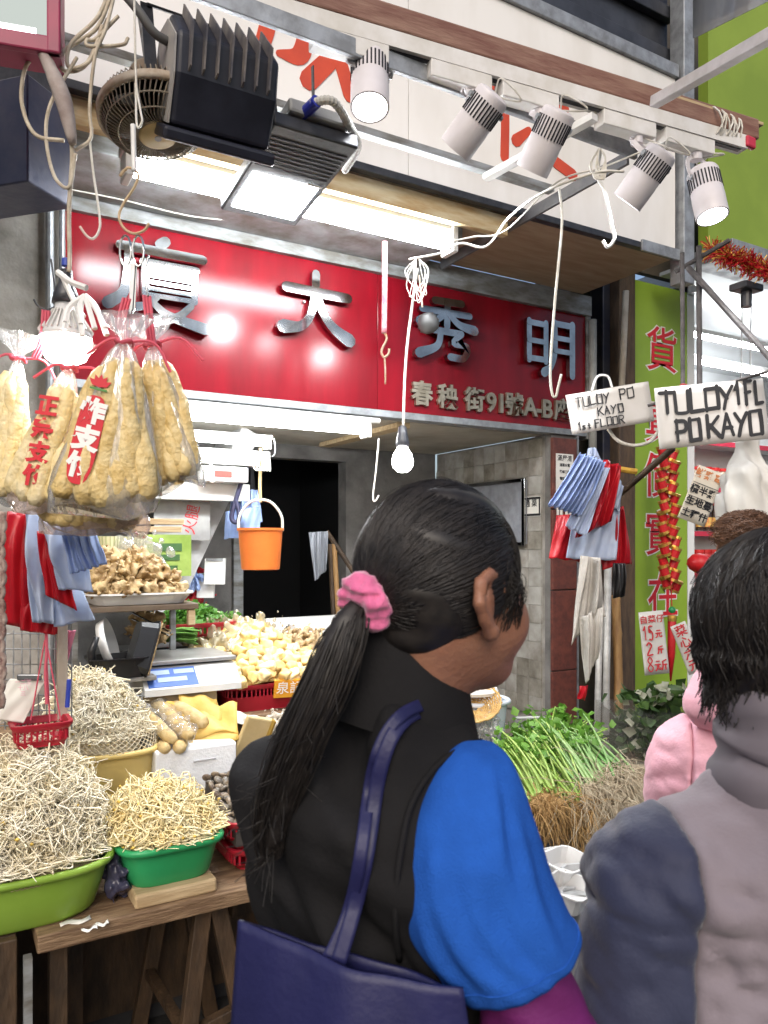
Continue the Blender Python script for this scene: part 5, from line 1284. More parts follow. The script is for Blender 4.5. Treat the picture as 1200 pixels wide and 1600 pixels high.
# carton and weighing scale
card_m = M('brown carton', (.55, .43, .27), .8, col2=(.46, .35, .21), scale=6)
tag(MB().bx(.56, .86, 2.64, 2.90, .886, .985, .004).build('carton', card_m), 'plain carton holding up the weighing scale', 'carton')
sca = thing('weighing_scale', 'electronic weighing scale with blue display panel', 'scale', (.76, 2.75, .986))
ex = nrm((1, -.02, 0)); 
MB().prism([(2.60, .99), (2.60, 1.012), (2.68, 1.075), (2.92, 1.075), (2.92, .99)], (0, 0, 0), (0, 1, 0), (0, 0, 1), (1, 0, 0), .60, .935).build('body', M('pale scale body', (.68, .69, .68), .4, col2=(.6, .6, .58), scale=8), sca)
MB().bx(.595, .94, 2.665, 2.95, 1.083, 1.098, .004).build('platform', M('scale plate', (.48, .48, .47), .35, .6, col2=(.36, .35, .33), scale=9), sca)
pn = nrm((0, -.063, .08)); pe = nrm((0, .08, .063)); pc = np.array([.70, 2.64, 1.0435])
MB().box(pc + pn*.001, (.17, .085, .002), ((1, 0, 0), pe, pn)).build('display_panel', M('scale blue panel', (.07, .14, .42), .25), sca)
for k, (dx, dy, w_) in enumerate([(-.04, .022, .07), (.045, .022, .07), (.0, -.012, .10)]):
    MB().box(pc + np.array([dx, 0, 0]) + pe*dy + pn*.0028, (w_, .02, .0014), ((1, 0, 0), pe, pn)).build('readout', M('scale readout', (.36, .46, .6), .2), sca)
MB().box(np.array([.865, 2.64, 1.0435]) + pn*.001, (.10, .085, .002), ((1, 0, 0), pe, pn)).build('keypad', M('keypad white', (.74, .75, .76), .4), sca)
for i in range(4):
    for j in range(3): MB().box(np.array([.84 + .022*j, 2.64, 1.0435]) + pe*(-.028 + .019*i) + pn*.0028, (.013, .011, .0014), ((1, 0, 0), pe, pn)).build('key', M('key blue', (.45, .58, .8), .4), sca)
# ---------------------------------------------------------------- tofu puffs
basket('plastic_basket', 'red basket overflowing with golden fried tofu puffs', .905, 1.27, 2.66, 3.0, .886, .985, redp, .02, 20)
puff_m = [M('fried tofu puff', (.82, .66, .34), .6, col2=(.70, .48, .16), scale=10, bump=.35, bscale=50, sss=.0), M('pale tofu puff', (.86, .74, .46), .6, col2=(.76, .58, .26), scale=10, bump=.35, bscale=50)]
pb = []
for k in range(3):
    S = SDF((-.04, -.04, -.04), (.04, .04, .04), .0045); hb_ = ((.023, .020, .018), (.029, .017, .016), (.021, .020, .019))[k]; S.ell((0, 0, 0), np.array(hb_)*1.38)
    for ax_ in range(3):
        for sg in (1, -1):
            n_ = np.zeros(3); n_[ax_] = sg; S.cut(n_*hb_[ax_], n_)
    S.rough(waves(20+k, 6, .03, .0016))
    me = S.build('tofu_puff', puff_m[k % 2]); pb.append(tag(me, 'golden fried tofu puff in the heap behind the scale', 'tofu puff', 'heap of fried tofu puffs'))
hp = lambda x, y: max(.965, .985 + .13*math.exp(-(((x-1.10)/.16)**2 + ((y-2.98)/.22)**2)) + .10*max(0, min(.45, y-2.68)))
k = 0; usedp = [False]*3
for x in np.arange(.88, 1.42, .041):
    for y in np.arange(2.66, 3.16, .046):
        xx, yy = x + random.uniform(-.012, .012), y + random.uniform(-.012, .012)
        if xx < .91 and yy < 2.9: continue
        kk = k % 3; k += 1
        o = pb[kk] if not usedp[kk] else pb[kk].copy()
        if usedp[kk]: COL.objects.link(o)
        usedp[kk] = True
        o.location = (xx, yy, hp(xx, yy) + random.uniform(-.006, .014) - (.0 if yy > 2.69 else .01)); o.rotation_euler = (random.uniform(-.6, .6), random.uniform(-.6, .6), random.uniform(0, 6.28))
G = [[(x, y, hp(x, y) - .022) for x in np.linspace(.93, 1.36, 12)] for y in np.linspace(2.69, 3.16, 12)]
tag(MB().sheet(G).build('tofu_bed', puff_m[0], None, True, kind='stuff'), 'lower layer of the tofu puff heap', 'tofu')
lump('clear_bag', 'crinkled clear bag of pale tofu lying on the puff heap', D(362, 990, 3.15), (.17, .09, .045), film('crinkled film', gloss=.14, haze=.5, hazecol=(.85, .78, .55)), 'bag', 12, .012, .05)
lump('mushroom_pile', 'small pile of pale dried mushrooms beside the tofu puffs', (1.35, 3.0, 1.08), (.10, .08, .04), M('pale dried mushroom', (.55, .43, .26), .7, col2=(.30, .20, .10), scale=40, bump=.8), 'mushrooms', 14, .012, .03)
wp = thing('wrapping_paper', 'stack of white wrapping paper behind the tofu puffs', 'paper', (1.3, 3.4, 1.102))
for i in range(4):
    MB().box((1.26 + .008*i, 3.40, 1.106 + .009*i), (.26, .22, .007), (nrm((1, .12*(i-1.5)*.3, 0)), nrm((-.12*(i-1.5)*.3, 1, 0)), UP)).build('sheet', paper_w, wp)
tag(MB().bx(1.42, 1.95, 3.22, 3.6, 1.102, 1.13, .004).build('white_board', white_plastic), 'white board lying behind the tofu puffs', 'board')
# packets right of the foam box
pk = thing('leaning_packet', 'cream packet leaning against the foam box', 'packet', (.88, 2.45, .73))
MB().box((.905, 2.43, .835), (.10, .02, .20), (nrm((.9, .1, -.25)), nrm((0, 1, .3)), nrm((.25, -.3, .9))), .006).build('packet', M('cream packet', (.66, .54, .30), .5, col2=(.55, .42, .2), scale=8), pk)
MB().box((.948, 2.415, .827), (.006, .022, .19), (nrm((.9, .1, -.25)), nrm((0, 1, .3)), nrm((.25, -.3, .9)))).build('gold_edge', M('gold edge', (.42, .28, .06), .4, .4), pk)
fungus = M('white fungus', (.66, .62, .54), .6, col2=(.42, .36, .28), scale=26, bump=.8)
for i, (x, y, z, r, l) in enumerate([(1.0, 2.47, .80, .05, 'lowest'), (1.03, 2.50, .87, .045, 'upper'), (.975, 2.45, .755, .045, 'frontmost'), (1.08, 2.46, .79, .05, 'rightmost')]):
    lump('fungus_bundle', l + ' bundle of rolled white tofu skin beside the packet', (x, y, z), (r, r*.9, r*.8), fungus, 'tofu skin', 40+i, .008, .022)
o = cloth('white_wrapper', [(358, 1108, 2.70), (440, 1128, 2.70), (435, 1145, 2.66), (365, 1128, 2.66)], 2.7, paper_w, None, 2, .01, .01)
tag(o, 'white wrapper draped below the red tofu basket', 'wrapper')
o = MB().box(atD(455, 1075, 2.85), (.13, .012, .07), (nrm((1, -.2, 0)), nrm((.2, 1, .2)), nrm((0, -.2, 1))), .003).build('orange_packet', M('orange packet', (.75, .36, .03), .4, col2=(.65, .26, .02), scale=10)); 
tag(o, 'orange printed packet in front of the tofu puffs', 'packet')
text_obj('print', '泉記', .05, atD(452, 1075, 2.835), nrm((1, -.2, 0)), nrm((0, -.2, 1)), wtx, o, lift=.004, extrude=.0003)
# ---------------------------------------------------------------- oyster tray
ty = thing('foam_tray', 'shallow white tray of fried oysters on the side shelf', 'tray', (.65, 2.8, 1.293))
MB().loft([ring((.612, 2.79), .15, .115, 1.294, p=6), ring((.612, 2.79), .172, .135, 1.325, p=6), ring((.612, 2.79), .182, .145, 1.328, p=6), ring((.612, 2.79), .182, .145, 1.334, p=6), ring((.612, 2.79), .168, .13, 1.331, p=6), ring((.612, 2.79), .145, .11, 1.302, p=6)]).build('tray', white_plastic, ty)
oy = [M('dried oyster', (.48, .34, .16), .5, col2=(.22, .13, .05), scale=26, bump=.8), M('pale dried oyster', (.58, .45, .25), .5, col2=(.33, .21, .09), scale=26, bump=.8)]
ob = []
for k in range(4):
    S = SDF((-.05, -.05, -.05), (.05, .05, .05), .0045); S.ell((0, 0, 0), (.034, .021, .014)); S.ell((.015, .006, .006), (.018, .016, .012)); S.rough(waves(60+k, 9, .028, .0036))
    ob.append(tag(S.build('dried_oyster', oy[k % 2]), 'lumpy brown dried oyster heaped on the white tray', 'oyster', 'dried oysters on the tray'))
k = 0
for lay, (nx, ny, z) in enumerate([(6, 5, 1.320), (6, 4, 1.346), (5, 4, 1.370), (4, 3, 1.394), (3, 2, 1.416)]):
    for i in range(nx):
        for j in range(ny):
            x = .612 + (i-(nx-1)/2)*.050 + random.uniform(-.008, .008) - .006*lay; y = 2.79 + (j-(ny-1)/2)*.048 + random.uniform(-.006, .006) + .012*lay
            o = ob[k % 4] if k < 4 else ob[k % 4].copy()
            if k >= 4: COL.objects.link(o)
            k += 1; o.location = (x, y, z + random.uniform(-.005, .006)); o.rotation_euler = (random.uniform(-.5, .5), random.uniform(-.5, .5), random.uniform(0, 6.28)); o.scale = (random.uniform(1.0, 1.45),)*3
# foam cups, posters behind
cups = thing('cup_stack', 'stacks of cream ribbed cups behind the oyster tray', 'cups', atY(200, 870, 2.93))
for i, px in enumerate((172, 192, 212)):
    c = atY(px, 868, 2.93 + .02*i)
    MB().lathe(c - UP*.03, [(.032, 0), (.042, .10), (.040, .10), (.03, .004)], 20).build('cup', M('cream cup', (.68, .66, .42), .5), cups)
    rb_ = MB()
    for q in range(18):
        th = 2*math.pi*q/18; rd = np.array([math.cos(th), math.sin(th), 0]); rb_.beam(c - UP*.03 + rd*.0325, c + UP*.07 + rd*.0425, .003, .003, up=rd)
    rb_.build('ribs', M('olive ribs', (.40, .42, .20), .5), cups)
lump('clear_bag', 'clear plastic bag over the cream cups', atY(218, 868, 2.88), (.09, .05, .07), film('bag film haze', gloss=.12, haze=.22), 'bag', 22, .01, .05)
yS = 3.70
t = sheet('green_poster', 'green printed poster behind the stairs', atY(258, 868, 3.52), (1, 0, 0), UP, .24, .19, M('green poster print', (.16, .24, .04), .4, col2=(.30, .40, .10), scale=6))
for i in range(3): MB().box(atY(262, 855 + 16*i, 3.515), (.13 - .02*i, .002, .035 - .008*i)).build('print', M('dark green print', (.04, .10, .03), .5), t)
t = sheet('grey_poster', 'grey poster with red character behind the stairs', atY(285, 812, 3.54), (1, 0, 0), UP, .26, .19, M('grey poster', (.38, .38, .37), .4, col2=(.2, .2, .2), scale=5))
text_obj('print', '火腿', .07, atY(300, 812, 3.537), (0.2, 0, 1), (-1, 0, .2), ink_r, t, lift=.001, extrude=.0002)

# ---------------------------------------------------------------- black boxes, greens
blk = M('black tray plastic', (.012, .012, .013), .3)
def tray(name, label, c, ax, w, l_, h, mat, cat='tray'):
    t = thing(name, label, cat, c); A = [nrm(a) for a in ax]
    def rg(k, z): return [np.asarray(c) + A[0]*(p[0]) + A[1]*(p[1]) + A[2]*z for p in ring((0, 0), w/2*k, l_/2*k, 0, 28, 6)]
    MB().loft([rg(.85, 0), rg(.97, h-.004), rg(1.05, h-.004), rg(1.05, h), rg(.95, h), rg(.82, .004)]).build('shell', mat, t)
    return t
tray('black_tray', 'flat black plastic tray standing below the tipped black box', (.525, 2.66, 1.062), ((1, 0, 0), (0, 1, 0), UP), .19, .15, .065, blk)
tx = tray('black_tray', 'tipped black plastic box with red printed sleeve', (.575, 2.66, 1.16), ((.3, .2, .9), (0, 1, -.15), (.94, 0, -.33)), .19, .13, .06, blk)
A0 = nrm((.94, 0, -.33)); A1 = nrm((.3, .2, .9))
MB().box(np.array([.575, 2.66, 1.16]) + A0*.066, (.20, .04, .008), (A1, nrm(np.cross(A0, A1)), A0), .002).build('sleeve', M('red sleeve', (.62, .09, .03), .4), tx)
MB().box(np.array([.575, 2.66, 1.16]) + A0*.062, (.18, .11, .006), (A1, nrm(np.cross(A0, A1)), A0)).build('food_window', oy[0], tx)
pn_ = thing('black_pan', 'black handled pan standing upright beside the black tray', 'pan', (.56, 2.7, 1.06))
MB().lathe((.49, 2.72, 1.16), [(.0, 0), (.075, 0), (.085, .03), (.083, .03), (.073, .004), (0, .004)], 28, nrm((.8, -.3, .25))).build('pan', M('white dish', (.66, .66, .64), .3), pn_, True)
MB().tube([(.44, 2.62, 1.07), (.435, 2.615, 1.15), (.45, 2.61, 1.2)], [.012, .014, .010], 8).build('handle', blk, pn_, True)
tg_ = thing('tongs', 'steel tongs lying across the brown food', 'tongs', (.83, 2.68, 1.18))
for s_ in (-1, 1): MB().beam(D(206, 962 - 5*s_, 2.75), D(264, 990 - 3*s_, 2.72), .012, .003).build('arm', steel, tg_)
for i, (x, y, z) in enumerate([D(215, 985, 2.85), D(232, 975, 2.88), D(222, 965, 2.9), D(250, 992, 2.86), D(240, 968, 2.9)]):
    o = lump('braised_food', ('lowest left', 'middle', 'rear', 'right hand', 'uppermost')[i] + ' brown braised piece beside the tongs', (x, y, z), (.035, .03, .025), oy[0], 'food', 70+i, .005, .03)
tag(MB().bx(.60, .86, 2.98, 3.15, .886, 1.10, .01).build('dark_box', blk), 'dark box under the chives and braised food', 'box')
leaf_m = M('chopped leaf green', (.05, .17, .02), .5, col2=(.12, .28, .04), scale=30, tl=.2)
def leaves(name, C, size, mat, parent, kind=None, up=.4, seed=2):
    R = np.random.default_rng(seed); C = np.asarray(C); n = len(C)
    d = R.normal(size=(n, 3)); d[:, 2] = d[:, 2]*.5 + up*.3; d /= np.linalg.norm(d, axis=1, keepdims=True)
    s = np.cross(d, R.normal(size=(n, 3))); s /= np.linalg.norm(s, axis=1, keepdims=True)
    nn = np.cross(d, s); L = size*R.uniform(.6, 1.3, (n, 1)); w = L*.42
    V = np.stack([C, C + d*L*.4 + s*w + nn*L*.08, C + d*L, C + d*L*.4 - s*w + nn*L*.08, C + d*L*.5 - nn*L*.05], 1)
    f = np.array([(0, 1, 4), (1, 2, 4), (2, 3, 4), (3, 0, 4)])
    F = (np.arange(n)[:, None, None]*5 + f[None]).reshape(-1, 3)
    return mesh_obj(name, V.reshape(-1, 3), F, mat, parent, True, kind=kind)
_h = D(297, 972, 3.12)
basket('plastic_basket', 'red tray of chopped green herbs at the back of the stall', _h[0]-.16, _h[0]+.16, _h[1]-.12, _h[1]+.12, _h[2]-.05, _h[2]+.005, redp, .02, 14)
C = np.column_stack([rng.normal(_h[0], .07, 900), rng.normal(_h[1], .05, 900), np.zeros(900)]); C[:, 2] = _h[2] + .015 + .05*np.exp(-(((C[:, 0]-_h[0])/.09)**2 + ((C[:, 1]-_h[1])/.08)**2)) + rng.normal(0, .008, 900)
hrb = thing('chopped_herbs', 'heap of chopped dark green herbs in the rear red tray', 'herbs', _h)
leaves('herb_leaves', C, .024, leaf_m, hrb, 'stuff'); MB().lathe((_h[0], _h[1], _h[2]-.035), [(.115, 0), (.10, .04), (.06, .07), (0, .085)], 20).build('herb_bed', leaf_m, hrb, True)
chive = M('chive green', (.10, .26, .04), .4, col2=(.20, .38, .08), scale=20, tl=.15)
P = []
for i in range(150):
    a = D(212, 1010, 2.98) + np.array([0, rng.uniform(-.04, .05), rng.uniform(0, .03)]); b = D(308, 1003, 2.98) + np.array([0, rng.uniform(-.05, .06), rng.uniform(-.01, .055)])
    P.append([a + (b-a)*t + np.array([0, 0, .02*math.sin(math.pi*t) + rng.normal(0, .002)]) for t in np.linspace(rng.uniform(0, .2), rng.uniform(.85, 1), 6)])
cv = thing('garlic_chives', 'bundle of green garlic chives behind the scale', 'chives', D(260, 1012, 2.98)); strands('stalks', P, np.full(150, .0032), chive, cv, 4, 'stuff')
lump('cling_film_pack', 'clear pack lying between the chives and the puffs', (1.0, 2.93, 1.10), (.07, .05, .04), MATS['crinkled film'], 'packet', 33, .01, .04)
tag(MB().bx(.92, 1.02, 3.03, 3.30, 1.10, 1.13, .006).build('kraft_tray', card_m), 'low brown kraft tray beside the herbs', 'tray')
mp_ = thing('clear_pack', 'clear clamshell pack of sprouts behind the yellow tub', 'pack', (.6, 2.6, .9))
MB().box((.565, 2.60, .93), (.10, .08, .09), (nrm((1, .1, 0)), nrm((-.1, 1, 0)), UP), .015).build('pack', film('pack film', gloss=.12, haze=.3), mp_)
wbk = MB()
for i in range(7):
    wbk.rod((.49 + .018*i, 2.63, .88), (.49 + .018*i, 2.63, 1.0), .0025, 5); wbk.rod((.485, 2.628, .885 + .018*i), (.61, 2.628, .885 + .018*i), .0025, 5)
tag(wbk.build('lattice_basket', M('grey white lattice', (.62, .66, .70), .5)), 'pale plastic lattice basket behind the sprout heap', 'basket')

# wet paper scraps left on the plank
for i, (px, py, w_, l_, lab) in enumerate([(118, 1440, .07, .022, 'longest'), (160, 1444, .03, .016, 'middle'), (140, 1452, .035, .012, 'smallest')]):
    c = atZ(px, py, plank_z + .002); G = [[c + np.array([w_*(u-.5), l_*(v-.5) + .006*math.sin(7*u+i), .0015*math.sin(9*u + 4*v + i) + .001]) for u in np.linspace(0, 1, 8)] for v in np.linspace(0, 1, 4)]
    o = MB().sheet(G).build('paper_scrap', paper_w, None, True); o.modifiers.new('thickness', 'SOLIDIFY').thickness = .0012
    tag(o, lab + ' wet white paper scrap on the plank in front of the lime tub', 'scrap', 'paper scraps on the plank')
# ================================================================ hanging bags of fried tofu sticks
stick_m = M('fried tofu stick', (.82, .66, .34), .42, col2=(.70, .50, .19), scale=30, bump=.7, bscale=70, tl=.12)
stick_p = M('pale tofu stick', (.88, .76, .48), .42, col2=(.78, .62, .30), scale=30, bump=.7, bscale=70, tl=.12)
bagf = film('tofu bag film', gloss=.16, haze=.24, bump=.9, bscale=30)
bagp = film('pink tinted bag film', tint=(1, .93, .90), gloss=.12, haze=.26, bump=.5, bscale=30, hazecol=(.9, .76, .70))
pinkstr = M('pink plastic string', (.72, .14, .20), .5, tl=.3)
def tofu_bag(label, knot, bl, br, d, n=26, film_m=None, seed=0, sm=None, thick=.34, tail=True, bulge=.02):
    R = np.random.default_rng(seed)
    K = atD(*knot, d); BL = atD(*bl, d); BR = atD(*br, d); BC = (BL+BR)/2; ax = (BR-BL)/2; hw = np.linalg.norm(ax); ax = ax/hw
    t = thing('tofu_bag', label, 'bag', BC)
    dn = BC - K; Ln = np.linalg.norm(dn); dn = dn/Ln; fw = nrm(np.cross(ax, dn)); fw = fw if np.dot(fw, FWD) > 0 else -fw
    rings = []; m = 48; ph = R.uniform(0, 6.28, 6)
    ts = [0, .02, .05, .09, .15, .25, .38, .52, .66, .8, .9, .96, 1.0]
    wf = lambda s: .05 + .95*min(1, s/.85)**.72 if s < .85 else 1.0 - .06*((s-.85)/.15)**2
    for s in ts:
        w = hw*wf(s); dp = min(w*.9, hw*thick)*(1 - .5*max(0, (s-.88)/.12)**2) ; c = K + dn*Ln*s
        rr = []
        for j in range(m):
            a = 2*math.pi*j/m; fold = 1 + .07*math.sin(5*a+ph[0]+2*s) + .05*math.sin(9*a+ph[1]-3*s) + .035*math.sin(15*a+ph[2]+7*s) + (.25*math.sin(8*a+ph[3])*(1 if s < .06 else max(0, 1-(s-.06)*6)))
            rr.append(c + ax*w*math.cos(a)*fold + fw*dp*math.sin(a)*fold + dn*.012*math.sin(3*a+ph[4])*s)
        rings.append(rr)
    # the neck flares out above the knot
    top = [[K - dn*h + ax*q*math.cos(2*math.pi*j/m)*(1+.3*math.sin(6*2*math.pi*j/m+ph[5])) + fw*q*.7*math.sin(2*math.pi*j/m)*(1+.3*math.cos(5*2*math.pi*j/m)) for j in range(m)] for h, q in ((.055, .045), (.03, .03), (.012, .012))]
    mb = MB(); mb.loft(top + rings, cap=False); mb.add(rings[-1], [tuple(range(m))])
    mb.build('bag_film', film_m or bagf, t, True)
    for i in range(n):
        u = -.88 + 1.76*(i % (n//2+1))/(n//2) + R.normal(0, .04); v = R.uniform(-.75, -.45) if i > n//2 else R.uniform(-.1, .6)
        u = max(-.9, min(.9, u))
        e = R.uniform(.92, .99) - .05*abs(u); s0 = R.uniform(.10, .17)
        k = 16; P = []; rr = []
        for s in np.linspace(s0, e, k):
            w = hw*wf(s)*.86; dp = min(w*.8, hw*thick*.72)
            P.append(K + dn*Ln*s + ax*(w*u + .006*math.sin(6*s+i)) + fw*(dp*v*math.sqrt(max(.1, 1-u*u)) + .005*math.sin(9*s+2*i)))
            rr.append((.011 + .018*hw/.12*min(1, s+.25)*.80) * (1 + .05*math.sin(17*s+i) + R.normal(0, .05)))
        rr[0] *= .5; rr[-1] *= .6
        MB().tube(P, rr, 10).build('tofu_stick', sm or (stick_m if i % 3 else stick_p), t, True)
    # string
    st = MB(); st.tube([K + .016*(math.cos(q)*ax + math.sin(q)*fw) + dn*.004*math.sin(3*q) for q in np.linspace(0, 2*math.pi, 14)[:-1]], .004, 6, closed=True)
    st.build('knot_string', pinkstr, t)
    if tail:
        for k2 in range(2): MB().tube(smooth_path([K, K + ax*(.03+.03*k2)*(1 if k2 else -1) - dn*.004, K + ax*(.07+.03*k2)*(1 if k2 else -1) + dn*(.03+.02*k2)], 4), .003, 5).build('string_tail', pinkstr, t)
    return t, K, BC, ax, dn, fw, hw, Ln
white_pr = M('white print on bag', (.85, .83, .8), .5); red_pr = M('red print on bag', (.58, .015, .03), .4)
# rear bags first
tofu_bag('bag of pale tofu sticks cut off by the left edge', (28, 560), (-40, 775), (42, 790), 1.70, 20, bagf, 2, stick_p)
T, K, BC, ax, dn, fw, hw, Ln = tofu_bag('bag of tofu sticks with upright red lettering behind the lamp', (108, 575), (8, 790), (118, 805), 1.62, 22, bagp, 3, stick_p)
for i, ch in enumerate('正宗支竹'):
    c = K + dn*Ln*(.30 + .16*i) + ax*(-.012) - fw*(hw*.45); text_obj('print', ch, .045, c, ax, -dn, red_pr, T, extrude=.0003, offset=.002)
tofu_bag('low bag of tofu with pinkish film under the printed bag', (150, 690), (58, 826), (230, 834), 1.66, 24, bagp, 5, stick_m, .3, False)
T, K, BC, ax, dn, fw, hw, Ln = tofu_bag('clear bag of fried tofu sticks hanging rightmost of the bags', (238, 540), (218, 772), (322, 752), 1.60, 24, bagf, 7, stick_m, .42)
T, K, BC, ax, dn, fw, hw, Ln = tofu_bag('bag of fried tofu sticks with red printed label', (194, 535), (72, 792), (238, 808), 1.53, 30, bagf, 9, stick_m, .36)
# printed label on the front bag
lc = K + dn*Ln*.60 + ax*(-.030) - fw*(hw*.40)
up_ = nrm(-dn + ax*.10); rt = nrm(np.cross(up_, fw)); rt = rt if np.dot(rt, ax) > 0 else -rt; nf = np.cross(rt, up_)
poly = [(x, y) for x, y in ring((0, 0), .026, .088, 0, 30, 3.2)] if False else [(p[0], p[1]) for p in ring((0, 0), .026, .088, 0, 30, 3.2)]
MB().prism(poly, lc, rt, up_, nf, 0, .0008).build('printed_label', red_pr, T)
for i, ch in enumerate('炸支竹'):
    text_obj('print', ch, .050, lc + up_*(.054 - .054*i), rt, up_, white_pr, T, extrude=.0003, offset=.0028, lift=.0016)
pt = MB()
for i, a in enumerate((-1.0, -.5, 0, .5, 1.0)):
    d_ = rt*math.sin(a) + up_*math.cos(a); s_ = rt*math.cos(a) - up_*math.sin(a); o_ = lc + up_*.105
    pt.add([o_ + nf*(.0008+.0002*i), o_ + d_*.014 + s_*.006 + nf*(.0008+.0002*i), o_ + d_*.026 + nf*(.0008+.0002*i), o_ + d_*.014 - s_*.006 + nf*(.0008+.0002*i)], [(0, 1, 2, 3)])
pt.build('lotus_print', red_pr, T)
MB().box(lc + up_*.101 + nf*.001, (.034, .004, .0006), (rt, up_, nf)).build('lotus_leaf_print', M('green print on bag', (.08, .25, .06), .5), T)
# strings holding the bags
for i, (lab, pts) in enumerate([('pink string holding the printed tofu bag', [(198, 466), (190, 500), (193, 535)]), ('pink string holding the rightmost tofu bag', [(229, 462), (233, 500), (237, 540)]), ('pink string above the leftmost tofu bags', [(72, 485), (68, 530), (55, 560)])]):
    P = smooth_path([D(p[0], p[1], 1.57 if i < 2 else 1.68) for p in pts], 5)
    mb = MB()
    for k2 in (-1, 0, 1): mb.tube(P + np.array([.006*k2, 0, 0]), .0035, 5)
    tag(mb.build('bag_string', pinkstr), lab, 'string')
wr = MB()
for i in range(7):
    a = random.uniform(-1, 1); wr.tube(smooth_path([D(133, 462, 1.62), D(133 + 25*a, 480, 1.61), D(140 + 40*a, 510 + random.uniform(-10, 20), 1.60)], 5), [.006]*11, 6)
wr.tube(smooth_path([D(90, 425, 1.64), D(110, 440, 1.63), D(135, 450, 1.62)], 5), .007, 6); wr.tube(smooth_path([D(98, 432, 1.64), D(118, 475, 1.63), D(130, 495, 1.62)], 5), .006, 6)
tag(wr.build('bag_tie', white_plastic), 'knotted white plastic strip tied above the lamp', 'tie')
hook('steel hook from which the printed tofu bag hangs', [D(232, 400, 1.58), D(226, 430, 1.575), D(229, 450, 1.57), D(231, 462, 1.57), D(225, 465, 1.57)], .0025, steel)
hook('dark wire hook on the pillar behind the lamp', [D(80, 405, 1.8), D(86, 450, 1.8), D(88, 475, 1.8), D(75, 484, 1.8), D(60, 478, 1.8), D(53, 468, 1.8)], .0025, black_metal)

# carrier bags at the left
lbb = thing('carrier_bags', 'bundle of red and blue carrier bags hanging below the tofu bags', 'bags', D(80, 990, 1.85))
cloth('red_bag', [(12, 800), (70, 800), (85, 990), (4, 975)], 1.93, bag_red, lbb, 1.6, .02, .05, ph=1)
cloth('red_bag', [(40, 900), (95, 910), (85, 992), (30, 985)], 1.90, bag_red, lbb, 2, .012, .02)
cloth('pale_bag', [(34, 800), (78, 800), (84, 975), (52, 972)], 1.86, bag_white, lbb, 1.2, .02, .04, ph=2)
cloth('red_bag', [(62, 830), (100, 830), (122, 955), (72, 930)], 1.83, bag_red, lbb, 2, .014, .03, ph=4)
cloth('pale_bag', [(70, 860), (110, 880), (145, 968), (85, 980)], 1.88, bag_white, lbb, 1.2, .016, .05, ph=7)
cloth('pale_bag', [(64, 815), (120, 815), (145, 925), (90, 920)], 1.79, bag_white, lbb, 1.2, .018, .05, ph=6)
cloth('blue_bag_fan', [(92, 815), (140, 810), (165, 880), (110, 898)], 1.75, bag_blue, lbb, 5, .012, .02, nu=60, ph=3)
rp = MB(); P = [D(2 + 1.5*math.sin(i*.5), 800 + i*6.0, 1.5) for i in range(52)]
for s_ in (0, 1): rp.tube([p + .004*np.array([math.cos(i*.9+s_*math.pi), 0, 0])*1 + RIGHT*0 for i, p in enumerate(P)], .006, 7)
tag(rp.build('striped_rope', M('brown striped rope', (.16, .07, .06), .8, col2=(.45, .36, .30), scale=60, stretch=(1, 1, 1)), smooth=True), 'brown twisted rope hanging at the left edge', 'rope')
msh = MB()
for i in range(9): msh.rod(atY(8 + i*13, 985, 2.25), atY(8 + i*13, 1140, 2.25), .002, 5)
for i in range(7): msh.rod(atY(0, 990 + i*24, 2.25), atY(112, 990 + i*24, 2.25), .002, 5)
tag(msh.build('wire_grid', galv_dirty), 'rusty wire grid panel behind the clipboard', 'grid')
gxp = tag(MB().bx(atY(90, 1000, 2.2)[0], atY(106, 1000, 2.2)[0], 2.2, 2.225, .6, 1.38, .002).build('wooden_batten', M('pale grey batten', (.50, .46, .38), .7, col2=(.36, .31, .24), scale=8, stretch=(3, 3, 1))), 'pale upright batten with a pen beside the sprouts', 'batten')
tag(MB().rod(atY(108, 1062, 2.18), atY(105, 1105, 2.18), .006, 8).build('blue_pen', M('blue pen', (.03, .06, .4), .4)), 'blue pen clipped to the pale batten', 'pen')
o = cloth('pink_packet', [(88, 985), (118, 985), (105, 1040), (88, 1038)], 2.1, M('pink packet', (.62, .18, .28), .4, tl=.2), None, 2, .01, .01); tag(o, 'small pink packet hanging above the batten', 'packet')
clp = thing('clipboard', 'clipboard with white order sheets at the left edge', 'clipboard', D(30, 1130, 1.95))
cloth('paper_sheet', [(17, 1060), (72, 1062), (36, 1130), (-22, 1122)], 1.95, paper_w, clp, 1, .004, .012, thick=.001)
cloth('paper_sheet', [(14, 1062), (68, 1064), (30, 1126), (-26, 1124)], 1.965, paper_w, clp, 1, .004, .01, thick=.001)
MB().box(D(47, 1058, 1.94), (.062, .012, .016), (RIGHT, FWD, UP), .003).build('clip', steel, clp)
text_obj('print', '一二三\n十八\n三', .014, D(36, 1075, 1.925), nrm(RIGHT), nrm(UP), M('pink writing', (.7, .3, .4), .6), clp, lift=0, extrude=.0002)
_hb = D(63, 1143, 1.98)
hbk = basket('hanging_basket', 'small red plastic basket hung on pink strings', _hb[0]-.068, _hb[0]+.068, _hb[1]-.055, _hb[1]+.055, _hb[2]-.03, _hb[2]+.03, redp, .012, 8)
for (a, b) in [((70, 1000), (48, 1125)), ((72, 1000), (95, 1125)), ((71, 1000), (78, 1128))]:
    MB().rod(D(*a, 1.92), D(*b, 1.93), .002, 5).build('string', pinkstr, hbk)
MB().tube(smooth_path([D(72, 985, 1.92), D(73, 1020, 1.92), D(71, 1050, 1.92), D(73, 1100, 1.92)], 4), .004, 6).build('string', pinkstr, hbk)

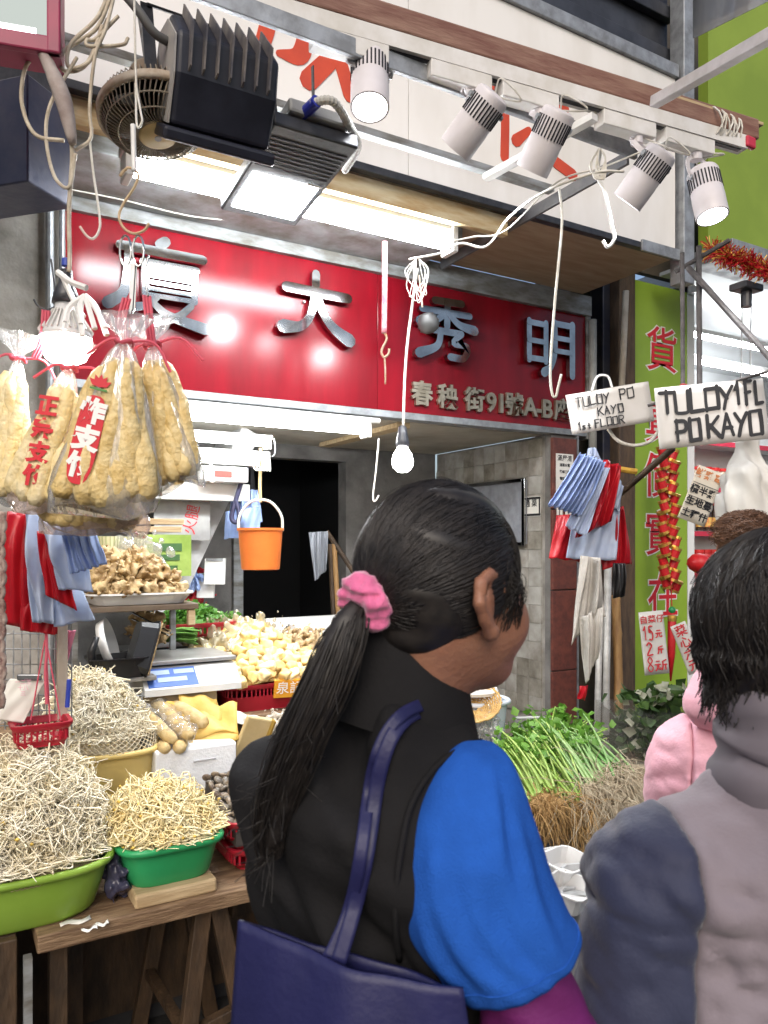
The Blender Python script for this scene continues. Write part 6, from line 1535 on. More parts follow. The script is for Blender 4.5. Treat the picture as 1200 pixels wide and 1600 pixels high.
# ================================================================ inside the shop
bk = thing('bucket', 'orange plastic bucket hanging on a rope inside the stall', 'bucket', D(407, 890, 3.3))
oc = M('orange bucket plastic', (.72, .20, .04), .35, col2=(.62, .15, .03), scale=6, tl=.1)
c = D(407, 890, 3.3)
auto_smooth(MB().lathe(c, [(0, 0), (.078, 0), (.082, .004), (.094, .165), (.100, .168), (.100, .178), (.094, .178), (.090, .168), (.078, .008), (0, .006)], 32).build('wall', oc, bk), 40)
MB().tube(smooth_path([c + RIGHT*.095 + UP*.165, c + RIGHT*.09 + UP*.23, c + RIGHT*.05 + UP*.285, c + UP*.30, c - RIGHT*.05 + UP*.285, c - RIGHT*.09 + UP*.23, c - RIGHT*.095 + UP*.165], 5), .006, 8).build('handle', M('grey white handle', (.55, .54, .48), .5), bk, True)
MB().tube(smooth_path([D(407, 785, 3.3), D(406, 750, 3.3), D(408, 720, 3.3), D(407, 700, 3.3)], 4), .007, 7).build('rope', M('tan rope', (.50, .38, .2), .8, bump=.5, scale=60), bk)
kn = MB()
for i in range(6): kn.tube(smooth_path([D(408, 708, 3.28), D(395 + 5*i, 722 + 2*i, 3.28), D(402 + 4*i, 735, 3.28), D(420, 718 - i, 3.28), D(408, 706, 3.28)], 4), .0035, 5)
kn.build('cord_tangle', white_cable, bk)
bb_ = thing('blue_bags', 'pale blue bags hanging behind the bucket', 'bags', D(380, 840, 3.65))
cloth('bag', [(362, 768), (402, 765), (410, 815), (349, 842)], 3.65, bag_blue, bb_, 3, .02, .04); cloth('bag', [(352, 800), (408, 790), (404, 838), (350, 842)], 3.62, bag_blue, bb_, 2, .012, .03, ph=2)
cable('looped_rope', 'dark blue looped cord hanging before the blue bags', [D(385, 730, 3.55), D(372, 770, 3.55), D(362, 808, 3.55), D(370, 816, 3.55), D(374, 805, 3.55), D(368, 780, 3.55)], .011, M('dark blue cord', (.03, .03, .07), .6))
dc = cloth('dark_coat', [(372, 730), (395, 722), (400, 770), (366, 775)], 3.75, M('black cloth', (.02, .02, .022), .9), None, 2, .02, .04); tag(dc, 'black cloth hanging beside the stair', 'cloth')
cbx = thing('note_pads', 'white note pads hanging on the back wall post', 'note pad', D(333, 935, 3.75))
for i, (px, py, w_, h_) in enumerate([(336, 893, .10, .125), (322, 915, .085, .12)]):
    MB().box(D(px, py, 3.7 + .04*i), (w_, .02, h_), (nrm(RIGHT), nrm(FWD), nrm(UP + RIGHT*.04)), .003).build('pad', white_plastic, cbx)
    MB().box(D(px, py, 3.7 + .04*i) + UP*h_*.46 - FWD*.012, (w_*.8, .006, .012), (RIGHT, FWD, UP)).build('clip', galv, cbx)
lump('red_blue_heap', 'red and blue plastic heap behind the stair foot', D(295, 918, 3.8), (.10, .06, .08), bag_red, 'bags', 51, .012, .05)
lump('blue_heap', 'pale blue plastic bag on the red heap behind the stair', D(300, 908, 3.72), (.045, .04, .04), bag_blue, 'bag', 52, .008, .04)
gc = cloth('grey_bag', [(482, 832), (512, 830), (510, 890), (492, 908)], 3.98, M('grey plastic bag', (.30, .32, .36), .4, tl=.2), None, 2, .02, .04, ph=2)
tag(gc, 'grey plastic bag with red print hanging by the dark doorway', 'bag')
for i, (a, b) in enumerate([((522, 850), (530, 985)), ((510, 830), (560, 905)), ((516, 850), (522, 985))]):
    tag(MB().rod(D(*a, 4.2), D(*b, 4.2), .014, 8).build('broom_stick', wood_d if i else bam), ('brown', 'slanting dark', 'straight dark')[i] + ' stick leaning beside the rear doorway', 'stick')

cable('ceiling_hook', 'small wire hook under the white trunking', [D(428, 685, 3.3), D(430, 700, 3.3), D(429, 710, 3.3), D(425, 714, 3.3)], .003, galv, 'hook')
cable('ceiling_hook', 'white plastic hook hanging left of the trunking', [D(330, 725, 3.2), D(326, 745, 3.2), D(332, 753, 3.2), D(340, 747, 3.2)], .006, white_plastic, 'hook')

# ================================================================ right-hand vegetables
vt = thing('vegetable_table', 'low wooden table carrying the celery and spring onions', 'table', (1.75, 2.1, 0))
MB().bx(1.30, 2.42, 1.86, 2.75, .55, .585, .004).build('top', wood, vt)
for x_ in (1.34, 2.36):
    for y_ in (1.92, 2.68): MB().bx(x_-.025, x_+.025, y_-.025, y_+.025, 0, .55, .003).build('leg', wood_d, vt)
celery = M('celery stalk', (.25, .42, .06), .4, col2=(.40, .52, .16), scale=18, tl=.15)
celeaf = M('celery leaf', (.10, .26, .03), .45, col2=(.18, .36, .06), scale=24, tl=.3)
rootm = M('pale root', (.50, .43, .31), .7, col2=(.36, .28, .18), scale=30)
rootb = M('brown root', (.44, .28, .11), .7, col2=(.30, .17, .06), scale=30)
def bunch(name, label, root, tip, n, spread, r, sm, seed, leafn=0, lsize=.03, rootn=0, rootL=.12, rm=None, cat='vegetables', fan=.03, wht=True):
    R = np.random.default_rng(seed); A = np.asarray(root, float); B = np.asarray(tip, float); t = thing(name, label, cat, A - UP*.02)
    d = nrm(B-A); s1, s2 = frame_of(d); P = []; tips = []
    for i in range(n):
        q = R.normal(size=2); a = A + (s1*q[0] + s2*q[1])*fan*.6; q2 = q + R.normal(0, .7, 2); e = R.uniform(.7, 1.05)
        b = A + (B-A)*e + (s1*q2[0] + s2*q2[1]*.7)*spread
        P.append([a + (b-a)*u + UP*.02*math.sin(math.pi*u) for u in np.linspace(0, 1, 7)]); tips.append(b)
    rr = r*R.uniform(.7, 1.2, n)[:, None]*np.linspace(1.25, .6, 7)[None]
    strands('stalks', P, rr, sm, t, 5, 'stuff')
    if leafn:
        C = np.array([np.array(P[R.integers(n)][R.integers(4, 7)]) + R.normal(0, .016, 3) for _ in range(leafn)])
        leaves('leaves', C, lsize, celeaf, t, 'stuff', 1.0, seed)
    if rootn:
        PR = []
        for i in range(rootn):
            q = R.normal(size=3)*np.array([fan, fan, fan*.7]); p0 = A + q*.9; L = rootL*R.uniform(.4, 1.2); v = nrm(-d*.35 - FWD*.25 + R.normal(0, .35, 3)); pts = [p0]
            for k in range(7):
                v = nrm(v + np.array([0, 0, -.22]) + R.normal(0, .20, 3)); pts.append(pts[-1] + v*L/7)
            PR.append(pts)
        strands('roots', PR, R.uniform(.0008, .0018, rootn)[:, None]*np.linspace(1.3, .5, 8)[None], rm or rootm, t, 3, 'stuff')
        S = SDF(A - fan*2.2, A + fan*2.2, .008); S.ell(A, (fan*1.1, fan*1.1, fan*.8)); S.rough(waves(seed, 8, .03, .006)); S.build('root_crown', rm or rootm, t)
    return t
bunch('celery_bunch', 'large leafy celery bunch with green stalks in the middle', D(905, 1265, 2.52), D(830, 1165, 2.80), 110, .05, .0042, celery, 1, 420, .030, 260, .22, rootb, fan=.035)
bunch('celery_bunch', 'celery bunch with brown hairy root nearest the woman', D(850, 1255, 2.46), D(795, 1170, 2.72), 90, .045, .0042, celery, 2, 350, .030, 320, .13, rootb, fan=.042)
bunch('spring_onion_bunch', 'bunch of spring onions with long pale roots at the table end', D(955, 1222, 2.62), D(870, 1160, 2.95), 70, .045, .006, M('spring onion green', (.14, .33, .08), .4, col2=(.36, .50, .22), scale=14, tl=.15), 3, 0, .03, 560, .24, rootm, fan=.05)
bunch('spring_onion_bunch', 'second bunch of spring onions with pale tangled roots below', D(925, 1240, 2.56), D(860, 1150, 2.85), 60, .05, .005, MATS['spring onion green'], 4, 200, .032, 480, .26, rootm, fan=.05)
bunch('coriander_bunch', 'leafy coriander bunch behind the celery', D(880, 1210, 2.85), D(810, 1150, 3.0), 50, .06, .003, celery, 5, 520, .034, 0)
bunch('celery_bunch', 'leafy celery tops heaped at the rear of the table', D(860, 1200, 2.9), D(900, 1140, 3.05), 50, .06, .004, celery, 6, 420, .034, 0)
crt = thing('display_crate', 'dark crate under the celery bunches', 'crate', (1.8, 2.2, .586))
MB().bx(1.50, 2.15, 1.98, 2.60, .586, .70, .004).build('crate', M('dark crate', (.08, .07, .06), .6, col2=(.14, .11, .08), scale=10), crt)
ac = thing('acrylic_guard', 'curved clear acrylic guard behind the celery', 'guard', D(870, 1200, 3.1))
acm = film('clear acrylic', gloss=.10, haze=.10, rough=.03, bump=.02)
G = [[D(805 + 85*u + 55*u*v, 1120 + 12*u + v*(30 + 60*u), 3.1 - .1*v) for u in np.linspace(0, 1, 10)] for v in np.linspace(0, 1, 6)]
MB().sheet(G).build('sheet', acm, ac, True)
MB().tube(smooth_path([D(806, 1122, 3.09), D(850, 1122, 3.08), D(880, 1135, 3.05), D(905, 1165, 3.0), D(925, 1195, 2.95)], 6), .006, 7).build('edge', M('clear edge', (.5, .52, .52), .15, alpha=.7), ac, True)
MB().sheet([[D(890 + 47*u, 1125 + 70*v, 3.15) for u in (0, 1)] for v in (0, 1)]).build('rear_sheet', acm, ac)
# white tub and basket by the woman's chin
wt = tub('white_tub', 'white plastic tub holding a wicker colander behind the woman', (D(748, 1110, 3.0)[0], D(748, 1110, 3.0)[1]), D(748, 1160, 3.0)[2], D(748, 1090, 3.0)[2], .10, .10, M('pale blue white tub', (.62, .68, .76), .4, tl=.2), .85)
wk = thing('wicker_colander', 'golden wicker colander tipped in the white tub', 'basket', D(742, 1100, 2.9)); wc = D(742, 1108, 2.88); wn_ = nrm(-FWD*.55 - RIGHT*.1 + UP*.8)
wick = M('golden wicker', (.50, .33, .12), .6, col2=(.35, .2, .06), scale=30, bump=.5)
wm2 = MB(); e1, e2 = frame_of(wn_)
for i in range(9):
    rr = .025 + .009*i; wm2.tube([wc + rr*(math.cos(q)*e1 + math.sin(q)*e2) + wn_*(rr*rr*4 + .003*math.sin(12*q)) for q in np.linspace(0, 2*math.pi, 36)[:-1]], .0042, 5, closed=True)
for i in range(24):
    q = 2*math.pi*i/24; wm2.tube([wc + rr*(math.cos(q)*e1 + math.sin(q)*e2) + wn_*(rr*rr*4) for rr in np.linspace(.01, .102, 6)], .003, 5)
wm2.build('weave', wick, wk)
lump('clear_bag', 'clear bag hanging beside the wicker colander', D(765, 1135, 2.85), (.035, .03, .05), MATS['bag film haze'], 'bag', 81, .008, .03)
tag(MB().lathe(D(742, 1083, 2.95), [(.085, 0), (.09, .012), (.085, .02), (0, .022)], 28).build('round_lid', white_plastic), 'white lid resting on the tub behind the colander', 'lid')
tag(cloth('blue_cloth', [(738, 1058), (752, 1055), (754, 1082), (735, 1082)], 3.3, M('dark blue cloth', (.06, .08, .30), .8), None, 2, .01, .02), 'dark blue cloth scrap on the wall beside her chin', 'cloth')
# silver trays on low boxes in front
sm_ = M('silver tray', (.62, .63, .63), .35, .3, col2=(.5, .5, .5), scale=10)
bxs = thing('low_stand', 'low dark stand under the silver trays', 'stand', (1.55, 1.65, 0)); MB().bx(1.05, 1.75, 1.45, 1.84, 0, .30, .004).build('stand', wood_d, bxs)
for i, (px, py, d_, rz, lab) in enumerate([(880, 1345, 2.15, .3, 'rear left'), (925, 1370, 2.15, -.2, 'right hand'), (885, 1385, 2.0, .5, 'front left'), (925, 1410, 2.02, -.4, 'front right'), (862, 1345, 2.25, .1, 'leftmost')]):
    c = D(px, py, d_); A = (np.array([math.cos(rz), math.sin(rz), -.1]), np.array([-math.sin(rz), math.cos(rz), .2]), np.array([.1, -.2, 1]))
    tray('foam_box', lab + ' tilted silver grey box among the boxes below the celery', c - UP*.04, A, .17, .11, .05, sm_ if i % 2 else white_plastic, 'box')
tub('clear_bucket', 'grey white bucket at the foot of the boxes', (D(915, 1450, 1.95)[0], D(915, 1450, 1.95)[1]), .30, D(915, 1420, 1.95)[2], .09, .09, M('milky bucket', (.50, .51, .50), .4, tl=.2), .85)
# tank of leafy greens below the green panel
tb_ = thing('produce_tank', 'clear plastic box of dark leafy greens below the green panel', 'box', D(1015, 1190, 3.25))
gm = M('dark leaf', (.03, .07, .02), .4, col2=(.07, .13, .03), scale=20, tl=.15); pm = M('pale leaf underside', (.42, .42, .34), .5, col2=(.3, .32, .22), scale=20)
c = D(1020, 1145, 3.25); 
MB().box(c + UP*.01, (.40, .30, .20), (RIGHT, FWD, UP)).build('clear_wall', film('tank film', gloss=.10, haze=.08, rough=.05, bump=.05), tb_)
C = c + rng.uniform(-1, 1, (420, 3))*np.array([.16, .11, .085]); leaves('dark_leaves', C, .05, gm, tb_, 'stuff', .5, 11)
C = c + rng.uniform(-1, 1, (46, 3))*np.array([.17, .12, .085]) - FWD*.03; leaves('pale_leaves', C, .05, pm, tb_, 'stuff', .2, 12)
C = D(1030, 1092, 3.25) + rng.normal(size=(170, 3))*np.array([.085, .06, .016]); leaves('top_leaves', C, .055, gm, tb_, 'stuff', .8, 13)
C = D(1030, 1088, 3.22) + rng.normal(size=(40, 3))*np.array([.08, .05, .016]); leaves('top_pale_leaves', C, .045, pm, tb_, 'stuff', .2, 14)
ld = thing('ledge', 'worn wooden ledge carrying the clear box of greens', 'ledge', D(1015, 1205, 3.2))
MB().box(D(1030, 1185, 3.24) - UP*.01, (.46, .34, .05), (RIGHT, FWD, UP), .004).build('plank', M('pale worn plank', (.50, .44, .33), .7, col2=(.32, .26, .18), scale=8), ld)
MB().box(D(1030, 1200, 3.24) - UP*.02, (.48, .36, .035), (RIGHT, FWD, UP), .004).build('plank', wood, ld)
MB().box(D(990, 1330, 3.3), (.06, .06, .62), (RIGHT, FWD, UP), .004).build('leg', wood_d, ld)
MB().box(D(1060, 1330, 3.4), (.30, .02, .62), (RIGHT, FWD, UP), .004).build('front_board', M('olive board', (.12, .13, .02), .6), ld)
# ================================================================ people. local axes: a right, b ahead of the camera, z up
def pa(px, py, d): return np.array([(px - CXP)*d/FPX, d, CAM_H + (CYP - py)*d/FPX])
def loc2w(V):
    V = np.asarray(V, float); return V[..., 0:1]*RIGHT + V[..., 1:2]*FWD + V[..., 2:3]*UP
def hit(S, px, py, d0=.45, d1=1.4):
    """depth of the first surface of S along the line through a pixel"""
    for d in np.arange(d0, d1, .002):
        p = pa(px, py, d); i = np.round((p - S.lo)/S.vox).astype(int)
        if np.all(i >= 0) and np.all(i < S.n) and S.g[tuple(i)] < 0: return d
    return None
skin = M('skin', (.33, .165, .105), .48, col2=(.25, .105, .062), scale=14, sss=.15, bump=.18, bscale=160, det=7, lo=.3, hi=.75)
skin2 = M('fair skin', (.52, .33, .23), .5, col2=(.46, .27, .18), scale=9, sss=.12)
hair_k = M('black hair', (.010, .0085, .0085), .46, col2=(.022, .018, .016), scale=60, spec=.5)
hair_b = M('brown hair', (.12, .055, .025), .45, col2=(.07, .03, .015), scale=60)
Z3 = np.array([0, 0, 1.0])
def head_on(S, H, f, r, k=1.0):
    """skull, jaw, nose, lips and both ears around the head centre H"""
    S.ell(H + Z3*.018*k - f*.010*k, np.array([.094, .075, .096])*k, (f, r, Z3), .02)
    S.ell(H + f*.028*k - Z3*.045*k, np.array([.066, .060, .072])*k, (f, r, Z3), .03)
    S.ell(H + f*.066*k - Z3*.096*k, np.array([.024, .028, .020])*k, (f, r, Z3), .03)
    for s in (-1, 1):
        S.ell(H + f*.055*k + r*s*.036*k - Z3*.038*k, np.array([.030, .028, .030])*k, (f, r, Z3), .025)
        S.ell(H + f*.083*k + r*s*.030*k + Z3*.004*k, np.array([.014, .018, .010])*k, (f, r, Z3), .012, 'sub')
        e = H + r*s*.075*k + f*.002*k - Z3*.012*k; bk = nrm(-f*.93 + r*s*.36)*(1.6 if k == 1.0 else 1.2)
        pts = [e + f*.012*k + Z3*.012*k, e + f*.006*k + Z3*.030*k, e + bk*.012*k + Z3*.034*k, e + bk*.024*k + Z3*.024*k, e + bk*.026*k + Z3*.004*k, e + bk*.018*k - Z3*.014*k, e + bk*.006*k - Z3*.030*k, e - Z3*.028*k]
        S.chain(pts, np.array([.005, .0060, .0066, .0070, .0066, .0062, .0085, .006])*k, .004)
        S.ell(e + bk*.009*k + Z3*.004*k, np.array([.013, .0035, .026])*k, (bk, nrm(np.cross(bk, Z3)), Z3), .006)
    S.cone(H + f*.088*k + Z3*.005*k, H + f*.104*k - Z3*.030*k, .007*k, .011*k, .012)
    S.ell(H + f*.094*k - Z3*.034*k, np.array([.010, .017, .008])*k, (f, r, Z3), .008)
    for dz in (.058, .068): S.ell(H + f*.087*k - Z3*dz*k, np.array([.008, .021, .006])*k, (f, r, Z3), .005)
def hand_on(S, wrist, d, palm, side):
    """palm plus five bent fingers, continuing the forearm"""
    d = nrm(d); n = nrm(palm); s = nrm(np.cross(n, d))*side
    S.cone(wrist, wrist + d*.045, .022, .028, .015, flat=(n, .62)); kn = wrist + d*.085
    S.cone(wrist + d*.03, kn, .030, .034, .015, flat=(n, .5))
    for i, (o, L) in enumerate(((-.027, .062), (-.009, .075), (.009, .080), (.026, .072))):
        b = kn - s*o + d*.004; p1 = b + d*L*.45 + n*.008; p2 = p1 + d*L*.28 + n*.020; p3 = p2 + d*L*.14 + n*.022
        S.chain([b, p1, p2, p3], [.0095, .009, .0085, .007], .004)
    b = wrist + d*.03 + s*.03; S.chain([b, b + d*.03 + s*.018 + n*.008, b + d*.06 + s*.018 + n*.022], [.012, .0105, .008], .008)
def eyes_on(P, H, f, r, k=1.0):
    for s in (-1, 1):
        c = H + f*.073*k + r*s*.030*k + Z3*.003*k
        e = MB(); e.lathe(loc2w(c), [(0, -.011*k), (.008*k, -.008*k), (.0112*k, 0), (.008*k, .008*k), (0, .011*k)], 14, loc2w(f)); e.build('eye', M('eye white', (.7, .68, .64), .2), P, True)
        e = MB(); e.lathe(loc2w(c + f*.0085*k), [(.0055*k, 0), (.004*k, .0025*k), (0, .003*k)], 12, loc2w(f)); e.build('iris', M('dark iris', (.02, .012, .008), .1), P, True)
def legs_on(S, hip, f, r, rad=1.0, ground=0.0):
    for s in (-1, 1):
        h = hip + r*s*.085; kn = np.array([h[0], h[1], .47]) + f*.02; an = np.array([h[0], h[1], .09]) - f*.01
        S.chain([h, kn, an], np.array([.082, .058, .046])*rad, .03)
def shoes_for(P, hip, f, r, mat):
    for s in (-1, 1):
        h = hip + r*s*.085; c = np.array([h[0], h[1], .04]) + f*.04
        S = SDF(c - .18, c + .18, .008); S.ell(c, (.125, .046, .040), (f, r, Z3)); S.ell(c - f*.05 + Z3*.03, (.05, .042, .045), (f, r, Z3)); S.cut((0, 0, .004), (0, 0, -1)); S.build('shoe', mat, P, xf=loc2w)

# ---------------------------------------------------------------- the woman with the ponytail
th_ = math.radians(52); f = np.array([math.sin(th_), math.cos(th_), 0]); r = np.array([math.cos(th_), -math.sin(th_), 0])
H = pa(697, 922, .885)
W1 = thing('person', 'woman with ponytail in black vest and blue shirt, seen from behind', 'person', loc2w(np.array([-.02, .92, 0])))
HIP = np.array([-.03, .945, .86])
RS, LS = np.array([.105, .80, 1.235]), np.array([-.125, 1.03, 1.245])
B = SDF((-.42, .45, .02), (.48, 1.42, 1.62), .005)
head_on(B, H, f, r)
B.cone(H - f*.030 - Z3*.05, np.array([.030, .900, 1.30]), .050, .056, .03)
LSB = LS + np.array([.062, -.03, -.022])
B.cone(RS + np.array([-.02, .03, -.005]), LSB, .036, .034, .03)
B.cone(np.array([0, .92, 1.18]), np.array([-.03, .945, .90]), .12, .11, .04, flat=(f, .66))
B.cone(HIP, HIP - Z3*.02, .12, .12, .04, flat=(f, .72)); legs_on(B, HIP, f, r, .92)
ELR, WRR = np.array([.182, .780, .955]), np.array([.36, .93, .93]); ELL, WRL = np.array([-.07, 1.15, .99]), np.array([.08, 1.25, .97])
B.chain([RS, np.array([.142, .787, 1.08]), ELR, WRR], [.040, .036, .032, .022], .02); B.chain([LSB, np.array([-.07, 1.09, 1.12]), ELL, WRL], [.034, .034, .032, .022], .02)
hand_on(B, WRR, WRR-ELR, np.array([-.5, .5, -.4]), -1); hand_on(B, WRL, WRL-ELL, np.array([.5, .3, -.5]), 1)
B.build('body', skin, W1, xf=loc2w)
eyes_on(W1, H, f, r)
# trousers and shoes
S = SDF((-.36, .62, .05), (.36, 1.26, .98), .010); S.cone(HIP + Z3*.04, HIP - Z3*.03, .150, .150, .04, flat=(f, .74)); legs_on(S, HIP, f, r, 1.28); S.rough(waves(3, 8, .12, .004)); S.cut((0, 0, .955), (0, 0, 1))
S.build('trousers', M('dark trousers', (.03, .03, .04), .85, bump=.2, scale=80), W1, xf=loc2w); shoes_for(W1, HIP, f, r, M('dark shoe', (.03, .03, .03), .5))
# shirt body with sleeves
blue = M('royal blue jersey', (.020, .105, .46), .92, col2=(.016, .082, .36), scale=14, spec=.12, bump=.3, bscale=420, det=6)
rowsLR = [((742, 1160), (772, 1162), .815), ((715, 1168), (795, 1184), .80), ((682, 1196), (814, 1222), .79), ((655, 1240), (832, 1272), .785), ((636, 1296), (848, 1316), .78), ((625, 1352), (862, 1358), .777), ((624, 1405), (880, 1398), .775),
          ((640, 1458), (892, 1425), .775), ((672, 1502), (900, 1442), .775), ((716, 1546), (906, 1456), .775)]
mm = 90; LRp = smooth_path(np.array([[*a_, *b_, c_] for a_, b_, c_ in rowsLR]), 6); rings = []
for it, q in enumerate(LRp):
    t = it/(len(LRp)-1); Lp, Rp = pa(q[0], q[1], q[4]), pa(q[2], q[3], q[4]); c = (Lp+Rp)/2; exv = (Rp-Lp)/2; hx = np.linalg.norm(exv); eyv = np.array([.0, 1, .12])*min(hx*.85, .060)
    rg = []
    for j in range(mm):
        an = 2*math.pi*j/mm; ca, sa = math.cos(an), math.sin(an); u = ca       # u -1 left .. 1 right
        cr = 0.0
        for (u0, sl, wd, am, t0, t1) in ((-.55, .9, .16, .0042, .35, 1.0), (-.15, .8, .13, .0034, .45, 1.05), (.30, .25, .12, .0030, .1, .8), (.62, -.1, .14, .0036, .25, 1.05), (.05, -.7, .16, .0026, .2, .75), (-.75, .2, .12, .003, .5, 1.0)):
            x = (u - (u0 + sl*(t-.5))) / wd; e = max(0, math.sin(math.pi*min(1, max(0, (t-t0)/(t1-t0))))) ; cr += 2.0*am*e*(math.exp(-x*x) - .6*math.exp(-(x-1.3)**2))
        cr += .0008*math.sin(17*u + 9*t) * t + .0012*math.sin(7*u - 5*t + 1)
        k = 1 + cr/max(hx, .02)*1.0
        rg.append(c + exv*ca*(abs(ca)**-.06 if abs(ca) > .01 else 1)*1.0*k + eyv*sa*k - np.array([0, 1, 0])*0)
    rings.append(np.array(rg))
inner = [rings[-1] + (rings[-1].mean(0) - rings[-1])*.05, rings[-6] + (rings[-6].mean(0) - rings[-6])*.06]
mb = MB(); mb.loft([loc2w(x) for x in rings + inner], cap=False); mb.add(loc2w(rings[0]), [tuple(range(mm))]); mb.build('sleeve', blue, W1, True)
st_ = MB(); st_.tube([loc2w(p + (p - rings[-5].mean(0))*.006) for p in rings[-5]], .0009, 5, closed=True); st_.build('hem_stitch', blue, W1, True)
S2 = SDF((-.40, .85, .98), (.1, 1.36, 1.33), .008); S2.chain([LSB + f*.02, np.array([-.07, 1.09, 1.12]), np.array([-.07, 1.13, 1.05])], [.05, .062, .068], .02); S2.rough(waves(9, 6, .08, .004)); S2.build('sleeve', blue, W1, xf=loc2w)
# hem stitch line of the near sleeve: a thin raised band following the cut
pur = M('purple undersleeve', (.15, .012, .13), .7, col2=(.12, .01, .10), scale=8, bump=.15, bscale=200)
S = SDF((.0, .55, .86), (.42, 1.02, 1.24), .006); S.chain([np.array([.105, .79, 1.16]), np.array([.142, .787, 1.05]), ELR, WRR*.9 + ELR*.1], [.046, .050, .052, .036], .02); S.rough(waves(14, 8, .05, .0022, [(.5, 0, 1), (.3, .2, .9)])); S.build('undersleeve', pur, W1, xf=loc2w)
S = SDF((-.32, .98, .86), (.2, 1.40, 1.16), .010); S.chain([np.array([-.075, 1.12, 1.08]), ELL, WRL*.9 + ELL*.1], [.055, .055, .036], .02); S.build('undersleeve', pur, W1, xf=loc2w)
# vest
vest_m = M('black quilted vest', (.0105, .0102, .0110), .9, col2=(.016, .0155, .0165), scale=6, spec=.15, bump=.12, bscale=180)
S = SDF((-.40, .55, .70), (.32, 1.30, 1.42), .006)
S.cone(RS + np.array([-.035, .035, .002]), LS + np.array([.034, -.034, -.006]), .056, .056, .04)
S.cone(np.array([.020, .905, 1.325]), np.array([.0, .92, 1.20]), .050, .13, .05, flat=(f, .8))
S.cone(np.array([.0, .91, 1.16]), np.array([-.022, .93, .80]), .160, .166, .05, flat=(f, .68))
S.ell(np.array([-.07, .87, 1.16]), (.11, .06, .12), (r, f, Z3), .05)          # shoulder blade
S.rough(waves(31, 9, .16, .0055, [(.9, -.4, .35), (.5, .3, .9), (.8, .2, -.5), (1, 0, .1)]))
S.rough(waves(32, 6, .07, .0018, [(.7, -.4, .6), (.5, .3, .9)]))
S.rough(creases(33, 7, .16, .006, [(.8, -.3, .55), (.5, .1, .9), (.9, -.2, .2)]))
S.cut((0, 0, .76), (0, 0, -1))
VST = S; S.build('vest', vest_m, W1, xf=loc2w)
# arm-hole binding
def on_vest(px, py, off=.004, lo=.45):
    d = hit(VST, px, py, lo); return pa(px, py, (d if d else .80) - off)
bnd = []
for q in [(752, 1158), (722, 1170), (690, 1190), (662, 1222), (640, 1265), (628, 1320), (620, 1380), (618, 1440), (624, 1500)]:
    bnd.append(on_vest(*q, .002))
P = smooth_path(bnd, 6)
for off, rr in ((0, .0035), (.0, .0022)):
    pass
MB().tube(loc2w(P), .0034, 7).build('armhole_binding', vest_m, W1, True)
# standing collar
cc = np.array([.026, .890, 0]); nA = 40
def cring(z, rx, ry, tilt, off=0.0): return [loc2w(cc + r*rx*math.cos(q) + f*ry*math.sin(q) + Z3*(z - tilt*math.sin(q)) + np.array([0, 0, 0])) for q in np.linspace(0, 2*math.pi, nA+1)[:-1]]
mb = MB(); mb.loft([cring(1.265, .088, .098, .045), cring(1.30, .079, .090, .042), cring(1.345, .070, .080, .040), cring(1.388, .064, .074, .038), cring(1.392, .060, .070, .038), cring(1.385, .056, .066, .038), cring(1.30, .062, .072, .04)], cap=False)
auto_smooth(mb.build('collar', vest_m, W1), 60)
# hair: base shape
HC = H + Z3*.022 - f*.012
S = SDF(H - .17, H + .17, .0045)
S.ell(HC, (.100, .082, .102), (f, r, Z3), .01); S.ell(H - f*.045 - Z3*.020, (.048, .058, .040), (f, r, Z3), .03)
S.ell(H + f*.088 - Z3*.050, (.080, .105, .090), (f, r, Z3), .015, 'sub')
S.ell(H + f*.020 - Z3*.085, (.070, .105, .070), (f, r, Z3), .015, 'sub')
for s in (-1, 1): S.ell(H + r*s*.088 - f*.022 - Z3*.020, (.026, .026, .038), (f, r, Z3), .01, 'sub')
S.cut(H - f*.05 - Z3*.080, nrm(-Z3 - f*.1))
S.rough(waves(41, 6, .035, .0016, [(.2, .2, 1)]))
HRB = S; S.build('hair', hair_k, W1, xf=loc2w)
PON = pa(572, 938, .815)
R = np.random.default_rng(5); Ps = []
def scalp(dv, k):  # direction -> point on the hair surface
    q = np.array([dv @ f, dv @ r, dv[2]]); s = 1/math.sqrt((q[0]/.100)**2 + (q[1]/.082)**2 + (q[2]/.102)**2); return HC + dv*s*k
pd_ = nrm(PON - HC)
for i in range(5200):
    dv = nrm(R.normal(size=3))
    p = scalp(dv, 1.0); g = (p - H)
    ff, zz_, rr_ = g @ f, g[2], g @ r
    if zz_ < (-.03 + .55*ff if ff > 0 else -.03 + .9*ff): continue
    if ff > .03 and zz_ < .045: continue
    ang = math.acos(max(-1, min(1, dv @ pd_)))
    if ang < .1: continue
    lift = R.uniform(1.0, 1.022); n = 9; path = []
    jit = R.normal(0, .03, 3)
    L = R.uniform(.55, 1.0)
    for u in np.linspace(0, L, n):
        w = math.sin((1-u)*ang)/math.sin(ang); w2 = math.sin(u*ang)/math.sin(ang)
        d2 = nrm(dv*w + pd_*w2 + jit*math.sin(math.pi*u) - Z3*.10*math.sin(math.pi*u))
        path.append(scalp(d2, lift + .012*math.sin(math.pi*u)))
    Ps.append(path)
strands('hair_strands', loc2w(np.array(Ps)), np.full(len(Ps), .00085)[:, None]*np.array([.5, .9, 1, 1, 1, 1, 1, 1, .9])[None], hair_k, W1, 3, 'stuff')
fly = []
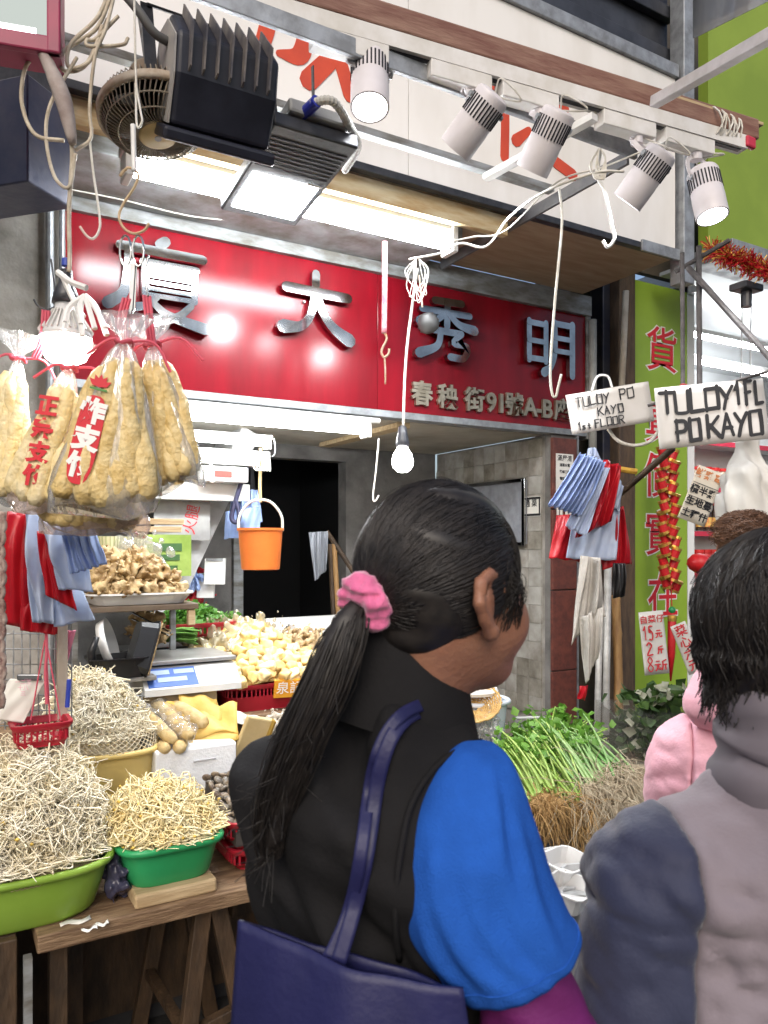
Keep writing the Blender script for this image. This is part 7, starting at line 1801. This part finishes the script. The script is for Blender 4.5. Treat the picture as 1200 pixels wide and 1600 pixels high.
for i in range(260):
    dv = nrm(R.normal(size=3)); 
    if dv[2] < -.1 or (dv @ f) > .8: continue
    ang = math.acos(max(-1, min(1, dv @ pd_))); up_k = R.uniform(.02, .075); path = []
    for u in np.linspace(0, R.uniform(.3, .7), 8):
        w = math.sin((1-u)*ang)/max(.05, math.sin(ang)); w2 = math.sin(u*ang)/max(.05, math.sin(ang)); d2 = nrm(dv*w + pd_*w2 + R.normal(0, .012, 3)); path.append(scalp(d2, 1.005 + up_k*math.sin(2.6*u)))
    fly.append(path)
strands('stray_hair', loc2w(np.array(fly)), np.full(len(fly), .00032), hair_k, W1, 3, 'stuff')
# loose fringe sweeping forward over the temple
Ps = []
for i in range(220):
    a0 = H + f*R.uniform(.02, .07) + r*R.uniform(.03, .075) + Z3*R.uniform(.05, .10); d0 = nrm(a0 - HC); a0 = scalp(d0, 1.01)
    b0 = scalp(nrm(H + f*R.uniform(.04, .085) + r*R.uniform(.055, .078) + Z3*R.uniform(-.03, .04) - HC), 1.0)
    m0 = scalp(nrm((a0+b0)/2 - HC), 1.03)
    Ps.append(smooth_path([a0, m0, b0], 4))
strands('fringe', loc2w(np.array(Ps)), np.full(len(Ps), .0008)[:, None]*np.linspace(1, .25, np.array(Ps).shape[1])[None], hair_k, W1, 3, 'stuff')
# wispy hair in front of the ear and at the nape
Ps = []
for i in range(150):
    a0 = scalp(nrm(H + f*R.uniform(.02, .05) + r*.075 + Z3*R.uniform(.0, .05) - HC), .99); b0 = H + f*R.uniform(.012, .05) + r*R.uniform(.066, .074) - Z3*R.uniform(.0, .045)
    Ps.append(smooth_path([a0, (a0+b0)/2 + r*.006 + R.normal(0, .003, 3), b0], 4))
for i in range(0):
    q = R.uniform(-1, 1); a0 = H - f*R.uniform(.045, .075) + r*.055*q - Z3*R.uniform(.045, .07); Ps.append(smooth_path([a0, a0 - Z3*.012 - f*.006 + R.normal(0, .003, 3), a0 - Z3*R.uniform(.02, .035) + R.normal(0, .005, 3)], 4))
strands('wispy_hair', loc2w(np.array(Ps)), np.full(len(Ps), .00045), hair_k, W1, 3, 'stuff')
# ponytail
pp_ = smooth_path([PON, pa(545, 968, .80), pa(522, 1030, .79), pa(490, 1110, .785), pa(455, 1190, .79), pa(430, 1270, .80), pa(425, 1345, .815)], 5)
wid = .62*np.interp(np.linspace(0, 1, len(pp_)), [0, .08, .25, .5, .75, .9, 1], [.012, .013, .026, .034, .028, .016, .006])
sdir = nrm(np.array([.9, 0, .4])); bdir = np.array([0, 1.0, 0])
Ps = []
for i in range(2600):
    u = R.normal(0, .5, 2); ln = min(len(pp_), int(len(pp_)*R.uniform(.62, 1.0))+1); idx = np.linspace(0, ln-1, 14); path = []
    ph = R.uniform(0, 6.28); fl = R.uniform(-1, 1)*.010
    for k in idx:
        i0 = int(k); i1 = min(i0+1, len(pp_)-1); t = k-i0; c = pp_[i0]*(1-t) + pp_[i1]*t; w = wid[i0]*(1-t) + wid[i1]*t
        path.append(c + sdir*u[0]*w*1.15 + bdir*u[1]*w*.6 + sdir*(fl*(k/len(pp_))**2 + .002*math.sin(k*.5+ph)))
    Ps.append(path)
strands('ponytail', loc2w(np.array(Ps)), np.full(len(Ps), .0009), hair_k, W1, 3, 'stuff')
S = SDF(np.min(pp_, 0) - .06, np.max(pp_, 0) + .06, .006); S.chain(list(pp_[::3]), list(wid[::3]*.85), .012, flat=(bdir, .6)); S.build('ponytail_core', hair_k, W1, xf=loc2w)
Ps = []
for i in range(70):   # flyaways
    k = R.integers(12, len(pp_)-1); c = pp_[k] + sdir*R.normal(0, .5)*wid[k]; v = nrm(np.array([-.5, -.1, -.6]) + R.normal(0, .5, 3)); Ps.append(smooth_path([c, c + v*.02, c + v*.045 + R.normal(0, .008, 3)], 3))
strands('flyaway_hair', loc2w(np.array(Ps)), np.full(len(Ps), .0005), hair_k, W1, 3, 'stuff')
pinks = M('pink scrunchie velvet', (.72, .16, .33), .75, col2=(.58, .10, .25), scale=30, sheen=.6, bump=.3, bscale=140)
S = SDF(PON - .07, PON + .07, .0032); pdv = nrm(pa(548, 965, .80) - PON); s1_, s2_ = frame_of(pdv); PT = []; PR = []
for q in np.linspace(0, 2*math.pi, 27): PT.append(PON + .0165*(math.cos(q)*s1_ + math.sin(q)*s2_) + pdv*.004*math.sin(3*q)); PR.append(.0125 + .003*math.sin(7*q))
S.chain(PT, PR, .004); S.ell(PON - s2_*.0 + np.array([.010, -.005, -.018]), (.016, .015, .017), None, .008); S.ell(PON + np.array([-.006, -.006, .014]), (.016, .014, .014), None, .008)
S.rough(waves(77, 9, .014, .0011)); S.build('scrunchie', pinks, W1, xf=loc2w)
# tote bag and straps
nav = M('navy tote nylon', (.014, .015, .075), .5, col2=(.011, .012, .058), scale=8, bump=.15, bscale=60)
TB = thing('tote_bag', 'navy nylon tote bag slung over the shoulder of the woman', 'bag', loc2w(np.array([-.02, .73, .72])))
def strap(px_pts, off, w, name, bag_d=None):
    Q = [(*q, 0.) if len(q) < 3 else q for q in px_pts]; Q2 = smooth_path(np.array([q[:2] for q in Q]), 6); free = [q[2] for q in Q]; P = []
    for i, q in enumerate(Q2):
        dv = hit(VST, q[0], q[1]); dv = (dv - off) if dv else .8; k = min(i//6, len(Q)-2); dF = np.interp(i/6, range(len(Q)), [x if x else 9. for x in free]) if free[k+1] else 9.
        P.append(pa(q[0], q[1], min(dv, dF if dF < 2 else 9.)))
    P = np.array(P); K5 = np.ones(5)/5
    P[2:-2] = np.stack([np.convolve(P[:, j], K5, 'valid') for j in range(3)], 1); T = np.gradient(P, axis=0); mb = MB(); G = []
    for p, t in zip(P, T):
        vw = nrm(p - np.array([0, 0, CAM_H])); sd = nrm(np.cross(t, vw)); G.append([p + sd*w*x for x in (-.5, -.25, 0, .25, .5)])
    mb.sheet(loc2w(np.array(G))); o = mb.build(name, nav, TB, True); m_ = o.modifiers.new('thickness', 'SOLIDIFY'); m_.thickness = .0018; m_.offset = 0
strap([(668, 1108), (640, 1118), (612, 1150), (592, 1210), (580, 1290), (566, 1370, .765), (548, 1440, .745), (528, 1505, .735)], .008, .015, 'strap')
strap([(662, 1100), (628, 1116), (598, 1155), (580, 1215), (570, 1290), (558, 1370, .77), (540, 1440, .75), (512, 1500, .74)], .012, .013, 'strap')
def tote_panel(name, d, q, bulge, ph):
    return cloth(name, q, d, nav, TB, 1.3, .0045, bulge, 46, 34, ph, 1.3, .004, .35)
tote_panel('front_panel', .735, [(372, 1438, .79), (725, 1552, .70), (800, 2050, .70), (330, 2000, .78)], .035, 1)
tote_panel('back_panel', .80, [(376, 1440, .80), (720, 1552, .715), (800, 2050, .76), (330, 2000, .83)], -.01, 2)
MB().sheet([[np.array(D(330 + 470*u, 2000 + 50*u, .78 - .08*u + (.05 if v else 0))) for u in np.linspace(0, 1, 6)] for v in (0, 1)]).build('base_panel', nav, TB)

# ---------------------------------------------------------------- person builder for the other figures
def coat_person(label, H, f, r, k, shoulder_z, half, coat, sleeve, trousers, hairm, sk, seed, collar=True, hood=False, curl=None, depth=.74, neck=.06, panels=None, armf=.17, grooves=(), collar_m=None):
    base = np.array([H[0], H[1], 0]) - f*.02
    P = thing('person', label, 'person', loc2w(base)); Nk = np.array([H[0], H[1], shoulder_z + neck]) - f*.035; hip = np.array([Nk[0], Nk[1], shoulder_z*.66])
    SHz = shoulder_z - .045; sR, sL = np.array([Nk[0], Nk[1], SHz]) + r*(half-.05), np.array([Nk[0], Nk[1], SHz]) - r*(half-.05)
    lo = np.array([Nk[0]-.36, Nk[1]-.34, .02]); hi = np.array([Nk[0]+.36, Nk[1]+.42, H[2]+.16])
    S = SDF(lo, hi, .008); head_on(S, H, f, r, k); S.cone(H - f*.03 - Z3*.05, Nk - Z3*.03, .048, .055, .03); S.cone(sR, sL, .04, .04, .03)
    S.cone(Nk - Z3*.12, hip, .11, .11, .04, flat=(f, .68)); legs_on(S, hip, f, r, .9)
    ends = []
    for s, sh in ((1, sR), (-1, sL)):
        el = sh + r*s*.035 - Z3*.27 - f*.02; wr_ = el + f*armf - Z3*(.22-armf) - r*s*.04; S.chain([sh, el, wr_], [.038, .032, .022], .02); hand_on(S, wr_, wr_-el, -r*s - Z3*.3, s); ends.append((sh, el, wr_))
    S.build('body', sk, P, xf=loc2w); eyes_on(P, H, f, r, k)
    S = SDF((Nk[0]-.26, Nk[1]-.24, .05), (Nk[0]+.26, Nk[1]+.24, hip[2]+.14), .012); S.cone(hip + Z3*.06, hip - Z3*.02, .135, .135, .04, flat=(f, .78)); legs_on(S, hip, f, r, 1.25); S.rough(waves(seed, 6, .1, .004)); S.build('trousers', trousers, P, xf=loc2w)
    shoes_for(P, hip, f, r, MATS['dark shoe'])
    S = SDF((Nk[0]-.34, Nk[1]-.30, hip[2]-.1), (Nk[0]+.34, Nk[1]+.30, Nk[2]+.12), .0065)
    S.cone(sR, sL, .062, .062, .04); S.cone(Nk - Z3*.02, Nk - Z3*.13, .055, .14, .05, flat=(f, .85)); S.cone(Nk - Z3*.20, hip - Z3*.04, half-.052, half-.045, .06, flat=(f, depth+.08))
    S.rough(waves(seed+1, 9, .16, .0032, [(.3, .2, 1), (.9, .2, .3), (.1, .1, 1)])); S.rough(waves(seed+2, 8, .05, .0016))
    S.cut((0, 0, hip[2]-.06), (0, 0, -1)); J = S
    for gz in grooves: S.rough(lambda X, Y, Z: .007*np.exp(-((Z - gz - .012*np.sin(5*X))/.007)**2) + 0*X + 0*Y)
    if panels is None: S.build('jacket', coat, P, xf=loc2w)
    else:
        for (sh, el, wr_) in ends:
            S.chain([sh + r*(.012 if (sh-Nk) @ r > 0 else -.012) - Z3*.014, el + r*(.02 if (sh-Nk) @ r > 0 else -.02)], [.066, .066], .05)
        for gz in ((1.112, .93) if not hood else (1.0,)): S.rough(lambda X, Y, Z: .0042*np.exp(-((Z - gz - .010*np.sin(9*X) - .003*np.sin(40*X))/.005)**2) + .0012*np.sin(190*X + 60*Y + 3*np.sin(30*X))*np.exp(-((Z - gz)/.022)**2) + 0*X + 0*Y)
        S.rough(creases(seed+11, 12, .10, .0045, [(.3, .1, 1), (.5, .2, .8), (.9, .1, .4), (.2, .1, 1)])); S.rough(creases(seed+12, 8, .045, .0022, [(.5, .1, .9), (.9, .1, .4)]))
        for sg in (1, -1):
            n_ = nrm(r*sg + Z3*.06); q_ = Nk + r*sg*panels; S.rough(lambda X, Y, Z: .0045*np.exp(-(((X-q_[0])*n_[0] + (Y-q_[1])*n_[1] + (Z-q_[2])*n_[2])/.004)**2))
        full = S.g.copy(); q0 = Nk + r*panels; q1 = Nk - r*panels
        S.cut(q0, nrm(r + Z3*.06)).cut(q1, nrm(-r + Z3*.06)); S.build('jacket', coat, P, xf=loc2w)
        for q, n_ in ((q0, nrm(r + Z3*.06)), (q1, nrm(-r + Z3*.06))):
            S.g = full.copy(); S.cut(q - n_*.0005, -n_); S.build('sleeve', sleeve, P, xf=loc2w)
        S.g = full
    for (sh, el, wr_) in (ends if panels is None else []):
        S = SDF(np.minimum(np.minimum(sh, el), wr_) - .11, np.maximum(np.maximum(sh, el), wr_) + .11, .0075); S.chain([sh + r*(.012 if (sh-Nk) @ r > 0 else -.012) - Z3*.012, el + r*(.012 if (sh-Nk) @ r > 0 else -.012), wr_*.92 + el*.08], [.066, .064, .048], .03); S.rough(waves(seed+5, 9, .08, .0035, [(.2, .1, 1), (.4, .3, .8)])); S.build('sleeve', sleeve, P, xf=loc2w)
    if collar:
        c2 = Nk - f*.005
        rg = lambda z, a, b: [loc2w(c2 + r*a*math.cos(q) + f*b*math.sin(q) + Z3*(z + .006*math.sin(3*q+z*90))) for q in np.linspace(0, 2*math.pi, 41)[:-1]]
        mb = MB(); zs = [-.062, -.050, -.040, -.030, -.020, -.010, 0, .010, .018, .026, .034, .042, .050, .054, .050, -.02]; ra = [.094, .098, .098, .092, .086, .091, .091, .086, .082, .085, .085, .081, .079, .075, .069, .072]
        mb.loft([rg(z, a, a*.98) for z, a in zip(zs, ra)], cap=False); auto_smooth(mb.build('collar', collar_m or coat, P), 70)
    if hood:
        S = SDF(Nk - .20, Nk + .20, .0065); q = Nk - f*.055 + Z3*.0
        S.ell(q, (.075, .125, .055), (f, r, Z3), .02); S.ell(q + Z3*.035 + f*.02, (.075, .11, .045), (f, r, Z3), .02); S.ell(Nk + Z3*.07 + f*.03, (.07, .075, .09), (f, r, Z3), .02, 'sub'); S.rough(waves(seed+9, 9, .06, .002)); S.build('hood', coat, P, xf=loc2w)
    return P, Nk, J
def curly_hair(P, H, f, r, mat, n, rad, low, seed, Lr=(.05, .10), sr=.0011, grow=1.0):
    R = np.random.default_rng(seed); c = H + Z3*.02 - f*.015
    S = SDF(H - .2, H + .2, .007); S.ell(c, np.array(rad)*.93, (f, r, Z3), .01); S.ell(c - f*.02 - Z3*.06*grow, np.array(rad)*np.array([.74, .80, .60]), (f, r, Z3), .03)
    S.ell(H + f*.11 - Z3*.04, (.085, .10, .11), (f, r, Z3), .02, 'sub'); S.cut(H - Z3*(low-.02), -Z3); S.rough(waves(seed, 8, .03, .002)); S.build('hair', mat, P, xf=loc2w)
    Ps = []; smooth_top = Lr[1] > .05
    while len(Ps) < n:
        ph = R.uniform(0, 2*math.pi); t0 = R.uniform(0, 2.0) if smooth_top else R.uniform(0, 1.5); dl = R.uniform(*Lr)/.09; pts = []
        az = math.cos(ph)
        if t0 > 1.0 and math.sin(ph) > .5: continue       # leave the face clear
        w = R.uniform(5, 9); p2 = R.uniform(0, 6.28); amp = R.uniform(.02, .10); out = R.normal(0, .02); rk = R.uniform(.97, 1.02) if smooth_top else R.uniform(.98, 1.10)
        if not smooth_top: amp = R.uniform(.15, .4)
        for u in np.linspace(0, 1, 14):
            t = t0 + dl*u*.9; k = rk + amp*.35*math.sin(w*u + p2)*u + out*u*u + (.10*u*u if t > 1.9 else 0); pz = ph + amp*1.4*math.sin(w*.8*u + p2*2)*u
            tt = min(t, 2.35); st = max(math.sin(tt), .82 if tt > 1.57 else 0)
            pts.append(c + f*rad[0]*k*st*math.sin(pz) + r*rad[1]*k*st*math.cos(pz) + Z3*(rad[2]*k*math.cos(tt) - max(0, t-2.35)*.05))
        Ps.append(pts)
    strands('curls', loc2w(np.array(Ps)), np.full(n, sr)[:, None]*np.linspace(1.1, .5, 14)[None], mat, P, 3, 'stuff')
lilac = M('dusty lilac jacket', (.205, .175, .20), .8, col2=(.18, .15, .17), scale=4, sheen=.2, bump=.1, bscale=220)
navyj = M('slate navy jacket panel', (.018, .022, .055), .7, col2=(.028, .035, .075), scale=6, sheen=.2, bump=.1, bscale=220)
f2 = nrm((-.12, 1, 0)); r2 = np.array([f2[1], -f2[0], 0])
H2 = np.array([.455, .885, 1.395])
P2, N2, J2 = coat_person('woman with black curly hair in lilac grey jacket with navy sleeves', H2, f2, r2, .97, 1.190, .208, lilac, navyj, M('grey trousers', (.06, .06, .07), .8), hair_k, skin2, 101, True, depth=.62, neck=.10, panels=.145, collar_m=M('dusty lilac collar', (.155, .135, .155), .8, col2=(.13, .115, .13), scale=6))
curly_hair(P2, H2, f2, r2, hair_k, 5600, (.104, .098, .104), .13, 102, (.06, .12), .0011)
pinkj = M('pink padded jacket', (.78, .42, .49), .6, col2=(.72, .36, .43), scale=5, sheen=.2, bump=.15, bscale=120)
f3 = nrm((.25, 1, 0)); r3 = np.array([f3[1], -f3[0], 0])
H3 = np.array([.705, 1.50, 1.345])
P3, N3, J3 = coat_person('person in pink hooded jacket behind the curly haired woman', H3, f3, r3, .93, 1.14, .150, pinkj, pinkj, M('blue jeans', (.06, .09, .18), .8), hair_k, skin2, 131, False, True, panels=.105)
curly_hair(P3, H3, f3, r3, hair_k, 500, (.10, .088, .10), .09, 132, (.03, .06), .0012)
f4 = nrm((-.45, .9, 0)); r4 = np.array([f4[1], -f4[0], 0])
H4 = np.array([1.255, 2.70, 1.462])
P4, N4, J4 = coat_person('passer by with brown curly hair beyond the curly haired woman', H4, f4, r4, 1.0, 1.27, .20, M('dark grey coat', (.05, .05, .055), .8), MATS['dark grey coat'], MATS['grey trousers'], hair_b, skin, 151, True, armf=.02)
curly_hair(P4, H4 + Z3*.035, f4, r4, hair_b, 1100, (.112, .100, .092), .05, 152, (.02, .045), .0016)
for _o in scene.objects:
    if _o.type == 'MESH' and _o.parent is None and 'label' not in _o and 'kind' not in _o: print('NOLABEL', _o.name)
